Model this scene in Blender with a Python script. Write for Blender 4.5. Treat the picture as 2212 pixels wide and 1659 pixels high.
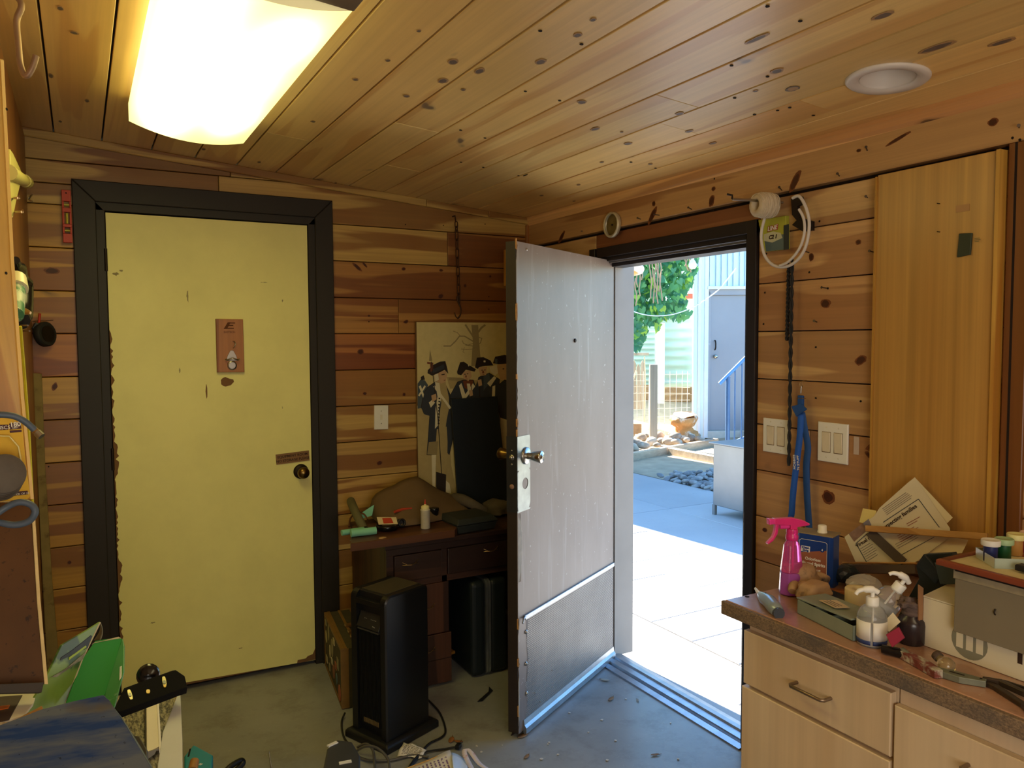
import bpy, bmesh, math, random
from mathutils import Vector, Matrix
for o in list(bpy.data.objects): bpy.data.objects.remove(o)
S = bpy.context.scene
COL = S.collection
random.seed(7)
# ------------------------------------------------------------------ camera
W, H, F = 2212, 1659, 1673.5
YAW, PITCH, ROLL = 0.509, 0.0553, -0.0052
CAM = Vector((-2.0952, -3.5509, 1.5041))
_r = Vector((math.cos(YAW), -math.sin(YAW), 0))
FWD = Vector((math.sin(YAW)*math.cos(PITCH), math.cos(YAW)*math.cos(PITCH), -math.sin(PITCH)))
_u = _r.cross(FWD)
RIGHT = _r*math.cos(ROLL) + _u*math.sin(ROLL)
UP = -_r*math.sin(ROLL) + _u*math.cos(ROLL)
cd = bpy.data.cameras.new('camera'); cam = bpy.data.objects.new('camera', cd); COL.objects.link(cam)
cd.sensor_fit = 'HORIZONTAL'; cd.sensor_width = 36; cd.lens = F*36/W; cd.clip_start = 0.02; cd.clip_end = 200
cam.matrix_world = Matrix(((RIGHT.x, UP.x, -FWD.x, CAM.x), (RIGHT.y, UP.y, -FWD.y, CAM.y), (RIGHT.z, UP.z, -FWD.z, CAM.z), (0, 0, 0, 1)))
S.camera = cam
# ------------------------------------------------------------------ world, sun, exposure
S.view_settings.view_transform = 'Standard'
S.view_settings.look = 'None'
S.view_settings.gamma = 1
S.view_settings.use_curve_mapping = False
S.view_settings.exposure = 0.0
SUN_DIR = Vector((-0.078, 1.0, 0.85)).normalized()      # towards the sun
w = bpy.data.worlds.new('sky'); S.world = w; w.use_nodes = True
nt = w.node_tree; nt.nodes.clear()
sky = nt.nodes.new('ShaderNodeTexSky'); sky.sky_type = 'NISHITA'; sky.sun_disc = False
sky.sun_elevation = math.asin(SUN_DIR.z); sky.sun_rotation = math.atan2(SUN_DIR.x, SUN_DIR.y)
sky.air_density = 1.0; sky.dust_density = 0.6
bg = nt.nodes.new('ShaderNodeBackground'); bg.inputs[1].default_value = 0.66
wo = nt.nodes.new('ShaderNodeOutputWorld')
tnt = nt.nodes.new('ShaderNodeMix'); tnt.data_type = 'RGBA'; tnt.blend_type = 'MULTIPLY'; tnt.inputs[0].default_value = 1
tnt.inputs[7].default_value = (.64, .95, 1.14, 1)
nt.links.new(sky.outputs[0], tnt.inputs[6]); nt.links.new(tnt.outputs[2], bg.inputs[0]); nt.links.new(bg.outputs[0], wo.inputs[0])
sl = bpy.data.lights.new('sun', 'SUN'); sl.energy = 36.0; sl.angle = 0.009; sl.color = (1, .90, .74)
so = bpy.data.objects.new('sun', sl); COL.objects.link(so)
so.rotation_euler = SUN_DIR.to_track_quat('Z', 'Y').to_euler(); so.location = (0, -20, 20)
al = bpy.data.lights.new('added_daylight', 'AREA'); al.shape = 'RECTANGLE'; al.size = 1.5; al.size_y = 1.1; al.energy = 34; al.color = (1, .95, .84)  # unseen soft area light added to brighten ceiling and bench
ao = bpy.data.objects.new('added_daylight', al); COL.objects.link(ao); ao.location = (-1.75, -4.45, 1.25)
ao.rotation_euler = Vector((-.62, -1, -.22)).to_track_quat('Z', 'Y').to_euler()

# ------------------------------------------------------------------ placement on real planes
def ray(px, py): return FWD + RIGHT*((px-W/2)/F) - UP*((py-H/2)/F)
def onX(px, py, X=0.0): d = ray(px, py); return CAM + d*((X-CAM.x)/d.x)
def onY(px, py, Y=0.0): d = ray(px, py); return CAM + d*((Y-CAM.y)/d.y)
def onZ(px, py, Z=0.0): d = ray(px, py); return CAM + d*((Z-CAM.z)/d.z)
def dep(px, py, D): return CAM + ray(px, py)*D
def ceilz(x): return 2.145 - 0.083*x

# ------------------------------------------------------------------ object helpers
def tag(o, label=None, cat=None, group=None, kind=None):
    if label: o['label'] = label
    if cat: o['category'] = cat
    if group: o['group'] = group
    if kind: o['kind'] = kind
    return o
def thing(name, loc, label, cat, group=None, kind=None):
    o = bpy.data.objects.new(name, None); COL.objects.link(o)
    o.empty_display_size = .05
    o.location = Vector(loc)
    return tag(o, label, cat, group, kind)
def par(o, parent):
    if parent is not None:
        m = Matrix.Identity(4); q = parent; chain = []
        while q is not None: chain.append(q); q = q.parent
        for c in reversed(chain):
            m = m @ (c.matrix_parent_inverse if c.parent else Matrix.Identity(4)) @ c.matrix_basis
        o.parent = parent; o.matrix_parent_inverse = m.inverted()
    return o
def copy_tree(o, parent=None, first=True):
    c = o.copy(); COL.objects.link(c)
    if parent is not None: c.parent = parent
    for ch in o.children: copy_tree(ch, c)
    return c

class M:
    def __init__(s): s.v = []; s.f = []; s.m = []; s.mi = 0; s.sm = []
    def mat(s, i): s.mi = i; return s
    def add(s, vs, fs, smooth=False):
        b = len(s.v); s.v += [Vector(v) for v in vs]
        for f in fs: s.f.append([b+i for i in f]); s.m.append(s.mi); s.sm.append(smooth)
        return s
    def box(s, x0, x1, y0, y1, z0, z1):
        vs = [(x, y, z) for x in (x0, x1) for y in (y0, y1) for z in (z0, z1)]
        return s.add(vs, [(0, 1, 3, 2), (4, 6, 7, 5), (0, 4, 5, 1), (2, 3, 7, 6), (0, 2, 6, 4), (1, 5, 7, 3)])
    def obox(s, c, size, R):                     # oriented box, R 3x3 (columns are axes) 
        c = Vector(c); vs = []
        for x in (-.5, .5):
            for y in (-.5, .5):
                for z in (-.5, .5): vs.append(c + R @ Vector((x*size[0], y*size[1], z*size[2])))
        return s.add(vs, [(0, 1, 3, 2), (4, 6, 7, 5), (0, 4, 5, 1), (2, 3, 7, 6), (0, 2, 6, 4), (1, 5, 7, 3)])
    def prism(s, pts, o, u, v, n, d0, d1, inset=0.0):   # polygon (a,b) in plane u,v, extruded along n from d0 to d1 (front=d1)
        o, u, v, n = Vector(o), Vector(u), Vector(v), Vector(n)
        k = len(pts)
        area = sum(pts[i][0]*pts[(i+1) % k][1]-pts[(i+1) % k][0]*pts[i][1] for i in range(k))
        if area < 0: pts = pts[::-1]
        P = lambda a, b, d: o + u*a + v*b + n*d
        if inset > 0:
            ins = inset_poly(pts, inset)
            vs = [P(a, b, d0) for a, b in pts] + [P(a, b, d1-inset*.8) for a, b in pts] + [P(a, b, d1) for a, b in ins]
            fs = [list(range(k))[::-1], [2*k+i for i in range(k)]]
            for i in range(k):
                j = (i+1) % k
                fs.append((i, j, k+j, k+i)); fs.append((k+i, k+j, 2*k+j, 2*k+i))
        else:
            vs = [P(a, b, d0) for a, b in pts] + [P(a, b, d1) for a, b in pts]
            fs = [list(range(k))[::-1], [k+i for i in range(k)]]
            for i in range(k): j = (i+1) % k; fs.append((i, j, k+j, k+i))
        return s.add(vs, fs)
    def tube(s, pts, r, n=8, closed=False, caps=True):
        pts = [Vector(p) for p in pts]; k = len(pts)
        rs = r if isinstance(r, (list, tuple)) else [r]*k
        vs = []; fs = []
        t0 = (pts[1]-pts[0]).normalized()
        a = t0.orthogonal().normalized()
        for i, p in enumerate(pts):
            if closed: t = (pts[(i+1) % k]-pts[i-1])
            else: t = pts[min(i+1, k-1)]-pts[max(i-1, 0)]
            t = t.normalized() if t.length > 1e-9 else t0
            a = (a - t*a.dot(t)); a = a.normalized() if a.length > 1e-6 else t.orthogonal().normalized()
            b = t.cross(a)
            for j in range(n):
                an = 2*math.pi*j/n; vs.append(p + (a*math.cos(an)+b*math.sin(an))*rs[i])
        seg = k if closed else k-1
        for i in range(seg):
            for j in range(n):
                i2 = (i+1) % k; j2 = (j+1) % n
                fs.append((i*n+j, i*n+j2, i2*n+j2, i2*n+j))
        s.add(vs, fs, True)
        if caps and not closed:
            s.add(vs[:n], [list(range(n))[::-1]]); s.add(vs[-n:], [list(range(n))])
        return s
    def lathe(s, prof, c, n=24, R=None, caps=True, sx=1, sy=1):   # profile (r,z) from bottom to top
        c = Vector(c); R = R or Matrix.Identity(3); vs = []; fs = []
        for r_, z_ in prof:
            for j in range(n):
                a = 2*math.pi*j/n; vs.append(c + R @ Vector((r_*sx*math.cos(a), r_*sy*math.sin(a), z_)))
        for i in range(len(prof)-1):
            for j in range(n):
                j2 = (j+1) % n; fs.append((i*n+j, i*n+j2, (i+1)*n+j2, (i+1)*n+j))
        s.add(vs, fs, True)
        if caps:
            if prof[0][0] > 1e-5: s.add(vs[:n], [list(range(n))[::-1]])
            if prof[-1][0] > 1e-5: s.add(vs[-n:], [list(range(n))])
        return s
    def grid(s, fn, nu, nv, smooth=True, thick=0):
        vs = [Vector(fn(i/nu, j/nv)) for i in range(nu+1) for j in range(nv+1)]
        fs = [(i*(nv+1)+j, (i+1)*(nv+1)+j, (i+1)*(nv+1)+j+1, i*(nv+1)+j+1) for i in range(nu) for j in range(nv)]
        return s.add(vs, fs, smooth)
    def build(s, name, mats, parent=None, bevel=0, solid=0, color=None, sub=0, kind=None, seg=2):
        me = bpy.data.meshes.new(name); me.from_pydata([tuple(v) for v in s.v], [], s.f)
        if not isinstance(mats, (list, tuple)): mats = [mats]
        for m_ in mats: me.materials.append(m_)
        me.polygons.foreach_set('material_index', s.m); me.polygons.foreach_set('use_smooth', s.sm)
        me.update()
        o = bpy.data.objects.new(name, me); COL.objects.link(o); par(o, parent)
        if color: o.color = (*color, 1)
        if solid: md = o.modifiers.new('solid', 'SOLIDIFY'); md.thickness = solid; md.offset = 0
        if bevel:
            md = o.modifiers.new('bevel', 'BEVEL'); md.width = bevel; md.segments = seg; md.limit_method = 'ANGLE'; md.angle_limit = .6
        if sub: md = o.modifiers.new('sub', 'SUBSURF'); md.levels = sub; md.render_levels = sub
        if kind: o['kind'] = kind
        return o
def inset_poly(pts, d):
    k = len(pts); out = []
    for i in range(k):
        p0, p1, p2 = Vector(pts[i-1]), Vector(pts[i]), Vector(pts[(i+1) % k])
        e1 = (p1-p0).normalized(); e2 = (p2-p1).normalized()
        n1 = Vector((-e1.y, e1.x)); n2 = Vector((-e2.y, e2.x))
        den = 1+n1.dot(n2); b = (n1+n2)/max(den, .2)
        out.append((p1.x+b.x*d, p1.y+b.y*d))
    return out
def rot(ax, ang): return Matrix.Rotation(ang, 3, ax)
def clip_poly(pts, a, b, c):          # keep a*x+b*y<=c
    out = []
    for i in range(len(pts)):
        p, q = pts[i], pts[(i+1) % len(pts)]
        fp, fq = a*p[0]+b*p[1]-c, a*q[0]+b*q[1]-c
        if fp <= 0: out.append(p)
        if (fp < 0 < fq) or (fq < 0 < fp):
            t = fp/(fp-fq); out.append((p[0]+(q[0]-p[0])*t, p[1]+(q[1]-p[1])*t))
    return out

def text(body, size, origin, u, v, mat, parent, name='lettering', align='CENTER', ext=0.0003, bold=0.0, shear=0, spacing=1.0, sx=1.0):
    c = bpy.data.curves.new(name, 'FONT'); c.body = body; c.size = size; c.align_x = align; c.align_y = 'CENTER'
    c.extrude = ext; c.offset = bold; c.shear = shear; c.space_character = spacing; c.resolution_u = 3
    c.materials.append(mat)
    tmp = bpy.data.objects.new(name, c); me = bpy.data.meshes.new_from_object(tmp); bpy.data.objects.remove(tmp)
    o = bpy.data.objects.new(name, me); COL.objects.link(o)
    u = Vector(u).normalized(); v = Vector(v).normalized(); n = u.cross(v); og = Vector(origin)
    o.matrix_world = Matrix(((u.x*sx, v.x, n.x, og.x), (u.y*sx, v.y, n.y, og.y), (u.z*sx, v.z, n.z, og.z), (0, 0, 0, 1)))
    mb = o.matrix_world.copy()
    par(o, parent); o.matrix_basis = mb
    return o

# ------------------------------------------------------------------ materials
def C(r, g, b):
    f = lambda x: (x/255/12.92) if x/255 <= .04045 else ((x/255+.055)/1.055)**2.4
    return (f(r), f(g), f(b), 1)
def newmat(name):
    m = bpy.data.materials.new(name); m.use_nodes = True; t = m.node_tree
    b = t.nodes['Principled BSDF']; return m, t, b
def N(t, typ, **kw):
    n = t.nodes.new(typ)
    for k, v in kw.items(): setattr(n, k, v)
    return n
def mixc(t, fac, a, b, blend='MIX'):
    n = t.nodes.new('ShaderNodeMix'); n.data_type = 'RGBA'; n.blend_type = blend
    for sock, val in ((n.inputs[0], fac), (n.inputs[6], a), (n.inputs[7], b)):
        if hasattr(val, 'links'): t.links.new(val, sock)
        else: sock.default_value = val
    return n.outputs[2]
def ramp(t, inp, stops, interp='LINEAR'):
    n = t.nodes.new('ShaderNodeValToRGB'); n.color_ramp.interpolation = interp
    el = n.color_ramp.elements
    while len(el) > 1: el.remove(el[0])
    el[0].position = stops[0][0]; el[0].color = (stops[0][1],)*3+(1,)
    for p_, v_ in stops[1:]:
        e = el.new(p_); e.color = (v_,)*3+(1,)
    t.links.new(inp, n.inputs[0]); return n.outputs[0]
def noise(t, vec, scale, detail=3, rough=.55, dist=0):
    n = t.nodes.new('ShaderNodeTexNoise'); n.inputs['Scale'].default_value = scale; n.inputs['Detail'].default_value = detail
    n.inputs['Roughness'].default_value = rough; n.inputs['Distortion'].default_value = dist
    if vec is not None: t.links.new(vec, n.inputs['Vector'])
    return n.outputs['Fac']
def coords(t, scale=(1, 1, 1), rnd=True):
    tc = t.nodes.new('ShaderNodeTexCoord'); mp = t.nodes.new('ShaderNodeMapping')
    mp.inputs['Scale'].default_value = scale
    if rnd:
        oi = t.nodes.new('ShaderNodeObjectInfo'); mu = N(t, 'ShaderNodeMath', operation='MULTIPLY'); mu.inputs[1].default_value = 37.0
        t.links.new(oi.outputs['Random'], mu.inputs[0])
        ad = N(t, 'ShaderNodeVectorMath', operation='ADD'); t.links.new(tc.outputs['Object'], ad.inputs[0]); t.links.new(mu.outputs[0], ad.inputs[1])
        t.links.new(ad.outputs[0], mp.inputs['Vector'])
    else: t.links.new(tc.outputs['Object'], mp.inputs['Vector'])
    return mp.outputs[0]
def bump(t, b, h, strength=.2, dist=.002):
    n = t.nodes.new('ShaderNodeBump'); n.inputs['Strength'].default_value = strength; n.inputs['Distance'].default_value = dist
    t.links.new(h, n.inputs['Height']); t.links.new(n.outputs[0], b.inputs['Normal'])
def plain(name, col, rough=.6, metal=0, var=.12, vs=14, bumps=0, spec=.5, trans=0, ior=1.45, alpha=1, col2=None, thr=None, emis=None, es=0, coat=0):
    m, t, b = newmat(name)
    v = coords(t)
    n = noise(t, v, vs, 4)
    dark = tuple(c*(1-var*1.6) for c in col[:3])+(1,); lite = tuple(min(1, c*(1+var)) for c in col[:3])+(1,)
    out = mixc(t, n, dark, lite)
    if col2:
        th = thr or (.5, .6)
        n2 = noise(t, v, vs*.6, 5, .65)
        out = mixc(t, ramp(t, n2, [(th[0], 0), (th[1], 1)]), out, col2)
    t.links.new(out, b.inputs['Base Color'])
    b.inputs['Roughness'].default_value = rough; b.inputs['Metallic'].default_value = metal
    b.inputs['Specular IOR Level'].default_value = spec
    b.inputs['Transmission Weight'].default_value = trans; b.inputs['IOR'].default_value = ior
    b.inputs['Alpha'].default_value = alpha; b.inputs['Coat Weight'].default_value = coat
    if bumps: bump(t, b, noise(t, v, vs*4, 4), bumps)
    if es: b.inputs['Emission Color'].default_value = emis; b.inputs['Emission Strength'].default_value = es
    return m
def wood(name, light, heart, axis='X', across='Z', knot=(.05, .025, .01, 1), tone=.5, knots=.5, rough=.45, objcol=True, heartband=True, scale=1.0, fine=.35, coat=.15, kcol=None):
    m, t, b = newmat(name)
    al, ac = .55*scale, 9.0*scale
    sc = [ac, ac, ac]; sc['XYZ'.index(axis)] = al
    v = coords(t, tuple(sc))
    # heartwood bands
    n1 = noise(t, v, 1.0, 2, .5, .6)
    h = ramp(t, n1, [(tone-.012, 0), (tone+.016, 1)]) if heartband else ramp(t, n1, [(.3, 0), (.75, 1)])
    c = mixc(t, h, light, heart)
    # growth rings
    sc2 = [x*6 for x in sc]; sc2['XYZ'.index(axis)] = al*1.6
    v2 = coords(t, tuple(sc2))
    g = noise(t, v2, 1.0, 3, .6, .4)
    c = mixc(t, ramp(t, g, [(.35, 0), (.7, fine)]), c, tuple(x*.45 for x in heart[:3])+(1,))
    # broad stain
    v3 = coords(t, (1.5, 1.5, 1.5))
    c = mixc(t, ramp(t, noise(t, v3, 1.3, 4), [(.35, 0), (.8, .45)]), c, tuple(x*.62 for x in light[:3])+(1,))
    # knots
    if knots > 0:
        sck = [5.2, 5.2, 5.2]; sck['XYZ'.index(axis)] = 2.4
        vk = coords(t, tuple(sck))
        dn = t.nodes.new('ShaderNodeTexNoise'); dn.inputs['Scale'].default_value = 1.7; t.links.new(vk, dn.inputs['Vector'])
        av = N(t, 'ShaderNodeVectorMath', operation='ADD'); t.links.new(vk, av.inputs[0]); t.links.new(dn.outputs['Color'], av.inputs[1])
        vo = t.nodes.new('ShaderNodeTexVoronoi'); vo.inputs['Scale'].default_value = 1.0; t.links.new(av.outputs[0], vo.inputs['Vector'])
        sel = ramp(t, vo.outputs['Color'], [(knots-.02, 1), (knots, 0)])
        k = ramp(t, vo.outputs['Distance'], [(.05, .9), (.085, .75), (.10, .35), (.16, 0)])
        mm = N(t, 'ShaderNodeMath', operation='MULTIPLY'); t.links.new(sel, mm.inputs[0]); t.links.new(k, mm.inputs[1])
        c = mixc(t, mm.outputs[0], c, kcol or knot)
    if objcol:
        oi = t.nodes.new('ShaderNodeObjectInfo'); c = mixc(t, 1.0, c, oi.outputs['Color'], 'MULTIPLY')
    t.links.new(c, b.inputs['Base Color'])
    b.inputs['Roughness'].default_value = rough; b.inputs['Coat Weight'].default_value = coat; b.inputs['Coat Roughness'].default_value = .35
    bump(t, b, g, .15, .001)
    return m
pine_l, pine_h = C(196, 132, 66), C(140, 66, 30)
w_back = wood('pine_back_wall', C(204, 168, 96), C(146, 98, 44), 'X', tone=.50, knots=.3)
w_right = wood('pine_right_wall', C(216, 178, 124), C(176, 132, 88), 'Y', tone=.50, knots=.3)
w_ceil = wood('pine_ceiling', C(238, 202, 130), C(220, 174, 106), 'Y', tone=.56, knots=.35, fine=.25, kcol=C(92, 84, 78), rough=.35, coat=.3)
w_vert = wood('pine_vertical', C(190, 130, 62), C(150, 92, 40), 'Z', tone=.58, knots=.12, heartband=False)
w_bright = wood('pine_fresh', C(226, 178, 84), C(196, 136, 52), 'Z', tone=.55, knots=.06)
w_ply = wood('plywood', C(206, 160, 84), C(180, 130, 62), 'Z', tone=.5, knots=0, fine=.5, rough=.3, coat=.4, heartband=False, scale=.8)
w_door = wood('birch_veneer', C(226, 202, 168), C(210, 178, 138), 'Z', knots=0, fine=.22, heartband=False, scale=.6)
w_desk = wood('old_dark_wood', C(70, 42, 30), C(44, 24, 18), 'X', knots=0, fine=.5, rough=.5)
w_deskv = wood('old_dark_wood_v', C(84, 50, 34), C(50, 27, 20), 'Z', knots=0, fine=.5, rough=.5)
w_slab = wood('desk_top_wood', C(96, 58, 34), C(64, 34, 20), 'X', knots=0, rough=.45)
m_dark = plain('gap_dark', C(28, 16, 9), .9)
m_frame = plain('dark_green_brown_paint', C(37, 32, 25), .55, var=.1, vs=6)
m_frame2 = plain('black_brown_paint', C(34, 30, 32), .4, var=.15, vs=8)
# ================================================================== SETTING: floor, walls, ceiling
def floor_mat():
    m, t, b = newmat('stained_concrete'); v = coords(t, rnd=False)
    c = mixc(t, ramp(t, noise(t, v, 1.6, 5, .6), [(.35, 0), (.7, 1)]), C(132, 134, 132), C(158, 160, 158))
    c = mixc(t, ramp(t, noise(t, v, 7, 6, .7), [(.5, 0), (.75, .5)]), c, C(78, 66, 52))
    c = mixc(t, ramp(t, noise(t, v, 60, 3, .7), [(.62, 0), (.72, .6)]), c, C(165, 160, 150))
    t.links.new(c, b.inputs['Base Color']); b.inputs['Roughness'].default_value = .34
    bump(t, b, noise(t, v, 40, 5), .18, .002); return m
m_floor = floor_mat()
o = M().box(-2.6, 0.10, -4.6, .12, -.12, 0).build('floor', m_floor); tag(o, 'worn grey brown concrete floor of the workshop', 'floor', kind='structure')

SEED = random.Random(3)
def tint(a=.72, b=1.12, warm=.06):
    k = SEED.uniform(a, b); wv = SEED.uniform(-warm, warm); return (min(1.6, k*(1+wv)), k, k*(1-wv))
# ---- back wall
wb = M().prism([(-2.4, 0), (-2.03, 0), (-2.03, 2.08), (-1.13, 2.08), (-1.13, 0), (.1, 0), (.1, 2.12), (-2.4, 2.34)], (0, .02, 0), (1, 0, 0), (0, 0, 1), (0, -1, 0), -.1, 0)
wall_back = wb.build('wall_back', m_dark); tag(wall_back, 'horizontal pine plank wall with the pale panel door', 'wall', kind='structure')
rows = [2.39, 2.219, 2.048, 1.88, 1.711, 1.543, 1.372, 1.202, 1.031, .862, .690, .521, .352, .182, .012]
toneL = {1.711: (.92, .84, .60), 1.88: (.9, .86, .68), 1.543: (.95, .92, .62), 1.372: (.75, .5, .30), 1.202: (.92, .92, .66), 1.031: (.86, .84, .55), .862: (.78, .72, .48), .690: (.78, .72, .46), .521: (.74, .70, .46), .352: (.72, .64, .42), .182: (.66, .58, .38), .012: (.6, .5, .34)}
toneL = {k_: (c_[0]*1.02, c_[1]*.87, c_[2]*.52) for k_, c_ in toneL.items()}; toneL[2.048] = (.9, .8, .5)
toneR = {2.048: (1, 1, .9), 1.88: (1.0, .98, .95), 1.711: (.72, .52, .4), 1.543: (.78, .58, .45), 1.372: (.72, .42, .34), 1.202: (1.0, .95, .85), 1.031: (1.0, 1.0, .95), .862: (.85, .8, .75), .690: (.95, .9, .85)}
joints = {1.88: [-.477], 1.202: [], 1.543: [-.74], .862: [-.6], 2.048: [-1.55]}
gap = .0018
def back_plank(x0, x1, z0, z1, col):
    pts = [(x0+gap*.6, z0+gap), (x1-gap*.6, z0+gap), (x1-gap*.6, z1-gap), (x0+gap*.6, z1-gap)]
    pts = clip_poly(pts, .083, 1, 2.145+.004)
    if len(pts) < 3 or max(p[1] for p in pts)-min(p[1] for p in pts) < .02: return
    M().prism(pts, (0, 0, 0), (1, 0, 0), (0, 0, 1), (0, -1, 0), -.019, SEED.uniform(0, .0012), inset=.0022).build('plank', w_back, wall_back, color=col)
for i in range(len(rows)-1):
    z1, z0 = rows[i], rows[i+1]
    if z0 >= 2.14:
        for a, b in ((-2.27, -1.5), (-1.5, 0)): back_plank(a, b, z0, z1, tint(.8, 1))
        continue
    if z1 > 2.14:
        segs = [(-2.27, -1.55), (-1.55, -.0)]
        for a, b in segs: back_plank(a, b, max(z0, 2.13) if b < -1.2 else z0, z1, (.95, .95, .88))
        back_plank(-2.27, -2.09, z0, 2.13, (.95, .95, .9)) if z0 < 2.12 else None
        continue
    back_plank(-2.27, -2.085, z0, z1, toneL.get(z0, tint(.85, 1.05)))
    js = [-1.075]+joints.get(z0, [])+[0.0]
    for a, b in zip(js, js[1:]):
        c = toneR.get(z0, tint(.85, 1.02))
        if z0 == 1.88: c = (1.05, 1.05, .95) if a < -.6 else (.72, .52, .42)
        back_plank(a, b, z0, z1, c)
# ---- right wall (x=0) with the doorway y -1.53..-.63, z 0..1.865
DY0, DY1, DH = -1.535, -.600, 1.88
wr = M().prism([(-4.6, 0), (DY0, 0), (DY0, DH), (DY1, DH), (DY1, 0), (.1, 0), (.1, 2.2), (-4.6, 2.2)], (.02, 0, 0), (0, 1, 0), (0, 0, 1), (-1, 0, 0), -.07, 0)
wall_right = wr.build('wall_right', m_dark); tag(wall_right, 'pine plank wall holding the open doorway and light switches', 'wall', kind='structure')
rowsR = [2.0, 1.868, 1.700, 1.533, 1.367, 1.206, 1.043, .878, .719, .552, .385, .218, .05]
toneRR = {1.868: (.95, .95, .9), 1.7: (1, .92, .85), 1.533: (.92, .8, .72), 1.367: (.98, .95, .9), 1.206: (1, .98, .92), 1.043: (.95, .85, .78), .878: (.9, .8, .75), .719: (.86, .75, .7)}
def right_plank(y0, y1, z0, z1, col):
    M().prism([(y0+gap, z0+gap), (y1-gap, z0+gap), (y1-gap, z1-gap), (y0+gap, z1-gap)], (0, 0, 0), (0, 1, 0), (0, 0, 1), (-1, 0, 0), -.019, SEED.uniform(0, .0012), inset=.0022).build('plank', w_right, wall_right, color=col)
for i in range(len(rowsR)-1):
    z1, z0 = rowsR[i], rowsR[i+1]; c = toneRR.get(z0, tint(.85, 1.0))
    z1 = z1-(.012 if i == 0 else 0)
    right_plank(-.60, -.0, z0, z1, c); 
    if z0 > DH-.02: pass
    js = [-3.3, -2.47, -2.05] + ([-1.81] if z0 in (1.043,) else []) + [DY0-.045]
    if i == 0: js[-1] = 0.0
    for a, b in zip(js, js[1:]):
        if i == 0 and b == 0.0:
            right_plank(a, -1.585, z0, z1, c); right_plank(-1.585, -.6, max(z0, 1.9), z1, (.5, .33, .28)); continue
        right_plank(a, b, z0, z1, c)
    right_plank(-4.6, -3.3, z0, z1, tint(.85, 1.0))
# beam and coving along the right wall
tag(M().prism([(-4.6, 2.0), (-.0, 2.0), (-.0, 2.112), (-4.6, 2.112)], (0, 0, 0), (0, 1, 0), (0, 0, 1), (-1, 0, 0), -.02, .016, inset=.003).build('trim_1', w_right, color=(.84, .76, .66)), 'wide knotty pine beam board above the doorway', 'beam', kind='structure')
mt = M()
prof = [(0, 2.10), (-.014, 2.104), (-.024, 2.118), (-.030, 2.136), (-.030, 2.152), (0, 2.152)]
vs = [(x, y, z) for y in (-4.6, 0) for x, z in prof]; k = len(prof)
mt.add(vs, [(i, (i+1) % k, k+(i+1) % k, k+i) for i in range(k)]+[list(range(k))[::-1], [k+i for i in range(k)]])
tag(mt.build('trim_2', w_right, color=(1.35, 1.25, 1.1)), 'rounded pine coving between the beam and ceiling', 'trim', kind='structure')  # tint raised above the wood tone to paint the glow on the coving
# trim strips along the back wall under the sloping ceiling (three lengths)
tb = thing('trim_3', (-1.1, 0, 2.2), 'flat pine trim strip under the sloping ceiling above the pale door', 'trim', kind='structure')
for a, b in ((-2.27, -.595), (-.595, -.255), (-.255, -.02)):
    pts = [(a+.001, ceilz(a)-.033), (b-.001, ceilz(b)-.033), (b-.001, ceilz(b)), (a+.001, ceilz(a))]
    M().prism(pts, (0, 0, 0), (1, 0, 0), (0, 0, 1), (0, -1, 0), -.004, .020, inset=.003).build('strip', w_back, tb, color=(.95, .95, .88))
tag(M().prism([(-.03, .02), (0, .02), (0, 2.11), (-.03, 2.11)], (0, 0, 0), (1, 0, 0), (0, 0, 1), (0, -1, 0), -.01, .018, inset=.003).build('trim_4', w_vert, color=(.9, .85, .8)), 'narrow vertical corner strip where the plank walls meet', 'trim', kind='structure')
# left wall and wall behind the camera
wl = M().box(-2.40, -2.275, -4.6, .1, 0, 2.45).build('wall_left', m_dark); tag(wl, 'left workshop wall covered with hung tools', 'wall', kind='structure')
for i in range(14):
    M().prism([(-4.6, .012+.17*i), (-.001, .012+.17*i), (-.001, .178+.17*i), (-4.6, .178+.17*i)], (-2.275, 0, 0), (0, 1, 0), (0, 0, 1), (1, 0, 0), -.004, .012, inset=.002).build('plank', w_right, wl, color=tint(.85, 1))
wf = M().box(-2.4, .1, -4.72, -4.6, 0, 2.45).build('wall_front', w_back); tag(wf, 'plank wall closing the workshop opposite the pale door', 'wall', kind='structure')
# ---- ceiling boards
cb = M()
for xa_, xb_, ya_, yb_ in ((-2.45, -.385, -4.72, .12), (-.170, .1, -4.72, .12), (-.385, -.170, -4.72, -2.370), (-.385, -.170, -2.154, .12)):
    cb.prism([(xa_, ceilz(xa_)+.016), (xb_, ceilz(xb_)+.016), (xb_, ceilz(xb_)+.09), (xa_, ceilz(xa_)+.09)], (0, ya_, 0), (1, 0, 0), (0, 0, 1), (0, 1, 0), 0, yb_-ya_)
cb.prism([(-.385, ceilz(-.385)+.080), (-.170, ceilz(-.170)+.080), (-.170, ceilz(-.170)+.09), (-.385, ceilz(-.385)+.09)], (0, -2.372, 0), (1, 0, 0), (0, 0, 1), (0, 1, 0), 0, .22)
ceiling = cb.build('ceiling', m_dark); tag(ceiling, 'sloping ceiling of knotty pine boards', 'ceiling', kind='structure')
xs = [0.03, -.152, -.317, -.483, -.648, -.814, -.980, -1.146, -1.312, -1.478, -1.644, -1.81, -1.99, -2.155, -2.40]
cj = {1: [-2.02], 2: [-1.62], 3: [-1.80], 5: [-.5], 6: [-1.05], 8: [-.62], 10: [-3.2], 4: [-3.0]}
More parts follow.
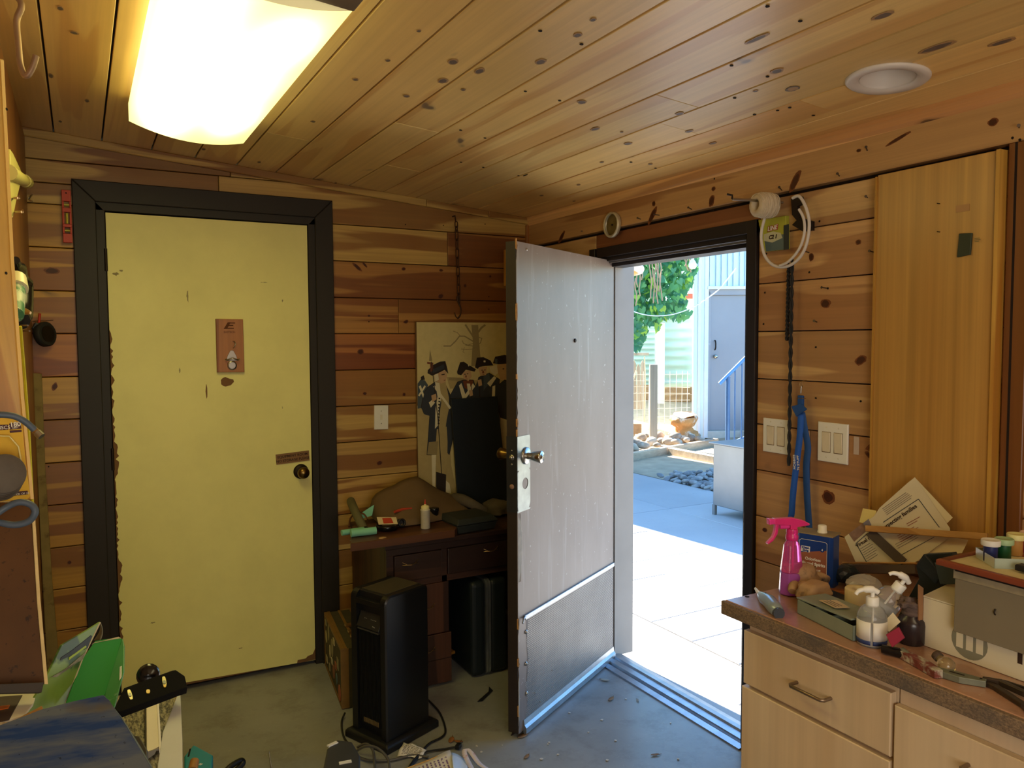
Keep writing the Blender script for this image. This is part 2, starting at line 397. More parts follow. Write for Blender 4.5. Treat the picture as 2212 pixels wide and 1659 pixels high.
for i in range(len(xs)-1):
    b, a = xs[i], xs[i+1]
    ys = [-4.6]+sorted(cj.get(i, []))+[0.02]
    for y0, y1 in zip(ys, ys[1:]):
        mb = M(); g2 = .0030
        A = Vector((a+g2, 0, ceilz(a+g2))); B = Vector((b-g2, 0, ceilz(b-g2)))
        u = (B-A).normalized(); n = Vector((0, 1, 0)).cross(u).normalized()
        if n.z > 0: n = -n
        L = (B-A).length
        CX_, CY_, CR_ = -.277, -2.262, .088
        if a < CX_+CR_ and b > CX_-CR_ and y0 < CY_ < y1:
            cu = (Vector((CX_, 0, ceilz(CX_)))-A).dot(u)
            # three pieces of outline: the board keeps its length but is cut round the downlight
            e0 = L if cu > L/2 else 0.0
            if cu > L-.02 or cu < .02 or True:
                edge_ = L if abs(L-cu) < abs(cu) else 0.0
                dd_ = edge_-cu; hh_ = math.sqrt(max(CR_*CR_-dd_*dd_, 0)); arc = []
                a0_ = math.atan2(-hh_, dd_); a1_ = math.atan2(hh_, dd_)
                if edge_ == L:      # bite opens on the far edge: walk the arc through the inside
                    a0_, a1_ = a0_, a1_-2*math.pi if a1_ > 0 else a1_
                    arc = [(cu+CR_*math.cos(a0_+(a1_-a0_)*k_/20), CY_+CR_*math.sin(a0_+(a1_-a0_)*k_/20)) for k_ in range(21)]
                    pts = [(0, y0+.001), (L, y0+.001)]+arc+[(L, y1-.001), (0, y1-.001)]
                else:
                    arc = [(cu+CR_*math.cos(a1_+(a0_-a1_)*k_/20), CY_+CR_*math.sin(a1_+(a0_-a1_)*k_/20)) for k_ in range(21)]
                    pts = [(0, y0+.001), (L, y0+.001), (L, y1-.001), (0, y1-.001)]+arc
            mb.prism(pts, A, u, (0, 1, 0), n, -.015, .0006)
        else:
            mb.prism([(0, y0+.001), (L, y0+.001), (L, y1-.001), (0, y1-.001)], A, u, (0, 1, 0), n, -.015, SEED.uniform(0, .001), inset=.0016)
        mb.build('board', w_ceil, ceiling, color=tint(.88, 1.08, .04))

# ---- yellow door (door_1) with its frame
FX0, FX1, FT = -2.101, -1.060, 2.151
DX0, DX1, DT = -1.985, -1.175, 2.032
fr = thing('door_frame', (-1.58, 0, 0), 'wide dark brown painted door frame around the pale door', 'door frame', kind='structure')
fr.name = 'trim_5'
def fr_piece(pts, d0, d1, name='casing'):
    return M().prism(pts, (0, 0, 0), (1, 0, 0), (0, 0, 1), (0, -1, 0), d0, d1, inset=.003).build(name, m_frame, fr)
fr_piece([(FX0, 0), (FX0+.082, 0), (FX0+.082, FT-.082), (FX0, FT)], -.01, .018)
fr_piece([(FX1-.082, 0), (FX1, 0), (FX1, FT), (FX1-.082, FT-.082)], -.01, .018)
fr_piece([(FX0, FT), (FX0+.082, FT-.082), (FX1-.082, FT-.082), (FX1, FT)], -.01, .018)
for pts in ([(FX0+.080, 0), (DX0-.003, 0), (DX0-.003, DT+.004), (FX0+.080, DT+.04)], [(DX1+.003, 0), (FX1-.080, 0), (FX1-.080, DT+.04), (DX1+.003, DT+.004)], [(FX0+.080, DT+.004), (FX1-.080, DT+.004), (FX1-.080, FT-.080), (FX0+.080, FT-.080)]):
    M().prism(pts, (0, 0, 0), (1, 0, 0), (0, 0, 1), (0, -1, 0), -.09, .006, inset=.002).build('jamb', m_frame, fr)
def yellow_mat():
    m, t, b = newmat('pale_door_paint'); v = coords(t, rnd=False)
    c = mixc(t, ramp(t, noise(t, v, 2.5, 5, .65), [(.4, 0), (.8, .5)]), C(236, 230, 150), C(204, 198, 128))
    c = mixc(t, ramp(t, noise(t, coords(t, (9, 1, 3), False), 1.6, 6, .75), [(.68, 0), (.78, .55)]), c, C(150, 140, 100))
    t.links.new(c, b.inputs['Base Color']); b.inputs['Roughness'].default_value = .5; return m
m_yellow = yellow_mat()
m_chip = plain('bare_wood_chip', C(120, 86, 52), .8)
door1 = thing('door_1', (-1.58, 0, 0), 'pale cream flush door with chipped left edge, closed', 'door', kind='structure')
rr = random.Random(11)
# slab outline with a ragged hinge edge
L = [(DX0, .045)]
z = .045
edge = []
while z < 1.99:
    dx = 0
    if .30 < z < 1.55: dx = max(0, rr.gauss(.004, .004))
    if .95 < z < 1.10 or .50 < z < .62 or .25 < z < .33: dx += .010*rr.random()+.004
    edge.append((DX0+dx, z)); z += .012
front = edge+[(DX0, 2.03), (DX1, 2.032), (DX1, .02), (DX1-.001, .019)]
M().prism([(DX0, .03), (DX0, 2.03), (DX1, 2.032), (DX1, .02)], (0, .01, 0), (1, 0, 0), (0, 0, 1), (0, -1, 0), -.03, .0085).build('core', m_chip, door1)
M().prism([(p[0], p[1]) for p in front], (0, .01, 0), (1, 0, 0), (0, 0, 1), (0, -1, 0), .0080, .0105).build('panel_skin', m_yellow, door1)
# worn patches
def blob(cx, cz, rx, rz, name, mat, d0=.0100, d1=.0112, k=14, jag=.25, sd=1, parent=None, Y=.01):
    r2 = random.Random(sd); pts = []
    for i in range(k):
        a = 2*math.pi*i/k; q = 1+r2.uniform(-jag, jag*.3); pts.append((cx+rx*q*math.cos(a), cz+rz*q*math.sin(a)))
    return M().prism(pts, (0, Y, 0), (1, 0, 0), (0, 0, 1), (0, -1, 0), d0, d1).build(name, mat, parent)
p = onY(490, 825); blob(p.x, p.z, .028, .022, 'worn_patch', m_chip, sd=2, parent=door1)
p = onY(446, 845); blob(p.x, p.z, .004, .032, 'worn_patch', m_chip, sd=3, parent=door1)
M().prism([(DX1-.085, .021), (DX1, .021), (DX1, .075), (DX1-.012, .05), (DX1-.035, .045), (DX1-.045, .036), (DX1-.082, .036)], (0, .01, 0), (1, 0, 0), (0, 0, 1), (0, -1, 0), .0104, .0114).build('worn_patch', m_chip, door1)
for i, (px, py, rx, rz) in enumerate(((250, 592, .012, .007), (262, 585, .008, .005), (572, 610, .010, .0015), (610, 650, .003, .008), (388, 800, .003, .012), (565, 610, .006, .001), (610, 880, .0015, .006), (330, 1345, .01, .003), (520, 1400, .012, .003), (405, 640, .004, .03))):
    p = onY(px, py); blob(p.x, p.z, rx, rz, 'scuff', plain('scuff%d' % i, C(150, 140, 96), .7), d1=.0108, sd=20+i, parent=door1, jag=.5)
m_brass = plain('aged_brass', C(120, 96, 52), .28, metal=1, var=.2)
m_iron = plain('dark_iron', C(52, 44, 38), .5, metal=.8, var=.3)
m_steel = plain('brushed_steel', C(176, 174, 168), .28, metal=1, var=.1)
p = onY(645, 1018)
R90 = rot('X', math.pi/2)
M().lathe([(.034, 0), (.034, .004), (.029, .009), (.012, .012)], (-1.225, -.0005, .913), 24, R90).build('rosette', m_iron, door1)
ko = M().lathe([(.011, .008), (.011, .03), (.022, .036), (.027, .048), (.025, .060), (.015, .067), (.002, .069)], (-1.225, -.0005, .913), 24, R90).build('knob', m_brass, door1)
for z in (1.84, 1.03, .25):
    h = M().tube([(DX0-.004, -.006, z-.045), (DX0-.004, -.006, z+.045)], .006, 8).build('hinge', m_iron, door1)
tag(M().box(DX0-.05, DX1+.05, .05, .09, -.02, .06).build('door_threshold', m_dark), 'dark gap under the pale door', 'threshold', kind='structure').name = 'trim_6'
tag(M().box(-2.1, -1.06, .075, .1, 0, 2.15).build('backing', m_dark), 'dark space behind the closed pale door', 'backing', kind='structure').name = 'trim_7'
# wooden bottle opener plaque
m_plaq = wood('plaque_wood', C(176, 112, 52), C(140, 82, 36), 'Z', knots=0, objcol=False)
x0, z1 = -1.578, 1.606; x1, z0 = -1.465, 1.376
bo = thing('bottle_opener', ((x0+x1)/2, -.002, z0), 'wooden wall bottle opener plaque with metal mouth on the pale door', 'bottle opener')
M().prism([(x0, z0), (x1, z0-.002), (x1-.001, z1-.001), (x0, z1)], (0, -.001, 0), (1, 0, 0), (0, 0, 1), (0, -1, 0), .0012, .016, inset=.002).build('plaque', m_plaq, bo)
m_burn = plain('burnt_mark', C(92, 50, 20), .8)
cx = (x0+x1)/2
M().prism([(cx-.026, 1.563), (cx-.012, 1.563), (cx+.004, 1.592), (cx-.008, 1.592)], (0, 0, 0), (1, 0, 0), (0, 0, 1), (0, -1, 0), .0165, .0175).build('logo', m_burn, bo)
for zz, l in ((1.589, .028), (1.578, .020), (1.566, .022)): M().box(cx+.0-(.0 if zz > 1.58 else .012), cx+l-.006, -.0178, -.0165, zz-.0022, zz+.0022).build('logo_bar', m_burn, bo)
text('EASTECH', .0115, (cx-.002, -.0178, 1.549), (1, 0, 0), (0, 0, 1), m_burn, bo)
mo = M().lathe([(.020, 0), (.020, .004), (.014, .006)], (cx+.005, -.017, 1.405), 20, R90)
mo.tube([(cx+.005-.028, -.030, 1.432), (cx+.005-.022, -.040, 1.428), (cx+.005, -.046, 1.436), (cx+.005+.022, -.040, 1.428), (cx+.005+.028, -.030, 1.432)], .0035, 8)
mo.prism([(-.024, 1.425), (.024, 1.425), (.018, 1.448), (.006, 1.470), (-.006, 1.470), (-.018, 1.448)], (cx+.005, -.017, 0), (1, 0, 0), (0, 0, 1), (0, -1, 0), 0, .004)
mo.build('opener_mouth', m_steel, bo, bevel=.001)
M().tube([(cx+.012, -.017, 1.51), (cx+.014, -.030, 1.51), (cx+.018, -.040, 1.50), (cx+.014, -.042, 1.488), (cx+.010, -.034, 1.480)], .002, 8).build('hook', m_steel, bo)
# brass notice plate
pl = thing('sign', (-1.26, 0, .95), 'small brass sign reading EQUIPMENT ROOM above the door knob', 'sign')
U = Vector((1, 0, .055)).normalized(); V = Vector((-.055, 0, 1)).normalized()
og = Vector((-1.3345, -.002, .953))
M().prism([(0, 0), (.150, 0), (.150, .046), (0, .046)], og, U, V, (0, -1, 0), 0, .0025).build('plate', plain('brass_plate', C(134, 100, 62), .45, metal=.4), pl)
m_ink = plain('dark_ink', C(52, 32, 20), .8)
text('EQUIPMENT ROOM', .0155, og+U*.075+V*.032+Vector((0, -.0028, 0)), U, V, m_ink, pl, bold=.0003)
text('NO STORAGE PLEASE', .0155, og+U*.075+V*.013+Vector((0, -.0028, 0)), U, V, m_ink, pl, bold=.0003)

# ---- exterior doorway: casing, jambs, head, threshold (x=0 wall)
m_jamb = plain('grey_jamb_paint', C(150, 142, 136), .5, var=.1, vs=5)
fo = thing('door_casing', (0, -1.1, 0), 'dark painted frame of the open doorway', 'door frame', kind='structure'); fo.name = 'trim_8'
M().prism([(-1.580, 0), (-1.535, 0), (-1.535, 1.925), (-1.580, 1.925)], (0, 0, 0), (0, 1, 0), (0, 0, 1), (-1, 0, 0), -.02, .014, inset=.002).build('casing', m_frame2, fo)
M().prism([(-1.580, 1.880), (-.62, 1.880), (-.62, 1.925), (-1.580, 1.925)], (0, 0, 0), (0, 1, 0), (0, 0, 1), (-1, 0, 0), -.02, .0135, inset=.002).build('casing', m_frame2, fo)
M().prism([(-.605, 0), (-.56, 0), (-.56, 1.925), (-.605, 1.925)], (0, 0, 0), (0, 1, 0), (0, 0, 1), (-1, 0, 0), -.02, .013, inset=.002).build('casing', m_frame2, fo)
M().box(.0, .135, -1.550, -1.520, 0, 1.88).build('jamb', m_frame2, fo)
M().box(.0, .06, -1.535, -.605, 1.862, 1.89).build('head', m_frame2, fo)
M().box(.05, .135, -1.535, -.605, 1.842, 1.89).build('head_stop', m_frame2, fo)
M().box(.022, .030, -1.525, -.61, 1.855, 1.8625).build('weather_strip', m_steel, fo)
M().box(.0, .062, -.612, -.575, 0, 1.88).build('jamb', m_frame2, fo)
M().box(.055, .20, -.625, -.575, 0, 1.858).build('jamb', m_jamb, fo, bevel=.002)
M().box(.085, .10, -.632, -.62, 0, 1.855).build('stop', m_jamb, fo)
th = thing('door_sill', (.05, -1.1, 0), 'aluminium door threshold strip with two raised ridges across the doorway', 'threshold', kind='structure'); th.name = 'trim_9'
m_alu = plain('worn_aluminium', C(170, 176, 184), .38, metal=.85, var=.25, vs=20)
vs = []
prof = [(-.030, 0.0), (-.028, .006), (.0, .010), (.004, .004), (.012, .004), (.016, .016), (.040, .018), (.046, .010), (.060, .010), (.066, .018), (.095, .014), (.13, .004), (.13, -.02), (-.03, -.02)]
k = len(prof); vs = [(x+.0, y, z) for y in (-1.54, -.62) for x, z in prof]
M().add(vs, [((i+1) % k, i, k+i, k+(i+1) % k) for i in range(k)]+[list(range(k)), [k+i for i in range(k)][::-1]]).build('strip', m_alu, th)

# knots and nail holes that the photograph shows on the boards (flat marks with their own outline)
m_knot = plain('knot_brown', C(72, 34, 18), .5, var=.3, vs=60); m_knot2 = plain('knot_ring', C(118, 66, 34), .5, var=.25, vs=60); m_kgrey = plain('knot_grey', C(104, 92, 84), .5, var=.25, vs=60); m_kgrey2 = plain('knot_grey_ring', C(166, 132, 94), .45, var=.15, vs=60); m_khole = plain('nail_hole_black', C(22, 14, 8), .9)
def cpx(px, py):
    d = ray(px, py); t_ = (2.1436-.083*CAM.x-CAM.z)/(d.z+.083*d.x); return CAM+d*t_
def mark(kind, px, py, a, b_, ang, mats_, parent, ring=True):
    # a, b_: half axes in metres on the board; ang: rotation on the board
    if kind == 'back': c = onY(px, py, -.0018); u_, v_, n_ = Vector((1, 0, 0)), Vector((0, 0, 1)), Vector((0, -1, 0))
    elif kind == 'right': c = onX(px, py, -.0018); u_, v_, n_ = Vector((0, -1, 0)), Vector((0, 0, 1)), Vector((-1, 0, 0))
    elif kind == 'beam': c = onX(px, py, -.0166); u_, v_, n_ = Vector((0, -1, 0)), Vector((0, 0, 1)), Vector((-1, 0, 0))
    else: c = cpx(px, py); u_ = Vector((0, 1, 0)); v_ = Vector((1, 0, -.083)).normalized(); n_ = Vector((-.083, 0, -1)).normalized(); c = c+n_*.0014
    r5 = random.Random(int(px*7+py)); ca, sa = math.cos(ang), math.sin(ang); mb = M()
    for k_, (sc_, mi) in enumerate(((1.35, 1), (1.0, 0)) if ring else ((1.0, 0),)):
        pts = []
        for j in range(14):
            t_ = 2*math.pi*j/14; q_ = sc_*(1+r5.uniform(-.12, .12)); x, y = a*q_*math.cos(t_), b_*q_*math.sin(t_); pts.append((x*ca-y*sa, x*sa+y*ca))
        mb.mat(mi).prism(pts, c, u_, v_, n_, -.001, .00005+.00012*k_)
    return mb.build('knot' if ring else 'nail_hole', list(mats_), parent)
K1 = (m_knot, m_knot2); K2 = (m_kgrey, m_kgrey2)
for px, py, a, b_, ang in ((772, 577, .020, .006, -.7), (797, 682, .005, .004, 0), (788, 572, .012, .004, -.8), (872, 581, .008, .006, .2), (953, 584, .008, .005, 0), (779, 760, .012, .010, 0), (877, 695, .010, .006, .4), (952, 640, .012, .009, .6), (1005, 617, .006, .007, 0), (1059, 597, .005, .005, 0), (788, 850, .007, .006, 0), (873, 852, .006, .006, 0), (820, 1000, .011, .008, .2), (112, 585, .020, .010, 0), (150, 1215, .006, .006, 0), (118, 835, .012, .007, 1.2)): mark('back', px, py, a, b_, ang, K1, wall_back)
for px, py in ((876, 485), (958, 487), (1056, 641), (1056, 668), (1048, 484), (797, 695), (105, 1008)): mark('back', px, py, .0028, .0028, 0, (m_khole,), wall_back, False)
for px, py, a, b_, ang in ((1783, 656, .014, .011, 0), (1859, 778, .016, .010, .5), (1752, 555, .007, .010, .1), (1854, 523, .007, .006, 0), (1789, 1074, .017, .016, 0), (1880, 985, .016, .006, -.5), (1895, 965, .03, .010, .3), (1652, 1145, .008, .006, 0)): mark('right', px, py, a, b_, ang, K1, wall_right)
for px, py in ((1748, 588), (1788, 623), (1652, 632), (1649, 700), (1859, 867), (1762, 860), (1655, 548), (1770, 478), (1762, 750)): mark('right', px, py, .0035, .0035, 0, (m_khole,), wall_right, False)
tb1 = bpy.data.objects['trim_1']
for px, py, a, b_, ang in ((1213, 512, .028, .009, .75), (1409, 466, .030, .010, .85), (1412, 440, .008, .008, 0), (1537, 434, .016, .010, 1.2), (1541, 408, .008, .006, 0), (1717, 392, .030, .010, 1.0), (2145, 264, .010, .008, 0), (1855, 325, .006, .004, 0), (1940, 300, .03, .004, .3)): mark('beam', px, py, a, b_, ang, K1, tb1)
for px, py in ((1540, 455), (1543, 386), (2187, 298), (2203, 302)): mark('beam', px, py, .0035, .0035, 0, (m_khole,), tb1, False)
for px, py, a, b_ in ((979, 133, .014, .010), (957, 174, .015, .010), (878, 207, .009, .007), (1036, 153, .018, .009), (1168, 133, .015, .009), (1248, 75, .010, .007), (1281, 42, .007, .005), (1001, 193, .007, .005), (1257, 220, .012, .010), (1286, 278, .016, .008), (1356, 310, .013, .009), (1343, 285, .005, .004), (1468, 245, .012, .008), (1300, 350, .008, .005), (1405, 354, .008, .005), (1170, 422, .010, .006), (1250, 399, .009, .005), (1240, 434, .008, .004), (1678, 153, .014, .010), (1632, 196, .006, .005), (1540, 309, .012, .006), (1635, 83, .028, .006), (1907, 33, .018, .009), (2022, 102, .034, .010), (2165, 90, .022, .008), (905, 66, .006, .004), (838, 130, .007, .005), (1489, 283, .013, .007), (160, 70, .008, .008), (188, 217, .014, .005), (130, 17, .010, .006), (110, 163, .018, .005), (130, 262, .010, .004), (725, 395, .010, .004), (560, 350, .012, .005), (440, 322, .012, .006), (676, 262, .008, .006), (768, 171, .008, .006)): mark('ceil', px, py, a, b_, 0, K2, ceiling)
mark('ceil', 1712, 191, .016, .011, 0, (plain('knot_tan', C(176, 140, 96), .5), m_kgrey), ceiling)
for px, py in ((1167, 66), (1256, 95), (1209, 217), (1135, 197), (995, 281), (1048, 298), (1658, 13), (1729, 45), (1580, 141), (1658, 165), (1587, 211), (1630, 247), (1363, 350), (1416, 363), (1680, 238), (1706, 232), (1757, 249), (1120, 379), (1044, 361), (996, 350)): mark('ceil', px, py, .0048, .0048, 0, (m_khole,), ceiling, False)
mark('ceil', 1135, 378, .02, .004, 0, (m_khole,), ceiling, False)
for px, py in ((235, 58),): pass
# ---- the open entrance door (door_2)
HP = Vector((.050, -.612, 0)); DD = Vector((-.873, -.489, 0)).normalized(); NN = Vector((.489, -.873, 0)).normalized()
# back face line passes (-.712,-1.029); local coords: a along DD from hinge, c along NN (front face = .045)
H0 = Vector((-.712, -1.029, 0)) - DD*.865
def dP(a, z, c=.045): return H0 + DD*a + NN*c + Vector((0, 0, z))
def doormat(name, col, col2, sc=3.0):
    m, t, b = newmat(name); v = coords(t, (1, 1, .35), rnd=False)
    c = mixc(t, ramp(t, noise(t, v, sc, 5, .65), [(.3, 0), (.75, 1)]), col, col2)
    c = mixc(t, ramp(t, noise(t, coords(t, (1, 1, .08), False), 22, 3, .6), [(.6, 0), (.8, .4)]), c, C(188, 184, 180))
    c = mixc(t, ramp(t, noise(t, coords(t, (1, 1, 1), False), 60, 2, .6), [(.70, 0), (.74, .5)]), c, C(205, 200, 195))
    t.links.new(c, b.inputs['Base Color']); b.inputs['Roughness'].default_value = .42; bump(t, b, noise(t, v, 12, 4), .1, .002); return m
m_dface = doormat('grey_brown_door_paint', C(134, 122, 116), C(112, 100, 94))
m_dedge = plain('dark_brown_door_edge', C(44, 36, 32), .5, var=.15)
m_raw = plain('splintered_wood', C(186, 138, 82), .8, var=.3, vs=60)
door2 = thing('door_2', H0, 'scuffed grey brown entrance door standing open with a mesh kick panel', 'door', kind='structure')
Lw = .865
M().prism([(0, .018), (Lw, .018), (Lw, 1.870), (0, 1.870)], H0, DD, (0, 0, 1), NN, 0, .0435).build('core', m_dedge, door2, bevel=.001)
r2 = random.Random(5); edge = []
z = .02
while z < 1.865:
    dx = .0
    if z > 1.80 or .40 < z < .46 or z < .30: dx = abs(r2.gauss(.003, .004))
    elif 1.10 < z < 1.60: dx = abs(r2.gauss(.0, .0025))
    edge.append((Lw-.001-dx, z)); z += .014
M().prism([(.001, .019), (Lw-.001, .019)]+edge+[(Lw-.004, 1.869), (.001, 1.869)], H0, DD, (0, 0, 1), NN, .0434, .0455).build('door_skin', m_dface, door2)
m2 = M()
for i in range(26):
    z = r2.choice([1.83, 1.845, 1.855, 1.58, 1.60, 1.62, 1.38, 1.28, 1.20, 1.18, 1.16, .44, .42, .30, .25, .12, .10]) + r2.uniform(-.01, .01)
    l = r2.uniform(.008, .022); 
    m2.prism([(Lw-r2.uniform(.004, .010), z-l), (Lw+.001, z-l*.7), (Lw+.0015, z+l*.8), (Lw-r2.uniform(.002, .008), z+l)], H0, DD, (0, 0, 1), NN, .042, .0464)
m2.build('splintered_edge', m_raw, door2)
# worn pale streaks of paint under the lock plate
m_pale = plain('pale_primer', C(172, 164, 152), .7, var=.25, vs=30)
m2 = M()
for i in range(4):
    a = Lw-.006-i*.006; m2.prism([(a-.006, .62+i*.03), (a+.002, .60), (a+.003, .86), (a-.008, .83-i*.02)], H0, DD, (0, 0, 1), NN, .0454, .0459+i*.0002)
m2.prism([(Lw-.008, .13), (Lw-.001, .05), (Lw-.001, .22), (Lw-.006, .24)], H0, DD, (0, 0, 1), NN, .0454, .0466)
m2.build('peeling_paint', m_pale, door2)
# wraparound lock plate (front face + edge)
m_lock = plain('dull_steel_plate', C(150, 160, 162), .35, metal=.75, var=.25, vs=25)
z0, z1 = .865, 1.150
hole = []
m2 = M()
# face plate with a round hole: ring of quads
cx_, cz_ = Lw-.055, .968; a0, a1 = Lw-.092, Lw+.0022
n_ = 28; inner = []; outer = []
for i in range(n_):
    a = 2*math.pi*i/n_; dx, dz = math.cos(a), math.sin(a)
    inner.append((cx_+.0215*dx, cz_+.0215*dz))
    tx = (a1-cx_)/dx if dx > 1e-6 else ((a0-cx_)/dx if dx < -1e-6 else 9); tz = (cz_+.055-cz_)/dz if dz > 1e-6 else ((z0-cz_)/dz if dz < -1e-6 else 9)
    q = min(tx, tz); outer.append((cx_+dx*q, cz_+dz*q))
for d_ in (.0457, .0475):
    vs = [dP(a, z_, d_) for a, z_ in inner]+[dP(a, z_, d_) for a, z_ in outer]
    m2.add(vs, [(i, (i+1) % n_, n_+(i+1) % n_, n_+i) for i in range(n_)])
vs = [dP(a, z_, .0457) for a, z_ in inner]+[dP(a, z_, .0475) for a, z_ in inner]
m2.add(vs, [(i, (i+1) % n_, n_+(i+1) % n_, n_+i) for i in range(n_)])
m2.prism([(a0+.006, cz_+.055), (a1, cz_+.055), (a1, z1), (a0+.006, z1), (a0, z1-.006), (a0, cz_+.055)], H0, DD, (0, 0, 1), NN, .0457, .0475)
m2.prism([(a0, z0+.004), (a0+.004, z0), (a1, z0), (a1, z0+.006), (a0, z0+.006)], H0, DD, (0, 0, 1), NN, .0457, .0476)
m2.build('lock_plate', m_lock, door2)
m_lockd = plain('dark_steel_edge', C(58, 62, 66), .4, metal=.6, var=.2)
M().prism([(0, z0), (.0475, z0), (.0475, z1), (0, z1)], H0+DD*Lw, NN, (0, 0, 1), DD, 0, .0022).build('lock_plate_edge', m_lockd, door2)
RD = Matrix((NN, DD, Vector((0, 0, 1)))).transposed()   # not used for lathe
def axes(zaxis):
    z_ = Vector(zaxis).normalized(); x_ = z_.orthogonal().normalized(); y_ = z_.cross(x_); return Matrix((x_, y_, z_)).transposed()
RN = axes(NN); RDx = axes(DD)
M().lathe([(.0225, -.02), (.0225, .0005)], dP(cx_, cz_, .0455), 20, RN, caps=False).lathe([(.0215, 0), (.0001, 0)], dP(cx_, cz_, .034), 20, RN, caps=False).build('deadbolt_hole', plain('hole_wood', C(70, 44, 32), .9), door2)
kz = 1.072
M().lathe([(.033, 0), (.033, .004), (.029, .008), (.014, .010)], dP(Lw-.060, kz, .0478), 28, RN).build('rosette', m_steel, door2)
m_sat = plain('satin_nickel', C(190, 184, 170), .22, metal=1, var=.05)
M().lathe([(.013, .008), (.013, .024), (.018, .032), (.021, .05), (.0235, .066), (.0235, .068), (.019, .0705), (.006, .070), (.006, .073), (.001, .073)], dP(Lw-.060, kz, .0478), 28, RN).build('knob', m_sat, door2)
M().lathe([(.030, 0), (.030, .005), (.013, .010), (.013, .024), (.018, .032), (.0215, .05), (.0235, .066), (.020, .070), (.001, .072)], dP(Lw-.060, kz, -.0003), 28, axes(-NN)).build('inner_knob', m_brass, door2)
e0 = H0+DD*(Lw+.0022)+NN*.0235
M().lathe([(.011, 0), (.011, .002), (.0075, .003)], e0+Vector((0, 0, kz)), 20, RDx).lathe([(.0068, .002), (.0068, .008), (.001, .009)], e0+Vector((0, 0, kz)), 16, RDx).build('latch', m_steel, door2)
M().lathe([(.0095, 0), (.0095, .002), (.001, .0022)], e0+Vector((0, 0, .962)), 18, RDx).build('bolt_face', plain('copper_tinted_wood', C(150, 118, 98), .5), door2)
for dz in (-.026, .026): M().lathe([(.0035, 0), (.0035, .0015), (.001, .002)], e0+Vector((0, 0, kz+dz)), 10, RDx).build('screw', m_steel, door2)
# peephole
M().lathe([(.0085, 0), (.0085, .004), (.005, .006), (.001, .0045)], dP(.395, 1.505, .0455), 20, RN).build('peephole', m_iron, door2)
M().lathe([(.004, 0), (.004, .003), (.001, .004)], dP(Lw-.075, 1.845, .0455), 10, RN).build('screw', m_steel, door2)
# kick panel: expanded metal mesh between two aluminium strips
zt, zb = .448, .050
m_kick = plain('dull_sheet_behind_mesh', C(112, 108, 108), .55, metal=.3, var=.25, vs=6)
M().prism([(.004, zb), (Lw-.075, zb), (Lw-.060, .18), (Lw-.068, .3), (Lw-.060, zt-.02), (Lw-.06, zt), (.004, zt)], H0, DD, (0, 0, 1), NN, .0456, .0462).build('kick_backing', m_kick, door2)
mm = M(); rows_, step = 52, .0076; hw = .0062
def wire(p, q, wd=.0011, d=.0009):
    a, za = p; b_, zb_ = q; e = Vector((b_-a, zb_-za)).normalized(); nx, nz = -e.y*wd*.5, e.x*wd*.5
    mm.prism([(a-nx, za-nz), (b_-nx, zb_-nz), (b_+nx, zb_+nz), (a+nx, za+nz)], H0, DD, (0, 0, 1), NN, .0462, .0462+d)
z = zb+.004; k = 0
while z < zt-.004:
    lim = Lw-.066+.006*math.sin(z*40)+(.012 if z < .2 else 0)
    # one long strip for the horizontal strand, short zig-zag uprights
    mm.prism([(.006, z-.0007), (lim, z-.0007), (lim, z+.0007), (.006, z+.0007)], H0, DD, (0, 0, 1), NN, .0462, .0478)
    a = .010+(hw if k % 2 else 0)
    while a < lim-.004:
        p0 = dP(a, z, .0472); p1 = dP(a+.0022, z+step, .0466); q0 = dP(a+.0011, z, .0472); q1 = dP(a+.0033, z+step, .0466)
        if z+step < zt: mm.add([p0, q0, q1, p1], [(0, 1, 2, 3)])
        a += hw*2
    z += step; k += 1
m_mesh = plain('galvanised_mesh', C(176, 172, 168), .4, metal=.6, var=.3, vs=8)
mm.build('kick_mesh', m_mesh, door2, kind='stuff')
mb = M().prism([(0.0, zt-.002), (Lw-.045, zt-.002), (Lw-.040, zt+.016), (0.0, zt+.016)], H0, DD, (0, 0, 1), NN, .0457, .0530)
mb.tube([dP(Lw-.05, zt+.010, .050), dP(Lw-.03, zt+.010, .054), dP(Lw-.016, zt-.004, .057)], .004, 6)
mb.build('top_strip', m_alu, door2, bevel=.0015)
mb = M(); prof = [(.0457, .012), (.0457, .060), (.049, .060), (.052, .040), (.060, .030), (.060, .008), (.050, .004)]
vs = [dP(a, zz, c) for a in (0.0, Lw-.035) for c, zz in prof]; k = len(prof)
mb.add(vs, [(i, (i+1) % k, k+(i+1) % k, k+i) for i in range(k)]+[list(range(k))[::-1], [k+i for i in range(k)]]).build('door_sweep', m_alu, door2)
for a, z in ((Lw-.058, .395), (Lw-.056, .272), (Lw-.060, .155)): M().lathe([(.0085, 0), (.0085, .0015), (.004, .0025), (.004, .004), (.001, .005)], dP(a, z, .0475), 16, RN).build('washer_screw', m_steel, door2)
for a, z in ((.74, .13), (.6, .17), (.60, .10), (.45, .30), (.2, .36), (.1, .14), (.35, .21), (.70, .08)): M().lathe([(.003, 0), (.003, .002), (.001, .003)], dP(a, z, .0475), 8, RN).build('screw', m_steel, door2)
mt = M().prism([(0, 0), (.03, -.006), (.045, -.016), (.012, -.02)], H0+DD*(Lw-.03)+Vector((0, 0, .03)), DD, (0, 0, 1), NN, .02, .023).build('torn_rubber', m_dark, door2)
# little pale wood block behind the door top
p = onY(1086, 540, -.02); q = onY(1086, 618, -.02)
tag(M().box(-.172, -.150, -.045, -.021, q.z, p.z).build('wood_batten', w_bright, bevel=.002), 'short pale wood batten on the wall behind the open door top', 'batten')

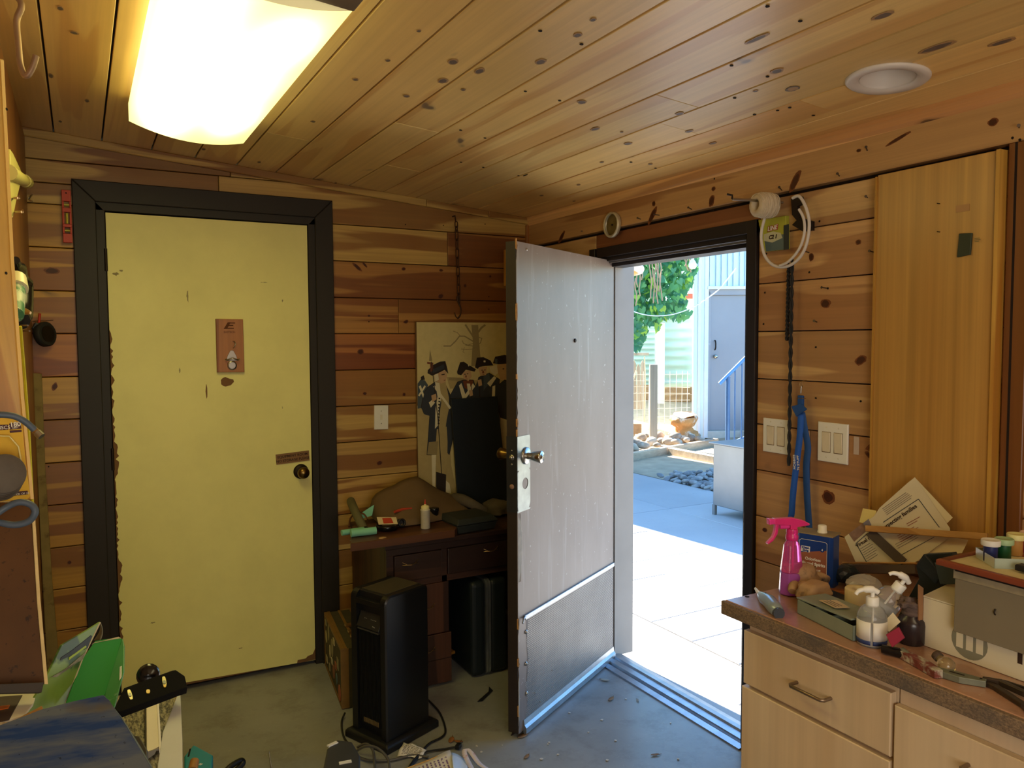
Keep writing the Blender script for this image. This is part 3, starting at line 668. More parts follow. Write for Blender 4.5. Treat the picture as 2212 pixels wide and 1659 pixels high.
# ================================================================== ceiling fixtures
m_body = plain('brown_fixture_metal', C(120, 104, 88), .5, metal=.3)
lf = thing('ceiling_light', (-1.75, -1.3, ceilz(-1.75)), 'long fluorescent ceiling light glowing through a pale plastic lens', 'ceiling light')
X0, X1, Y0, Y1 = -1.930, -1.572, -.700, -1.935
def lm():
    m, t, b = newmat('glowing_lens')
    tc = t.nodes.new('ShaderNodeTexCoord'); sx = t.nodes.new('ShaderNodeSeparateXYZ'); t.links.new(tc.outputs['Object'], sx.inputs[0])
    def gauss(cx, cy, wx, wy):
        a = N(t, 'ShaderNodeMath', operation='SUBTRACT'); t.links.new(sx.outputs[0], a.inputs[0]); a.inputs[1].default_value = cx
        a2 = N(t, 'ShaderNodeMath', operation='DIVIDE'); t.links.new(a.outputs[0], a2.inputs[0]); a2.inputs[1].default_value = wx
        a3 = N(t, 'ShaderNodeMath', operation='POWER'); t.links.new(a2.outputs[0], a3.inputs[0]); a3.inputs[1].default_value = 2
        c = N(t, 'ShaderNodeMath', operation='SUBTRACT'); t.links.new(sx.outputs[1], c.inputs[0]); c.inputs[1].default_value = cy
        c2 = N(t, 'ShaderNodeMath', operation='DIVIDE'); t.links.new(c.outputs[0], c2.inputs[0]); c2.inputs[1].default_value = wy
        c3 = N(t, 'ShaderNodeMath', operation='POWER'); t.links.new(c2.outputs[0], c3.inputs[0]); c3.inputs[1].default_value = 2
        s_ = N(t, 'ShaderNodeMath', operation='ADD'); t.links.new(a3.outputs[0], s_.inputs[0]); t.links.new(c3.outputs[0], s_.inputs[1])
        ng = N(t, 'ShaderNodeMath', operation='MULTIPLY'); ng.inputs[1].default_value = -1; t.links.new(s_.outputs[0], ng.inputs[0])
        ex = N(t, 'ShaderNodeMath', operation='EXPONENT'); t.links.new(ng.outputs[0], ex.inputs[0]); return ex.outputs[0]
    tot = None
    for g in ((-1.85, -1.55, .065, .55), (-1.84, -1.0, .06, .22), (-1.66, -1.72, .05, .12), (-1.66, -1.02, .05, .14), (-1.70, -1.35, .07, .30)):
        e = gauss(*g)
        if tot is None: tot = e
        else:
            a = N(t, 'ShaderNodeMath', operation='ADD'); t.links.new(tot, a.inputs[0]); t.links.new(e, a.inputs[1]); tot = a.outputs[0]
    st = N(t, 'ShaderNodeMath', operation='MULTIPLY_ADD'); t.links.new(tot, st.inputs[0]); st.inputs[1].default_value = LENS_HOT; st.inputs[2].default_value = LENS_BASE
    b.inputs['Base Color'].default_value = (.7, .68, .55, 1); b.inputs['Roughness'].default_value = .3
    b.inputs['Emission Color'].default_value = LENS_COL
    t.links.new(st.outputs[0], b.inputs['Emission Strength']); return m
LENS_HOT, LENS_BASE, LENS_COL = 9.0, 1.3, (1.0, .87, .28, 1)
m_lens = lm()
mb = M(); prof = []
zc0, zc1 = ceilz(X0), ceilz(X1)
bulge = .030
k = 14
for i in range(k+1):
    s_ = i/k; x = X0+(X1-X0)*s_; zz = (zc0*(1-s_)+zc1*s_)-.078-bulge*(1-(2*s_-1)**2)
    prof.append((x, zz))
prof = [(X0, zc0-.022)]+prof+[(X1, zc1-.022)]
k = len(prof)
vs = [(x, y, z) for y in (Y0, Y1) for x, z in prof]
mb.add(vs, [(i, i+1, k+i+1, k+i) for i in range(k-1)], True)
mb.mat(1).add(vs[:k], [list(range(k))]).add(vs[k:], [list(range(k))[::-1]])
m_lend = plain('lens_end_plastic', C(216, 206, 150), .4, es=.42, emis=(1, .84, .42, 1))
mb.build('lens', [m_lens, m_lend], lf)
M().prism([(X0+.01, zc0-.024), (X1-.01, zc1-.024), (X1-.01, zc1-.001), (X0+.01, zc0-.001)], (0, Y1-.10, 0), (1, 0, 0), (0, 0, 1), (0, 1, 0), 0, Y0-Y1+.10).build('housing', m_body, lf)
M().prism([(X0, zc0-.085), (X1, zc1-.085), (X1, zc1-.002), (X0, zc0-.002)], (0, Y1-.16, 0), (1, 0, 0), (0, 0, 1), (0, 1, 0), 0, .15).build('end_box', m_body, lf, bevel=.004)
# unseen light added over the camera end to brighten the workshop
def fill_fixture(x0, y0, ln, label, e):
    f2 = thing('ceiling_light', (x0, y0, ceilz(x0)), label, 'ceiling light')
    m_l2 = plain('fill_light_lens', C(216, 206, 150), .4, es=e, emis=(1.0, .82, .5, 1))
    M().prism([(x0-.15, ceilz(x0-.15)-.075), (x0, ceilz(x0)-.10), (x0+.15, ceilz(x0+.15)-.075), (x0+.15, ceilz(x0+.15)-.002), (x0-.15, ceilz(x0-.15)-.002)], (0, y0, 0), (1, 0, 0), (0, 0, 1), (0, 1, 0), 0, ln).build('lens', m_l2, f2)
fill_fixture(-1.0, -4.35, 1.1, 'added unseen fluorescent light over the near end of the workshop', 5.0)

# recessed round can light
p = Vector((-.277, -2.262, 0)); p.z = ceilz(p.x)
CN = Vector((-.083, 0, -1)).normalized(); RC = axes(CN)
rl = thing('recessed_light', p, 'round white recessed downlight ring set in the board ceiling', 'downlight')
m_white = plain('white_enamel', C(214, 208, 202), .45, var=.04)
M().lathe([(.068, -.001), (.1, .0), (.1, .004), (.094, .009), (.072, .007), (.066, .001)], p, 40, RC, caps=False).build('trim_ring', m_white, rl)
mm = M(); pr = [(.066, .003)]
for i in range(9): pr += [(.066-.004*i, -.006*i), (.0645-.004*i, -.006*i-.003)]
mm.lathe(pr+[(.03, -.062), (.001, -.064)], p, 36, RC, caps=False).build('baffle', m_white, rl)
# hook in the ceiling at the far left
m_pipe = plain('old_pipe_metal', C(150, 122, 100), .5, metal=.5, var=.2)
hk = [(20, 6, -1.9), (46, 8, 0), (36, 45, 0), (40, 100, 0), (44, 140, 0), (55, 164, 0), (68, 150, 0), (78, 120, 0)]
pts = [dep(px, py, 1.55) for px, py, _ in hk]; pts[0] = pts[0]+Vector((0, 0, .04))
pts = [Vector((pts[0].x, pts[0].y, 2.33))]+pts
def smooth(pts, n=6):
    out = []
    for i in range(len(pts)-1):
        p0, p1, p2, p3 = pts[max(i-1, 0)], pts[i], pts[i+1], pts[min(i+2, len(pts)-1)]
        for j in range(n):
            t_ = j/n; out.append(.5*((2*p1)+(p2-p0)*t_+(2*p0-5*p1+4*p2-p3)*t_*t_+(3*p1-p0-3*p2+p3)*t_**3))
    return out+[pts[-1]]
tag(M().tube(smooth(pts), .0062, 10).build('ceiling_hook', m_pipe), 'long bent metal hook hanging from the ceiling boards', 'hook')

# ================================================================== OUTSIDE
GZ = -.05
def G(px, py, z=GZ): return onZ(px, py, z)
UR = Vector((math.cos(YAW), -math.sin(YAW), 0)); VF = Vector((math.sin(YAW), math.cos(YAW), 0)); ZZ = Vector((0, 0, 1))
def atv(px, py, v):   # point on the vertical plane at distance v in front
    d = ray(px, py); return CAM + d*(v/(d.dot(VF)))
def P2(p): q = p-CAM; return (q.dot(UR), q.z+CAM.z)   # (u, z)
def conc(name, a, b_):
    m, t, b = newmat(name); v = coords(t, rnd=False)
    c = mixc(t, ramp(t, noise(t, v, 1.1, 5, .6), [(.3, 0), (.75, 1)]), a, b_)
    c = mixc(t, ramp(t, noise(t, v, 30, 4, .7), [(.6, 0), (.75, .3)]), c, C(120, 112, 104))
    oi = t.nodes.new('ShaderNodeObjectInfo'); c = mixc(t, 1.0, c, oi.outputs['Color'], 'MULTIPLY')
    t.links.new(c, b.inputs['Base Color']); b.inputs['Roughness'].default_value = .85; bump(t, b, noise(t, v, 60, 4), .3, .003); return m
m_conc = conc('patio_concrete', C(178, 176, 174), C(164, 162, 162))
m_dirt = plain('dry_dirt', C(176, 160, 134), .95, var=.25, vs=6, bumps=.4)
m_joint = plain('dirty_joint', C(84, 72, 58), .95)
gy = M().box(-8, 40, -25, 45, -.30, -.085).build('ground', m_dirt); tag(gy, 'dry dirt yard behind the patio', 'ground', kind='structure')
pat = M().box(.10, 3.6, -6, 4.0, -.12, -.060).build('patio_base', m_joint); tag(pat, 'gritty bed under the patio slabs', 'patio', kind='structure')
def slab(x0, x1, y0, y1, name='slab', zt=GZ, d=0): M().prism([(x0+.0025, y0+.0025), (x1-.0025, y0+.0025), (x1-.0025, y1-.0025), (x0+.0025, y1-.0025)], (0, 0, 0), (1, 0, 0), (0, 1, 0), (0, 0, 1), -.1, zt+d, inset=.004).build(name, m_conc, pat, color=(SEED.uniform(.92, 1.04),)*3)
slab(.13, .318, -1.9, .30); slab(.13, .318, .30, 3.9); slab(.13, .318, -6, -1.9)
slab(.318, .622, -1.2, .02, d=-.003); slab(.318, .622, .02, 3.9, d=-.003); slab(.318, .622, -6, -1.2, d=-.003)
for j in range(-7, 5):
    off = 0 if j % 2 == 0 else .33
    y0 = .072+.3245*j
    for a, b in ((.622, 1.278), (1.278, 1.93)): slab(a, b, y0, y0+.3245, 'paver', d=SEED.uniform(-.002, .002))
for a, b in ((.622, 1.278), (1.278, 1.93)): slab(a, b, 1.70, 3.9, d=-.002)
for a, b in ((1.93, 2.625), (2.625, 3.55)):
    for c0, c1 in ((-6, -2.3), (-2.3, 1.932), (1.932, 3.95)): slab(a, b, c0, c1)
# sandy bed, timbers
tm = wood('weathered_timber', C(196, 176, 150), C(160, 140, 116), 'X', knots=0, objcol=False, heartband=False)
A, B, Cc = Vector((3.4, 4.38, 0)), Vector((5.05, 4.82, 0)), Vector((6.3, 5.15, 0))
def beam2(name, p, q, wd, z0, z1, mat, label=None, cat=None, group=None, kind=None, parent=None):
    e = (q-p); L_ = e.length; e.normalize(); n = Vector((-e.y, e.x, 0))
    o = M().prism([(0, -wd/2), (L_, -wd/2), (L_, wd/2), (0, wd/2)], (p.x, p.y, 0), e, n, (0, 0, 1), z0, z1, inset=.006).build(name, mat, parent)
    if label: tag(o, label, cat, group, kind)
    return o
beam2('edging_timber', A, Cc, .09, -.09, .015, tm, 'long weathered edging timber in front of the boulders', 'timber')
beam2('edging_timber', Vector((5.06, 4.74, 0)), Vector((5.0, 2.6, 0)), .09, -.09, .012, tm, 'shorter edging timber running off to the grey cabinet', 'timber')
# river rocks (pile beside the slab edge)
rs = random.Random(21)
def rock_mesh(seed, sx, sy, sz, lumps=.22):
    r3 = random.Random(seed); bm = bmesh.new(); bmesh.ops.create_icosphere(bm, subdivisions=2, radius=1)
    dirs = [(Vector((r3.gauss(0, 1), r3.gauss(0, 1), r3.gauss(0, 1))).normalized(), r3.uniform(-lumps, lumps)) for _ in range(7)]
    for v in bm.verts:
        k_ = 1+sum(a*max(0, v.co.dot(d)) for d, a in dirs); v.co = Vector((v.co.x*sx*k_, v.co.y*sy*k_, v.co.z*sz*k_))
    for f in bm.faces: f.smooth = True
    me = bpy.data.meshes.new('rock'); bm.to_mesh(me); bm.free(); return me
def rockmat(name, a, b_):
    m, t, b = newmat(name); v = coords(t); oi = t.nodes.new('ShaderNodeObjectInfo')
    c = mixc(t, oi.outputs['Random'], a, b_); c = mixc(t, ramp(t, noise(t, v, 14, 4), [(.45, 0), (.7, .5)]), c, C(200, 196, 188))
    t.links.new(c, b.inputs['Base Color']); b.inputs['Roughness'].default_value = .8; return m
m_rock = rockmat('river_stone', C(150, 146, 144), C(110, 106, 106)); m_bould = rockmat('boulder_stone', C(176, 160, 140), C(140, 124, 108))
meshes = [rock_mesh(i, .055, .035, .024) for i in range(8)]
for me in meshes: me.materials.append(m_rock)
poly = [(1395, 1024), (1480, 1004), (1533, 998), (1533, 1056), (1470, 1043), (1400, 1032)]
def inpoly(x, y, P_):
    c_ = False; j = len(P_)-1
    for i in range(len(P_)):
        if ((P_[i][1] > y) != (P_[j][1] > y)) and x < (P_[j][0]-P_[i][0])*(y-P_[i][1])/(P_[j][1]-P_[i][1])+P_[i][0]: c_ = not c_
        j = i
    return c_
wpoly = [G(*q, -.06) for q in poly]; wp = [(q.x, q.y) for q in wpoly]+[(4.9, 1.9), (3.7, 1.9)]
wp = [(3.62, 3.3), (4.45, 3.35), (4.75, 2.9), (4.8, 2.2), (3.60, 2.2), (3.55, 2.4)]
cnt = 0; used = []
while cnt < 170:
    x, y = rs.uniform(3.5, 4.9), rs.uniform(2.2, 3.5)
    if not inpoly(x, y, wp): continue
    o = bpy.data.objects.new('river_rock', rs.choice(meshes)); COL.objects.link(o)
    k_ = rs.uniform(.65, 1.25); lift = .0 if cnt < 110 else .035
    o.location = (x, y, -.064+lift+.01*rs.random()); o.rotation_euler = (rs.uniform(-.4, .4), rs.uniform(-.4, .4), rs.uniform(0, 6.3)); o.scale = (k_, k_, k_)
    tag(o, 'grey river stone in the heap between the patio slab and grey cabinet', 'stone', 'river stones heaped at the slab edge'); cnt += 1
bm_ = [rock_mesh(40+i, .105, .075, .065, .3) for i in range(6)]
for me in bm_: me.materials.append(m_bould)
bl = [(1352, 962), (1362, 950), (1378, 968), (1386, 955), (1398, 950), (1392, 972), (1405, 963), (1412, 952), (1418, 972), (1428, 962), (1436, 958), (1444, 965), (1455, 955), (1462, 966), (1472, 952), (1484, 960), (1496, 955), (1510, 958), (1370, 978), (1350, 985), (1346, 972), (1506, 950), (1450, 948), (1428, 950)]
for i, (px, py) in enumerate(bl):
    q = G(px, py-1, -.04); o = bpy.data.objects.new('boulder', bm_[i % 6]); COL.objects.link(o); k_ = rs.uniform(.6, 1.15)
    o.location = (q.x, q.y, .02); o.rotation_euler = (rs.uniform(-.3, .3), rs.uniform(-.3, .3), rs.uniform(0, 6.3)); o.scale = (k_,)*3
    tag(o, 'rounded boulder in the row behind the edging timber', 'boulder', 'boulders behind the timber edging')
# metal cabinet on legs outside
m_cab = plain('grey_sheet_metal', C(128, 130, 134), .35, metal=.7, var=.2, vs=2)
mc = thing('metal_cabinet', (3.1, 1.3, GZ), 'grey sheet metal cabinet on short legs on the patio', 'cabinet')
M().box(2.805, 3.42, .62, 1.560, .035, .585).build('body', m_cab, mc, bevel=.006)
M().box(2.775, 3.45, .59, 1.590, .585, .600).build('top', m_cab, mc, bevel=.004)
for x, y in ((2.81, 1.545), (3.40, 1.545), (2.81, .64), (3.40, .64)): M().box(x-.012, x+.016, y-.016, y+.016, GZ, .04).build('leg', m_cab, mc)
# unseen blocks added to cast the shade on the patio
m_shade_block = plain('shade_block_mat', C(150, 140, 126), .8)
tag(M().box(1.72, 3.35, 4.45, 8.0, -.06, 4.2).build('shade_block', m_shade_block), 'tall unseen block added to shade the patio beyond the doorway', 'shade block', kind='structure')
tag(M().box(3.4, 4.55, 6.6, 9.0, -.06, 4.6).build('shade_block', m_shade_block), 'second taller unseen block added for shade behind the first', 'shade block', kind='structure')
tag(M().prism([(-2.7, 2.50), (.105, 2.27), (.105, 2.33), (-2.7, 2.56)], (0, -5, 0), (1, 0, 0), (0, 0, 1), (0, 1, 0), 0, 5.6).build('roof', plain('roofing', C(90, 84, 78), .9)), 'roof slab of the workshop', 'roof', kind='structure')
# corrugated building (plane at v=12.2)
VB = 12.2
m_corr = plain('pale_galvanised_sheet', C(208, 224, 228), .4, metal=.2, var=.1, vs=2)
m_trimw = plain('white_metal_trim', C(226, 232, 236), .45, var=.05)
m_gdoor = plain('grey_steel_door', C(150, 152, 160), .45, var=.06, vs=2, col2=C(196, 198, 204), thr=(.68, .74))
def vp(px, py, v=VB): return P2(atv(px, py, v))
bb = thing('metal_building', atv(1560, 940, VB), 'pale corrugated metal building with a grey steel door', 'building')
u0, zb0 = vp(1514, 946); u1 = u0+4.2; ztop = 4.6; uD0 = vp(1530, 640)[0]; zD1 = vp(1560, 625)[1]; zD0 = vp(1560, 931)[1]
VO = CAM+VF*VB; VO.z = 0
# side and ribbed front
M().prism([(u0, zb0-.1), (u0, ztop), (u1, ztop), (u1, zD1+.02), (uD0-.03, zD1+.02), (uD0-.03, zb0-.1)], VO, UR, ZZ, -VF, -.10, -.02).build('wall_panel', m_corr, bb)
M().prism([(0, zb0-.1), (4, zb0-.1), (4, ztop), (0, ztop)], VO+UR*u0, (VF+UR*.30).normalized(), ZZ, (UR-VF*.30).normalized(), .0, .06).build('side_wall', m_corr, bb)
i = 0; uu = uD0+.015
while uu < uD0+1.4:
    wd = .085 if i % 2 else .10
    M().prism([(uu, zD1+.03), (uu+.018, zD1+.03), (uu+.018, ztop), (uu, ztop)], VO, UR, ZZ, -VF, -.02, .012, inset=.005).build('rib', m_corr, bb); uu += wd; i += 1
for k_, (pa, pb) in enumerate(((1498, 1507), (1507, 1514), (1514, 1521), (1521, 1530))):
    a, b = vp(pa, 700)[0], vp(pb, 700)[0]
    M().prism([(a, zb0), (b, zb0), (b, ztop), (a, ztop)], VO, UR, ZZ, -VF, -.06, .01+.012*(k_ % 2), inset=.004).build('corner_trim', m_trimw if k_ % 2 else m_corr, bb)
M().prism([(uD0-.02, zD1-.0), (uD0+1.5, zD1), (uD0+1.5, zD1+.05), (uD0-.02, zD1+.05)], VO, UR, ZZ, -VF, -.03, .03, inset=.004).build('head_flashing', m_trimw, bb)
dr = M().prism([(uD0+.045, zD0+.01), (uD0+1.15, zD0+.01), (uD0+1.15, zD1-.09), (uD0+.045, zD1-.09)], VO, UR, ZZ, -VF, -.09, -.045, inset=.004).build('door', m_gdoor, bb)
M().prism([(uD0-.01, zD0-.02), (uD0+.045, zD0-.02), (uD0+.045, zD1-.05), (uD0-.01, zD1-.0)], VO, UR, ZZ, -VF, -.09, -.01, inset=.003).build('door_jamb', m_gdoor, bb)
M().prism([(uD0-.01, zD1-.09), (uD0+1.2, zD1-.09), (uD0+1.2, zD1), (uD0-.01, zD1)], VO, UR, ZZ, -VF, -.09, -.01, inset=.003).build('door_head', m_gdoor, bb)
u_, z_ = vp(1546, 770)
kb = M().lathe([(.03, 0), (.03, .01), (.012, .015), (.012, .03), (.028, .04), (.030, .06), (.02, .07), (.001, .072)], VO+UR*u_+ZZ*z_+VF*.046, 20, axes(-VF)).build('door_knob', m_sat, dr)
u_, z_ = vp(1546, 746)
hd = [VO+UR*u_+ZZ*(z_+dz)-VF*(dv-.046) for dz, dv in ((.075, 0), (.07, .03), (.03, .05), (-.03, .05), (-.06, .03), (-.07, 0))]
M().tube(hd, .010, 8).build('pull_handle', m_iron, dr)
M().prism([(uD0-.0, zb0-.01), (uD0+1.5, zb0-.01), (uD0+1.5, zD0), (uD0-.0, zD0)], VO, UR, ZZ, -VF, -.09, .015, inset=.004).build('sill_board', plain('white_sill', C(206, 200, 188), .7), bb)
# stair rail with steps
m_rail = plain('blue_grey_rail_paint', C(70, 104, 150), .4, metal=.3)
VR = 11.0; VOr = CAM+VF*VR; VOr.z = 0
rl_ = thing('stair_railing', atv(1575, 950, VR), 'blue grey metal stair railing in front of the steel door', 'railing')
def rp(px, py): u_, z_ = P2(atv(px, py, VR)); return VOr+UR*u_+ZZ*z_
M().tube([rp(1554, 829), rp(1617, 766), rp(1680, 703), rp(1720, 700)], .026, 10).build('handrail', plain('sky_sheen_handrail', C(84, 140, 204), .4), rl_)  # sky reflection on the top rail put into its blue colour
for i, (px, wd) in enumerate(((1573, .032), (1588, .011), (1603, .011), (1618, .011), (1634, .011), (1650, .032), (1690, .032))):
    top = rp(px, 829-(px-1554)*1.0+4); M().tube([Vector((top.x, top.y, GZ)), top], wd, 8).build('post', m_rail, rl_)
M().tube([rp(1575, 958), rp(1612, 944), rp(1640, 915)], .02, 8).build('lower_rail', m_rail, rl_)
sp = thing('garden_steps', atv(1660, 950, 11.3), 'concrete steps leading up to the steel door', 'steps')
for i in range(4): M().prism([(1.0+.0+.28*i, 0), (5.2, 0), (5.2, 1.0), (1.0+.28*i, 1.0)], VOr+VF*.1+UR*(P2(atv(1600, 950, VR))[0]-.6), UR, VF, ZZ, -.06+.16*i-.05, GZ+.16*(i+1), inset=.006).build('step', m_conc, sp, color=(1, 1, 1))
# back fence: corrugated sheets, white post, boards
VC = 16.0; VOc = CAM+VF*VC; VOc.z = 0
m_green = plain('pale_green_corrugated', C(176, 204, 194), .45, metal=.1, var=.1, vs=1.5)
def corrug(name, ua, ub, za, zb_, pitch, label, vv=VC, amp=.018):
    VOx = CAM+VF*vv; VOx.z = 0; n_ = int((zb_-za)/pitch*8)
    def fn(s_, t_): z__ = za+(zb_-za)*t_; return VOx+UR*(ua+(ub-ua)*s_)+ZZ*z__-VF*(amp*math.sin(2*math.pi*z__/pitch))
    return tag(M().grid(fn, 1, n_).build(name, m_green, solid=.003), label, 'fence panel')
ua, za = P2(atv(1428, 838, VC)); ub, zb_ = P2(atv(1505, 652, VC))
corrug('corrugated_sheet', ua, ub+.12, za, zb_, .19, 'pale green corrugated fence sheet beside the metal building')
ua, za = P2(atv(1320, 838, VC)); ub, zb_ = P2(atv(1424, 600, VC))
corrug('corrugated_sheet', ua-1.5, ub, za, zb_, .11, 'finely corrugated fence sheet behind the ivy')
def vbox(name, pxa, pya, pxb, pyb, v, th, mat, label=None, cat=None, parent=None, group=None, inset=.006):
    VOx = CAM+VF*v; VOx.z = 0; a = P2(atv(pxa, pya, v)); b = P2(atv(pxb, pyb, v))
    o = M().prism([(a[0], b[1]), (b[0], b[1]), (b[0], a[1]), (a[0], a[1])], VOx, UR, ZZ, -VF, -th, 0, inset=inset).build(name, mat, parent)
    if label: tag(o, label, cat, group)
    return o
m_wpost = plain('white_painted_post', C(236, 232, 222), .7); m_gwood = wood('grey_weathered_wood', C(168, 156, 138), C(130, 116, 98), 'Z', knots=0, objcol=False, heartband=False)
m_bwood = wood('brown_board', C(190, 150, 104), C(150, 112, 74), 'X', knots=0, objcol=False, heartband=False)
vbox('fence_post', 1418, 698, 1435, 900, 15.2, .16, m_wpost, 'tall white fence post behind the grey wooden post', 'post')
vbox('fence_post', 1405, 788, 1420, 950, 11.6, .10, m_gwood, 'short grey wooden post standing before the white post', 'post')
for i, (a, b) in enumerate(((836, 852), (853, 868), (869, 886))): vbox('retaining_board', 1436, a, 1512, b, 15.5, .06, m_bwood, '%s brown retaining board under the green corrugated sheet' % ('top', 'middle', 'lowest')[i], 'board')
for i, (a, b) in enumerate(((832, 848), (850, 864), (866, 880))): vbox('retaining_board', 1250, a, 1404, b, 15.5, .06, m_bwood, '%s brown board low behind the grey pickets' % ('top', 'middle', 'lowest')[i], 'board')
vbox('roof_edge', 1470, 634, 1520, 644, 19, .3, plain('red_roof_edge', C(196, 96, 74), .7), 'red roof edge of a house beyond the fence', 'roof edge')
vbox('house_wall', 1462, 644, 1560, 780, 19.4, .3, m_wpost, 'white house wall beyond the corrugated fence', 'house')
pk = thing('picket_gate', atv(1380, 880, 13.2), 'three grey pointed fence pickets behind the wire fence', 'fence')
VP_ = CAM+VF*13.2; VP_.z = 0
for pxa, pxb, pt in ((1366, 1374, 778), (1375, 1383, 786), (1384, 1392, 778)):
    a = P2(atv(pxa, 884, 13.2)); b = P2(atv(pxb, pt, 13.2)); m_ = (a[0]+b[0])/2
    M().prism([(a[0], a[1]), (b[0], a[1]), (b[0], b[1]-.06), (m_, b[1]), (a[0], b[1]-.06)], VP_, UR, ZZ, -VF, -.02, 0, inset=.003).build('picket', m_gwood, pk)
a = P2(atv(1355, 768, 13.2)); b = P2(atv(1402, 762, 13.2)); M().prism([(a[0], a[1]), (b[0], a[1]), (b[0], b[1]), (a[0], b[1])], VP_, UR, ZZ, -VF, -.05, -.02).build('rail', m_gwood, pk)
# dirt bank rising to the fence
def bank(s_, t_):
    v = 11.9+4.2*t_; u = -8+18*s_; z_ = -.08+.42*min(1, max(0, t_)) + .03*math.sin(u*2.1+v)*math.sin(v*1.7)
    q = CAM+UR*u+VF*v; q.z = z_; return q
tag(M().grid(bank, 60, 14).build('dirt_bank', m_dirt), 'sunlit dirt bank rising to the back fence', 'bank', kind='structure')
# wire fence (mesh of thin wires between posts)
m_wire = plain('pale_wire', C(220, 212, 196), .5, metal=.3)
wfn = M(); VW = 12.6
for i in range(9):
    zz = .05+.115*i
    pts = [CAM+UR*u_+VF*VW+Vector((0, 0, zz+.02*math.sin(u_*1.3+i)-CAM.z)) for u_ in [1.5+.14*j for j in range(11)]]; wfn.tube(pts, .004, 4)
for j in range(16):
    u_ = 1.5+.09*j; q = CAM+UR*u_+VF*VW; wfn.tube([Vector((q.x, q.y, -.02)), Vector((q.x+.02*math.sin(j), q.y, 1.0))], .003, 4)
tag(wfn.build('wire_fence', m_wire, kind='stuff'), 'sagging wire mesh fence in front of the dirt bank', 'wire fence')
m_hose = plain('cream_hose', C(222, 206, 170), .6)
for k_, (pts_, lab) in enumerate((([(1352, 790), (1350, 812), (1356, 830), (1366, 824), (1374, 800)], 'cream cord loop hanging at the pickets'), ([(1362, 760), (1362, 830), (1363, 910)], 'thin cream upright stake by the pickets'), ([(1392, 770), (1394, 830), (1392, 910)], 'bent cream stake beside the grey post'))):
    tag(M().tube(smooth([atv(x, y, 12.4) for x, y in pts_], 6), .010, 6).build('garden_stake' if k_ else 'rope_loop', m_hose), lab, 'stake' if k_ else 'rope')
# stump and block
q = G(1478, 950, -.04)
sm = M(); r3 = random.Random(4); prof = []
for i in range(8):
    zz = i/7*.42; prof.append((.20+.05*math.sin(i*1.3)-.03*i/7, zz))
sm.lathe(prof, (q.x, q.y, -.06), 14, rot('X', .12) @ rot('Y', -.15))
for v in sm.v: v += Vector((r3.uniform(-.025, .025), r3.uniform(-.025, .025), r3.uniform(-.02, .02)))
st = sm.build('tree_stump', plain('sunlit_bark', C(206, 150, 92), .85, var=.3, vs=10, col2=C(226, 214, 196), thr=(.5, .62), bumps=.5)); tag(st, 'split tree stump beside the metal building corner', 'stump')
vbox('wood_block', 1344, 916, 1386, 938, 12.0, .2, m_bwood, 'cut wooden block lying behind the boulders', 'block')
# leaf litter
# ivy mass
m_leafs = []
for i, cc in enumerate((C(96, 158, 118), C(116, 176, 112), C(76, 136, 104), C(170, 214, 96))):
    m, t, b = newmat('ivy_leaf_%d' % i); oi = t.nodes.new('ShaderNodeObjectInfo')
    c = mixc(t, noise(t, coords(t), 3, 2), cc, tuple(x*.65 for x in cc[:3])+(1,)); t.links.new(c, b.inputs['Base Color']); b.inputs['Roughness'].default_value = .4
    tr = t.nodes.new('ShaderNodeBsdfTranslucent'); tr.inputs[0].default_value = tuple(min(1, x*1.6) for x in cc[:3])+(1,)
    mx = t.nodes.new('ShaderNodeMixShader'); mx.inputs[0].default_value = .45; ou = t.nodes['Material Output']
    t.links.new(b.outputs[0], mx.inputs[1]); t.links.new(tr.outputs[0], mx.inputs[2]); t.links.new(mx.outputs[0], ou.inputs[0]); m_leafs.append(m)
leaf2d = [(0, -.2), (.25, -.45), (.5, -.3), (.42, .1), (.2, .35), (0, .75), (-.2, .35), (-.42, .1), (-.5, -.3), (-.25, -.45)]
def leaf_add(mb, c, R_, s_, mi):
    mb.mat(mi); vs = [c + R_ @ Vector((x*s_, y*s_, -.12*abs(x)*s_)) for x, y in leaf2d]
    mb.add(vs, [(0, 1, 2, 3, 4, 5), (0, 5, 6, 7, 8, 9)])
ivy = thing('ivy', dep(1420, 640, 9.2), 'dense hanging ivy with backlit leaves above the back fence', 'ivy')
ip = [(1260, 470), (1530, 500), (1512, 548), (1500, 600), (1478, 640), (1492, 680), (1470, 690), (1430, 688), (1420, 712), (1398, 700), (1392, 740), (1378, 758), (1362, 750), (1352, 782), (1338, 770), (1250, 700)]
ri = random.Random(9); big = M(); nl = 0; k_ = 0
leafmesh = []
for i in range(12):
    mb = M(); leaf_add(mb, Vector((0, 0, 0)), Matrix.Identity(3), 1.0, 0)
    me = bpy.data.meshes.new('leaf'); me.from_pydata([tuple(v) for v in mb.v], [], mb.f); me.materials.append(m_leafs[(0, 1, 0, 2, 0, 3, 1, 0, 2, 1, 0, 1)[i]]); leafmesh.append(me)
inv = Matrix.Translation(ivy.location).inverted()
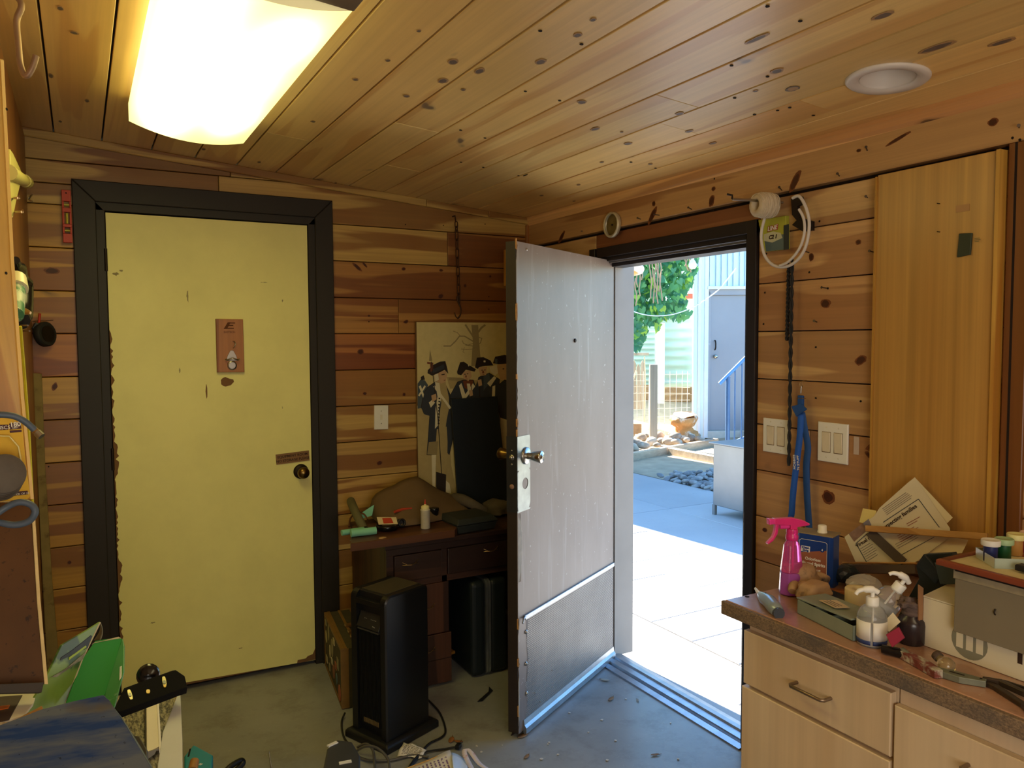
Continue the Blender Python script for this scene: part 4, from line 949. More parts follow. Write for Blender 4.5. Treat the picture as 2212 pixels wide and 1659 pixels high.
while nl < 2300:
    px, py = ri.uniform(1250, 1530), ri.uniform(470, 785)
    if not inpoly(px, py, ip): continue
    if px < 1335 and ri.random() < .6: continue
    nl += 1; d_ = 9.2+ri.uniform(-.35, .5); c = dep(px, py, d_)
    zax = (CAM-c).normalized()*.6+Vector((ri.gauss(0, .5), ri.gauss(0, .5), ri.gauss(.3, .4)))
    zax.normalize(); yv = Vector((ri.gauss(0, .4), ri.gauss(0, .4), -1)); x_ = yv.cross(zax).normalized(); y_ = zax.cross(x_); R_ = Matrix((x_, y_, zax)).transposed()
    s_ = ri.uniform(.055, .105)
    if px > 1335 and d_ < 9.25 and k_ < 300:
        o = bpy.data.objects.new('leaf', ri.choice(leafmesh)); COL.objects.link(o); o.parent = ivy; o.matrix_parent_inverse = inv
        o.matrix_basis = Matrix.Translation(c) @ R_.to_4x4() @ Matrix.Scale(s_, 4); k_ += 1
    else: leaf_add(big, c, R_, s_, ri.choice((0, 0, 1, 1, 2, 2, 3)))
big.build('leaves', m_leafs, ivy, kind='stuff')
stm = M()
for (x0, y0, l) in ((1374, 560, 60), (1380, 565, 75), (1384, 555, 50), (1404, 555, 90), (1410, 550, 105), (1414, 560, 80), (1418, 556, 100), (1422, 560, 70), (1426, 560, 90), (1478, 545, 30), (1482, 545, 40), (1488, 548, 40), (1372, 600, 60), (1437, 548, 14)):
    pts = [dep(x0+2*math.sin(j*1.7+x0)+j*.6, y0+l*j/5, 8.65) for j in range(6)]; stm.tube(pts, .007, 5)
stm.build('dry_stems', plain('dry_vine', C(176, 142, 116), .8), ivy)
M().tube(smooth([Vector((q_.x, q_.y, z_)) for q_, z_ in ((dep(1310, 640, 9.6), -.1), (dep(1316, 600, 9.7), 1.0), (dep(1330, 560, 9.5), 2.4))], 5), .05, 8).build('vine_trunk', plain('vine_bark', C(120, 98, 78), .9), ivy)
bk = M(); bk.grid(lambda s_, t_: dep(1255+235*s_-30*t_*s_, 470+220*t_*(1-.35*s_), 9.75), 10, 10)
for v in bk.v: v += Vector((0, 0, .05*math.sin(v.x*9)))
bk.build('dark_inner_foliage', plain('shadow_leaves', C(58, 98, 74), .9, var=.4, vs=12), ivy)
# cable, bulb, porch light
tag(M().tube(smooth([dep(x, y, 8.2) for x, y in ((1300, 640), (1343, 659), (1372, 674), (1400, 681), (1430, 682), (1462, 677), (1500, 662), (1530, 643), (1556, 622), (1590, 580))], 5), .0055, 6).build('hanging_cable', m_trimw), 'thin white cable sagging across in front of the ivy', 'cable')
bu = M().lathe([(.001, -.075), (.03, -.07), (.045, -.045), (.045, -.02), (.03, .015), (.016, .03), (.016, .05)], dep(1496, 567, 8.6), 14).build('garden_bulb', plain('white_glass', C(240, 240, 236), .2)); tag(bu, 'white light bulb hanging in front of the ivy', 'bulb')
q = dep(1346, 570, 4.6); R_ = rot('Y', .25)
pl_ = thing('porch_light', q, 'round porch lamp with a white rim and amber middle under the eave', 'porch light')
M().lathe([(.10, .02), (.125, .0), (.13, -.01), (.125, -.03), (.10, -.045), (.095, -.03)], q, 32, R_, caps=False).build('rim', m_white, pl_)
M().lathe([(.098, -.02), (.09, -.045), (.05, -.065), (.001, -.07)], q, 32, R_).build('bowl', plain('amber_glass', C(226, 170, 96), .3), pl_)
M().tube([q+Vector((-.09, 0, .0)), Vector((.0, q.y, q.z))], .012, 8).build('bracket_arm', m_iron, pl_)
# ================================================================== things along the back wall
def hz(P, py):
    lo, hi = -.2, 2.6
    for _ in range(40):
        m_ = (lo+hi)/2; d = Vector((P[0], P[1], m_))-CAM; y_ = H/2-F*d.dot(UP)/d.dot(FWD)
        if y_ > py: lo = m_
        else: hi = m_
    return lo
def wall_box(name, x0, x1, z0, z1, th, mat, Y=0.0, **k): return M().prism([(x0, z0), (x1, z0), (x1, z1), (x0, z1)], (0, Y, 0), (1, 0, 0), (0, 0, 1), (0, -1, 0), 0, th, inset=.0015)
m_ivory = plain('ivory_plastic', C(226, 220, 200), .4, var=.04)
m_white2 = plain('white_plastic', C(232, 230, 222), .35, var=.03)
m_blackp = plain('black_plastic', C(26, 27, 30), .42, var=.2, vs=20)
m_blackg = plain('glossy_black', C(18, 18, 20), .2, var=.2)
m_rubber = plain('black_rubber', C(30, 30, 32), .7)
# toggle switch by the pale door
sw = thing('light_switch', (-.838, -.002, 1.085), 'single white toggle switch plate beside the pale door frame', 'light switch')
M().prism([(-.873, 1.085), (-.803, 1.082), (-.801, 1.198), (-.871, 1.201)], (0, -.0015, 0), (1, 0, 0), (0, 0, 1), (0, -1, 0), .0, .006, inset=.002).build('plate', m_white2, sw)
M().prism([(-.843, 1.130), (-.832, 1.130), (-.832, 1.155), (-.843, 1.155)], (0, -.0075, 0), (1, 0, 0), (0, 0, 1), (0, -1, 0), -.003, .001).build('slot', m_ivory, sw)
M().prism([(-.0415, 0), (.0, 0)][:0] or [(-.841, 1.141), (-.834, 1.141), (-.835, 1.152), (-.840, 1.152)], (0, -.008, 0), (1, 0, 0), (0, .35, 1), (0, -1, -.3), -.002, .012, inset=.001).build('toggle', m_white2, sw)
for z in (1.112, 1.172): M().lathe([(.003, 0), (.002, .001)], (-.8375, -.0072, z), 8, R90).build('screw', m_steel, sw)
# red torpedo level hanging on the left of the door frame
p = onY(133, 412); q = onY(158, 527)
lv = thing('spirit_level', (p.x, -.01, q.z), 'red torpedo level hanging beside the pale door frame', 'level')
m_red = plain('red_plastic', C(190, 58, 36), .4, var=.1)
xa, xb = -2.136, -2.104; za, zb2 = 1.899, 2.103
def frame_prism(mb, outer, holes, d0, d1, y=-.0125):
    # rectangular bar with rectangular windows stacked in z
    zs = [outer[2]]+[z for h in holes for z in (h[0], h[1])]+[outer[3]]
    for i in range(0, len(zs)-1, 1):
        if i % 2 == 0: mb.prism([(outer[0], zs[i]), (outer[1], zs[i]), (outer[1], zs[i+1]), (outer[0], zs[i+1])], (0, y, 0), (1, 0, 0), (0, 0, 1), (0, -1, 0), d0, d1)
        else:
            for a, b in ((outer[0], outer[0]+.007), (outer[1]-.007, outer[1])): mb.prism([(a, zs[i]), (b, zs[i]), (b, zs[i+1]), (a, zs[i+1])], (0, y, 0), (1, 0, 0), (0, 0, 1), (0, -1, 0), d0, d1)
mb = M(); frame_prism(mb, (xa, xb, za, zb2), [(.035+za, .06+za), (.072+za, .118+za), (.135+za, .16+za)], 0, .016); mb.build('bar', m_red, lv, bevel=.0015)
m_vial = plain('vial_liquid', C(196, 190, 60), .15)
for zc_, vert in ((za+.0475, 0), (za+.095, 1), (za+.1475, 0)):
    a, b = ((-2.120, zc_-.02), (-2.120, zc_+.02)) if vert else ((-2.131, zc_), (-2.109, zc_))
    M().tube([(a[0], -.020, a[1]), (b[0], -.020, b[1])], .004, 8).build('vial', m_vial, lv)
M().lathe([(.003, -.0), (.003, .016)], (-2.12, -.013, zb2-.012), 8, R90).build('hang_pin', m_dark, lv)
# caster wheel
cs = thing('caster_wheel', (-2.215, -.05, 1.54), 'black caster wheel with red stem hung left of the pale door', 'caster wheel')
cc = onY(97, 722, -.05)
M().lathe([(.043, -.014), (.048, -.009), (.048, .009), (.043, .014)], cc, 24, axes((.75, -.62, .1))).build('tyre', m_rubber, cs)
M().lathe([(.032, -.0155), (.033, 0), (.032, .0155)], cc, 20, axes((.75, -.62, .1))).build('hub', m_iron, cs)
M().obox(cc+Vector((-.022, .0, .026)), (.034, .042, .030), rot('Y', .5)).build('fork', m_blackp, cs, bevel=.004)
M().tube([cc+Vector((-.020, .0, .03)), cc+Vector((-.014, -.004, .080))], .0045, 8).build('stem', m_red, cs)
M().tube([cc+Vector((-.04, .03, .050)), cc+Vector((.03, -.012, .054))], .0012, 6).build('nail', m_steel, cs)
# hanging chain with hook
ch = thing('chain', (-.43, -.03, 1.62), 'rusty chain ending in an open hook, hanging above the soldiers picture', 'chain')
m_chain = plain('rusty_chain', C(78, 54, 36), .55, metal=.6, var=.3, vs=40)
def link(c, L_, wd, tw, r_):
    pts = []
    for i in range(14):
        a = 2*math.pi*i/14; x, z = wd*math.cos(a), (L_/2-wd)*(1 if math.sin(a) > 0 else -1)+wd*math.sin(a)
        pts.append(c + rot('Z', tw) @ Vector((x, 0, z)))
    return M().tube(pts, r_, 6, closed=True)
pt = onY(983, 466, -.03); z = pt.z-.005; i = 0
M().tube([pt+Vector((0, .035, .0)), pt+Vector((0, 0, 0)), pt+Vector((.004, 0, -.03))], .003, 6).build('eye', m_chain, ch)
zz = pt.z-.028; pe = onY(989, 640, -.03)
lens = [.030, .026]+[.052]*10
for i, l in enumerate(lens):
    if zz < pe.z: break
    c = Vector((pt.x+.006+.012*(1-(zz-pe.z)/(pt.z-pe.z))*1.0, -.03, zz-l/2)); link(c, l, .0085, (0.25 if i % 2 == 0 else 1.7), .0026).build('link', m_chain, ch); zz -= l-.0075
hk = [(989, 640), (989, 650), (995, 664), (995, 678), (990, 687), (985, 684), (982, 675)]
M().tube(smooth([onY(x, y, -.03) for x, y in hk], 5), [.0045]*10+[.0038]*12+[.0025]*9, 8).build('hook', m_chain, ch)
link(Vector((onY(989, 645, -.03).x, -.03, onY(989, 645, -.03).z)), .026, .007, .1, .0026).build('link', m_chain, ch)

# old desk
DKY = -.500
dk = thing('desk', (-.6, DKY, 0), 'worn dark brown wooden desk with brass wire pulls behind the heater', 'desk')
M().box(-1.0, -.985, -.48, -.03, 0.0, .635).build('side_panel', w_deskv, dk, bevel=.002)
M().box(-.735, -.715, -.48, -.03, 0.0, .47).build('pedestal_side', w_deskv, dk)
M().box(-.13, -.115, -.48, -.03, 0.0, .635).build('side_panel', w_deskv, dk)
M().box(-.985, -.13, -.045, -.03, .1, .63).build('back_panel', w_deskv, dk)
M().box(-1.01, -.10, -.515, -.02, .635, .657).build('top_board', w_desk, dk, bevel=.003)
mb = M(); mb.box(-1.0, -.115, -.500, -.480, .604, .635); mb.box(-1.0, -.115, -.500, -.480, .460, .488); mb.box(-1.0, -.968, -.5, -.48, .0, .604); mb.box(-.748, -.722, -.5, -.48, .46, .604); mb.box(-.135, -.115, -.5, -.48, 0, .604)
mb.build('front_rails', w_desk, dk, bevel=.0015)
def pull(cx, y, z, wd, parent):
    pts = smooth([Vector((cx-wd, y, z-.006)), Vector((cx-wd*.45, y-.012, z-.004)), Vector((cx, y-.016, z-.004)), Vector((cx+wd*.45, y-.012, z+.000)), Vector((cx+wd, y, z+.010))], 5)
    mb = M().tube(pts, .0016, 6)
    mb.tube([Vector((cx-wd, y, z+.006)), Vector((cx-wd*.55, y-.010, z-.002))], .0014, 5); mb.tube([Vector((cx+wd, y, z-.006)), Vector((cx+wd*.5, y-.012, z+.001))], .0014, 5)
    mb.build('wire_pull', m_brassb, parent)
m_brassb = plain('bright_worn_brass', C(168, 140, 96), .3, metal=.9)
for xa_, xb_, hx in ((-.966, -.750, -.895), (-.720, -.14, -.510)):
    d = M().box(xa_, xb_, -.508, -.36, .490, .602).build('drawer', w_desk, dk, bevel=.0025); pull(hx, -.508, .566 if hx < -.8 else .572, .036, d)
d = M().box(-.985, -.716, -.503, -.40, .236, .458).build('drawer', w_deskv, dk, bevel=.0025); pull(-.82, -.503, .36, .036, d)
d = M().box(-.985, -.706, -.505, -.40, .012, .232).build('drawer', w_deskv, dk, bevel=.0025); M().box(-.985, -.706, -.5056, -.504, .118, .121).build('crack', m_dark, d); pull(-.82, -.505, .17, .036, d)
mb = M().obox((-.69, -.30, .085), (.06, .20, .012), rot('Z', .25)); mb.build('splintered_runner', w_bright, dk, color=(.6, .55, .5))
# thick top plank with clipped corner
tag(M().prism([(-1.163, -.535), (-.70, -.535), (-.672, -.50), (-.672, -.24), (-1.062, -.24)], (0, 0, .658), (1, 0, 0), (0, 1, 0), (0, 0, 1), 0, .033, inset=.003).build('wooden_plank', w_slab), 'thick brown plank with a clipped corner lying on the desk', 'plank')
m_spot = plain('pale_chip', C(186, 150, 96), .7)
tag(M().lathe([(.014, 0), (.014, .002), (.012, .003)], (-1.02, -.515, .6912), 14, sx=1.2, sy=.6).build('wood_chip', m_spot), 'oval pale wood chip on the plank edge', 'wood chip')
# print of soldiers
PY = -.040
def cp(x, y): q = onY(890+.2411*x, 690+.2411*y, PY); return (q.x, q.z)
ps = thing('picture_board', (-.4, PY, .66), 'tall sepia print of soldiers in tricorn hats under a bare tree', 'picture')
cols = [C(206, 190, 132), C(150, 134, 92), C(52, 56, 62), C(44, 34, 28), C(196, 160, 118), C(222, 212, 176), C(176, 156, 104), C(120, 66, 40), C(74, 84, 88)]
mats = [plain('print_%d' % i, c_, .55, var=.1, vs=30) for i, c_ in enumerate(cols)]
tl = cp(38, 22); bl_ = cp(62, 1430)
M().prism([(bl_[0], .66), (-.05, .66), (-.05, tl[1]-.005), (tl[0], tl[1])], (0, PY+.018, 0), (1, 0, 0), (0, 0, 1), (0, -1, 0), 0, .0178, inset=.001).build('board', plain('board_side', C(120, 92, 60), .8), ps)
pr = M(); lay = [0]
def poly(pts, mi, lv=1):
    q = [cp(*a) for a in pts]; lay[0] += 1; d = .0001*lv+.000004*lay[0]
    vs = [(x, PY-d-.0002, z) for x, z in q]
    pr.mat(mi).add(vs, [list(range(len(vs)))])
def stroke(pts, wd, mi, lv=3):
    for (xa_, ya_), (xb_, yb_) in zip(pts, pts[1:]):
        e = Vector((xb_-xa_, yb_-ya_)); 
        if e.length < 1e-6: continue
        e.normalize(); nx, ny = -e.y*wd/2, e.x*wd/2; ex, ey = e.x*wd*.3, e.y*wd*.3
        poly([(xa_-nx-ex, ya_-ny-ey), (xb_-nx+ex, yb_-ny+ey), (xb_+nx+ex, yb_+ny+ey), (xa_+nx-ex, ya_+ny-ey)], mi, lv)
poly([(40, 24), (900, 30), (900, 1640), (62, 1640)], 0, 0)
poly([(45, 780), (80, 700), (160, 760), (330, 700), (350, 1300), (420, 1640), (62, 1640)], 6, 1)
poly([(310, 515), (440, 522), (560, 545), (700, 530), (900, 540), (900, 640), (340, 620)], 6, 1)
poly([(330, 520), (430, 524), (560, 548), (560, 560), (330, 545)], 1, 1)
poly([(532, 50), (592, 50), (600, 180), (612, 330), (640, 420), (530, 420), (545, 200)], 1, 2)
for pts, wd in (([(545, 150), (505, 90), (480, 50)], 16), ([(545, 195), (470, 150), (425, 150), (390, 195), (345, 238), (285, 238)], 11), ([(430, 145), (405, 118), (370, 105)], 6), ([(545, 215), (500, 230), (460, 215), (450, 190)], 6), ([(595, 110), (622, 75), (652, 52)], 18), ([(598, 160), (625, 170), (612, 212), (560, 240), (480, 230)], 8), ([(560, 265), (490, 270), (440, 265)], 6), ([(470, 250), (455, 290), (470, 300)], 4)): stroke(pts, wd, 1, 2)
# far small soldier
poly([(50, 575), (75, 540), (115, 545), (145, 590), (120, 640), (112, 790), (50, 800)], 8, 2); poly([(78, 515), (105, 500), (116, 540), (80, 545)], 3, 3); poly([(60, 600), (78, 590), (112, 690), (98, 700)], 5, 3); poly([(112, 590), (124, 600), (66, 690), (55, 680)], 5, 3)
# soldier one
def outline(pts, mi, lv=3, o_=6):
    cx_ = sum(p[0] for p in pts)/len(pts); cy_ = sum(p[1] for p in pts)/len(pts)
    poly([(cx_+(x-cx_)*(1+o_/max(40, abs(x-cx_)+30)), cy_+(y-cy_)*(1+o_/max(60, abs(y-cy_)+30))) for x, y in pts], 3, lv-.4); poly(pts, mi, lv)
outline([(140, 612), (212, 560), (300, 590), (340, 680), (355, 860), (368, 1050), (330, 1210), (300, 1180), (280, 950), (240, 1100), (225, 1215), (135, 1210), (150, 1000), (160, 865), (110, 850), (84, 790), (108, 660)], 2)
poly([(205, 560), (300, 560), (330, 700), (330, 800), (310, 900), (300, 975), (235, 985), (245, 850), (262, 745), (240, 640)], 6, 4)
poly([(205, 560), (245, 570), (262, 700), (240, 800), (232, 950), (205, 980), (210, 800), (228, 690)], 5, 4.2)
for i in range(9): poly([(238-i*1, 700+i*28), (254-i*1, 704+i*28), (252-i*1, 716+i*28), (236-i*1, 712+i*28)], 3, 4.6)
poly([(222, 985), (310, 960), (318, 1100), (312, 1390), (225, 1372), (205, 1215)], 6, 4)
poly([(150, 1100), (235, 1090), (222, 1215), (135, 1210)], 1, 4)
poly([(215, 1365), (305, 1390), (303, 1500), (300, 1560), (240, 1560), (215, 1500)], 3, 4.4)
poly([(300, 1440), (335, 1470), (350, 1560), (305, 1550)], 5, 4.2); poly([(175, 1215), (215, 1215), (205, 1510), (182, 1490)], 5, 4.1)
poly([(200, 500), (250, 462), (306, 460), (312, 510), (300, 560), (262, 575), (205, 548)], 4, 4.5); poly([(200, 498), (232, 478), (240, 540), (208, 560)], 5, 4.7)
poly([(262, 492), (292, 486), (292, 496), (264, 500)], 3, 4.9); poly([(300, 500), (316, 520), (302, 530)], 4, 4.9); poly([(280, 545), (298, 540), (298, 548)], 7, 4.9)
poly([(140, 455), (138, 482), (180, 505), (232, 482), (292, 452), (325, 488), (312, 425), (298, 374), (250, 378), (188, 408)], 3, 5); poly([(160, 460), (235, 425), (285, 400), (290, 440), (225, 468), (180, 485)], 2, 5.1)
poly([(188, 600), (206, 592), (352, 790), (336, 804)], 5, 5.1)
poly([(172, 682), (214, 664), (220, 715), (182, 742)], 4, 5.6); poly([(150, 745), (180, 720), (206, 745), (168, 790)], 5, 5.3)
stroke([(172, 380), (188, 500), (232, 900), (272, 1500)], 7, 3, 5.4); poly([(160, 268), (182, 372), (152, 372)], 1, 5); poly([(134, 380), (190, 388), (190, 402), (136, 398)], 7, 5.2); poly([(160, 400), (188, 402), (188, 460), (166, 470)], 7, 4.9)
# soldiers two and three
outline([(342, 680), (410, 562), (460, 545), (545, 545), (575, 620), (565, 735), (345, 735)], 2)
outline([(568, 620), (600, 520), (690, 482), (782, 540), (772, 650), (752, 735), (575, 735)], 2, 3.2)
outline([(765, 600), (828, 545), (900, 560), (900, 1300), (845, 1100), (800, 960), (765, 720)], 2, 3.4)
poly([(790, 880), (850, 900), (860, 1300), (800, 1120)], 5, 3.8); poly([(800, 1230), (850, 1250), (850, 1500), (810, 1480)], 8, 3.9)
poly([(420, 592), (442, 570), (484, 690), (458, 735)], 5, 4); poly([(545, 572), (566, 600), (460, 735), (432, 735)], 5, 4.1)
poly([(455, 548), (545, 545), (548, 600), (510, 640), (470, 610)], 7, 3.8); poly([(490, 575), (520, 575), (525, 640), (500, 650)], 5, 4)
poly([(448, 470), (522, 452), (535, 510), (505, 552), (462, 530)], 4, 4.4)
poly([(402, 470), (430, 384), (462, 378), (502, 404), (572, 446), (560, 468), (482, 450), (440, 500), (408, 492)], 3, 5); poly([(498, 402), (514, 408), (508, 424)], 5, 5.2)
poly([(592, 430), (672, 424), (664, 498), (612, 508)], 4, 4.4); poly([(640, 512), (690, 480), (700, 560), (640, 640)], 8, 4.2)
poly([(564, 430), (580, 342), (640, 338), (702, 368), (728, 412), (650, 416), (600, 428), (588, 444)], 3, 5); poly([(642, 366), (660, 370), (656, 386), (640, 382)], 5, 5.2)
poly([(672, 572), (734, 508), (756, 522), (700, 604)], 5, 4.6); poly([(694, 430), (758, 404), (772, 480), (742, 502), (704, 470)], 5, 3.6)
poly([(585, 545), (620, 535), (628, 590), (596, 600)], 4, 4.7); poly([(510, 635), (540, 630), (545, 680), (515, 690)], 4, 4.8); stroke([(605, 590), (606, 735)], 8, 3, 4.5); stroke([(530, 590), (530, 735)], 6, 3, 4.5)
for x, y in ((467, 488), (490, 484), (620, 452), (645, 450)): poly([(x, y), (x+14, y-1), (x+14, y+6), (x, y+7)], 3, 5)
poly([(478, 500), (488, 500), (490, 520), (476, 520)], 7, 5); poly([(630, 460), (642, 460), (646, 480), (628, 482)], 7, 5)
for x in (472, 622): poly([(x, 532 if x < 500 else 490), (x+26, 530 if x < 500 else 488), (x+24, 537 if x < 500 else 495)], 7, 5)
poly([(762, 410), (828, 394), (900, 400), (900, 530), (792, 545), (770, 480)], 4, 4); poly([(724, 392), (744, 334), (826, 318), (900, 330), (900, 392), (772, 402)], 3, 4.6); poly([(740, 350), (764, 355), (764, 400), (744, 396)], 8, 4.8)
poly([(720, 600), (745, 590), (742, 690), (716, 690)], 5, 4.4); poly([(810, 440), (826, 438), (826, 446), (812, 448)], 3, 5)
pr.build('printed_picture', mats, ps)
# dark panel leaning in front of it
pz = [(onY(*q, -.085)) for q in ((975, 862), (1074, 856), (1100, 1092), (990, 1092))]
tag(M().prism([(q.x, q.z) for q in pz], (0, -.075, 0), (1, 0, 0), (0, 0, 1), (0, -1, 0), 0, .010, inset=.001).build('leaning_board', plain('navy_black_panel', C(24, 32, 40), .6, var=.15)), 'plain dark navy panel leaning in front of the soldiers picture', 'panel')
# items on the desk
ZT = .692
def onS(px, py, z=ZT): return onZ(px, py, z)
m_tan = plain('brown_leather', C(104, 82, 54), .75, var=.2, vs=8, bumps=.2); m_olive = plain('olive_leather_edge', C(96, 92, 62), .7, var=.2)
def sheetf(px_):   # ridge silhouette (px -> py) of the draped hide
    pts = [(796, 1118), (800, 1085), (812, 1068), (832, 1056), (850, 1050), (862, 1042), (880, 1034), (900, 1030), (912, 1036), (930, 1048), (950, 1060), (972, 1068), (985, 1078)]
    for (a, b), (c_, d) in zip(pts, pts[1:]):
        if a <= px_ <= c_: return b+(d-b)*(px_-a)/(c_-a)
    return pts[-1][1]
hd = thing('leather_hide', (-.9, -.3, ZT), 'stiff brown leather hide folded into a ridge on the desk', 'leather')
def hf(s_, t_):
    px_ = 797+188*s_; py_ = sheetf(px_); top = onY(px_, py_, -.16)
    if t_ < .5: q = Vector((top.x, -.16, top.z)); f_ = Vector((top.x-.01+.03*s_, -.36-.03*math.sin(s_*5), .697)); k_ = 1-t_/.5
    else: q = Vector((top.x, -.16, top.z)); f_ = Vector((top.x+.02, -.06, ZT+.03)); k_ = (t_-.5)/.5
    r_ = q.lerp(f_, k_**1.25); r_.y -= .012*math.sin(math.pi*k_); return r_
M().grid(hf, 24, 14).build('hide', m_tan, hd, solid=.006)
M().tube(smooth([Vector((-1.052, -.37, ZT+.01)), Vector((-1.060, -.32, ZT+.05)), Vector((-1.058, -.24, ZT+.085)), Vector((-1.045, -.17, ZT+.095))], 5), .019, 10).build('rolled_edge', m_olive, hd)
m_greyc = plain('grey_brown_cloth', C(92, 82, 68), .9, var=.2, vs=14, bumps=.3)
pts = smooth([onS(983, 1078, .74), onS(1000, 1080, .75), onS(1022, 1090, .735), onS(1048, 1104, .70)], 6)
tag(M().tube(pts, [.030-.0006*i for i in range(len(pts))], 14).build('cloth_roll', m_greyc), 'rolled grey brown cloth lying beside the leather hide', 'cloth')
def lump(name, c, sx, sy, sz, mat, seed, amp=.12, fr=3.0):
    bm = bmesh.new(); bmesh.ops.create_icosphere(bm, subdivisions=3, radius=1); r3 = random.Random(seed)
    ph = [r3.uniform(0, 6) for _ in range(6)]
    for v in bm.verts:
        k_ = 1+amp*(math.sin(v.co.x*fr*1.7+ph[0])+math.sin(v.co.y*fr*2.1+ph[1])+math.sin(v.co.z*fr*2.7+ph[2]))/1.6+amp*.5*math.sin(v.co.x*fr*4+v.co.y*fr*3+ph[3])
        z_ = v.co.z if v.co.z > -.35 else -.35-(abs(v.co.z)-.35)*.1
        v.co = Vector((v.co.x*sx*k_, v.co.y*sy*k_, z_*sz*k_))
    for f in bm.faces: f.smooth = True
    me = bpy.data.meshes.new(name); bm.to_mesh(me); bm.free(); me.materials.append(mat)
    o = bpy.data.objects.new(name, me); COL.objects.link(o); o.location = c; return o
q = onZ(1075, 1110, .66); tag(lump('rag', q+Vector((0, 0, .025)), .07, .07, .05, m_greyc, 5), 'grey cloth heap at the desk end behind the open door', 'rag')
m_teal = plain('pale_teal_foam', C(128, 196, 168), .75, var=.06)
tag(M().tube([onS(738, 1151, .702), onS(786, 1144, .702)], .012, 14).lathe([(.001, 0), (.001, .001)], (-1.15, -.49, ZT), 6).build('foam_roll', m_teal), 'thin pale teal foam roll overhanging the plank end', 'foam roll')
tag(M().tube([onS(758, 1152, .708), onS(812, 1146, .708)], .016, 16).build('foam_roll', m_teal), 'thicker pale teal foam roll lying on the plank', 'foam roll')
q = onS(790, 1130); tag(M().prism([(0, 0), (.06, .01), (.075, .055), (.02, .03)], q+Vector((-.03, 0, .02)), (1, 0, 0), (0, .3, 1), (0, -1, .3), 0, .004).build('foam_sheet', m_teal), 'corner of pale teal sheet sticking up behind the foam rolls', 'foam sheet')
pts = smooth([onS(754, 1138, .70), onS(757, 1120, .72), onS(768, 1110, .74), onS(785, 1110, .74), onS(794, 1122, .72)], 6)
tag(M().tube(pts, .004, 6).build('leather_strap', plain('brown_strap', C(92, 54, 30), .6)), 'thin brown strap arching behind the teal rolls', 'strap')
q = onS(842, 1148); dsh = thing('black_dish', q, 'small black dish with a torn red and white card on top', 'dish')
M().lathe([(.030, 0), (.046, .006), (.048, .022), (.044, .024), (.04, .010), (.001, .008)], q+Vector((0, .035, 0)), 24).build('dish', m_blackg, dsh)
m_card = plain('cream_card', C(206, 190, 150), .8, var=.15); m_cred = plain('red_print', C(176, 62, 36), .7)
cd_ = M().prism([(-.045, -.022), (.040, -.026), (.046, .018), (-.04, .026)], q+Vector((0, .03, .040)), (1, 0, -.06), (0, .8, .5), (0, -.5, .8), 0, .002).build('card', m_card, dsh)
M().prism([(-.022, -.018), (.022, -.02), (.022, .016), (-.018, .018)], q+Vector((0, .03, .040)), (1, 0, -.06), (0, .8, .5), (0, -.5, .8), .002, .0026).build('red_print', m_cred, dsh)
q = onS(866, 1142); tag(M().lathe([(.018, -.02), (.018, .02), (.012, .021), (.012, -.0)], q+Vector((.01, .03, .018)), 18, rot('X', 1.3)).build('round_stopper', m_blackp), 'small round black stopper beside the black dish', 'stopper')
q = onS(919, 1141); gb = thing('glue_bottle', q, 'dusty white glue bottle with a red pointed tip', 'bottle')
M().lathe([(.019, 0), (.0205, .003), (.0205, .078), (.0215, .080), (.0215, .083), (.017, .087)], q, 24).build('body', plain('dusty_white_plastic', C(196, 190, 168), .5, var=.2, vs=30), gb)
M().lathe([(.017, .083), (.018, .084), (.018, .096), (.014, .100), (.006, .102), (.005, .106)], q, 20).build('cap', plain('cream_cap', C(222, 212, 150), .5), gb)
M().lathe([(.005, .104), (.0035, .115), (.0015, .127)], q, 12).build('red_tip', m_red, gb)
q = onS(893, 1120, .70); tag(lump('black_cloth', q+Vector((0, .03, .02)), .055, .06, .045, m_blackp, 8), 'black bundle between the dish and the glue bottle', 'bundle')
q = onS(938, 1120, .70); jr = thing('black_jar', q, 'small black jar behind the glue bottle', 'jar')
M().lathe([(.018, 0), (.020, .003), (.020, .035), (.022, .037), (.022, .048), (.02, .05)], q, 20).build('jar', m_blackg, jr)
pts = [onS(852, 1106, .75), onS(868, 1101, .752), onS(890, 1098, .755)]
tag(M().tube(pts, [.006, .0075, .004], 8).build('red_handle_tool', m_cred), 'dull red tool handle lying on the leather hide', 'tool')
q = onZ(976, 1112, .66)
cb_ = thing('card_box', q, 'small standing card box with red border and cream centre', 'box')
R_ = rot('Z', .25) @ rot('X', -.25)
M().obox(q+Vector((0, .06, .045)), (.062, .018, .058), R_).build('box', m_cred, cb_, bevel=.001)
M().obox(q+Vector((0, .06, .045))+R_ @ Vector((0, -.0095, -.003)), (.052, .001, .045), R_).build('label', m_card, cb_)
M().obox(q+Vector((0, .06, .045))+R_ @ Vector((0, -.0102, -.004)), (.040, .0006, .030), R_).build('print', plain('green_print', C(110, 120, 74), .7), cb_)
m_case = plain('dusty_black_plastic', C(44, 48, 46), .55, var=.15, vs=10)
case = thing('plastic_case', (-.55, -.42, .658), 'flat dusty black plastic case with sloping lid edges on the desk', 'case')
A_ = onZ(946, 1118, .70); B_ = onZ(988, 1136, .70); C__ = onZ(1076, 1122, .70); e1 = (B_-A_); e2 = (C__-B_)
Dd = A_+e2
ctr = (A_+C__)/2; quad = [A_, B_, C__, Dd]
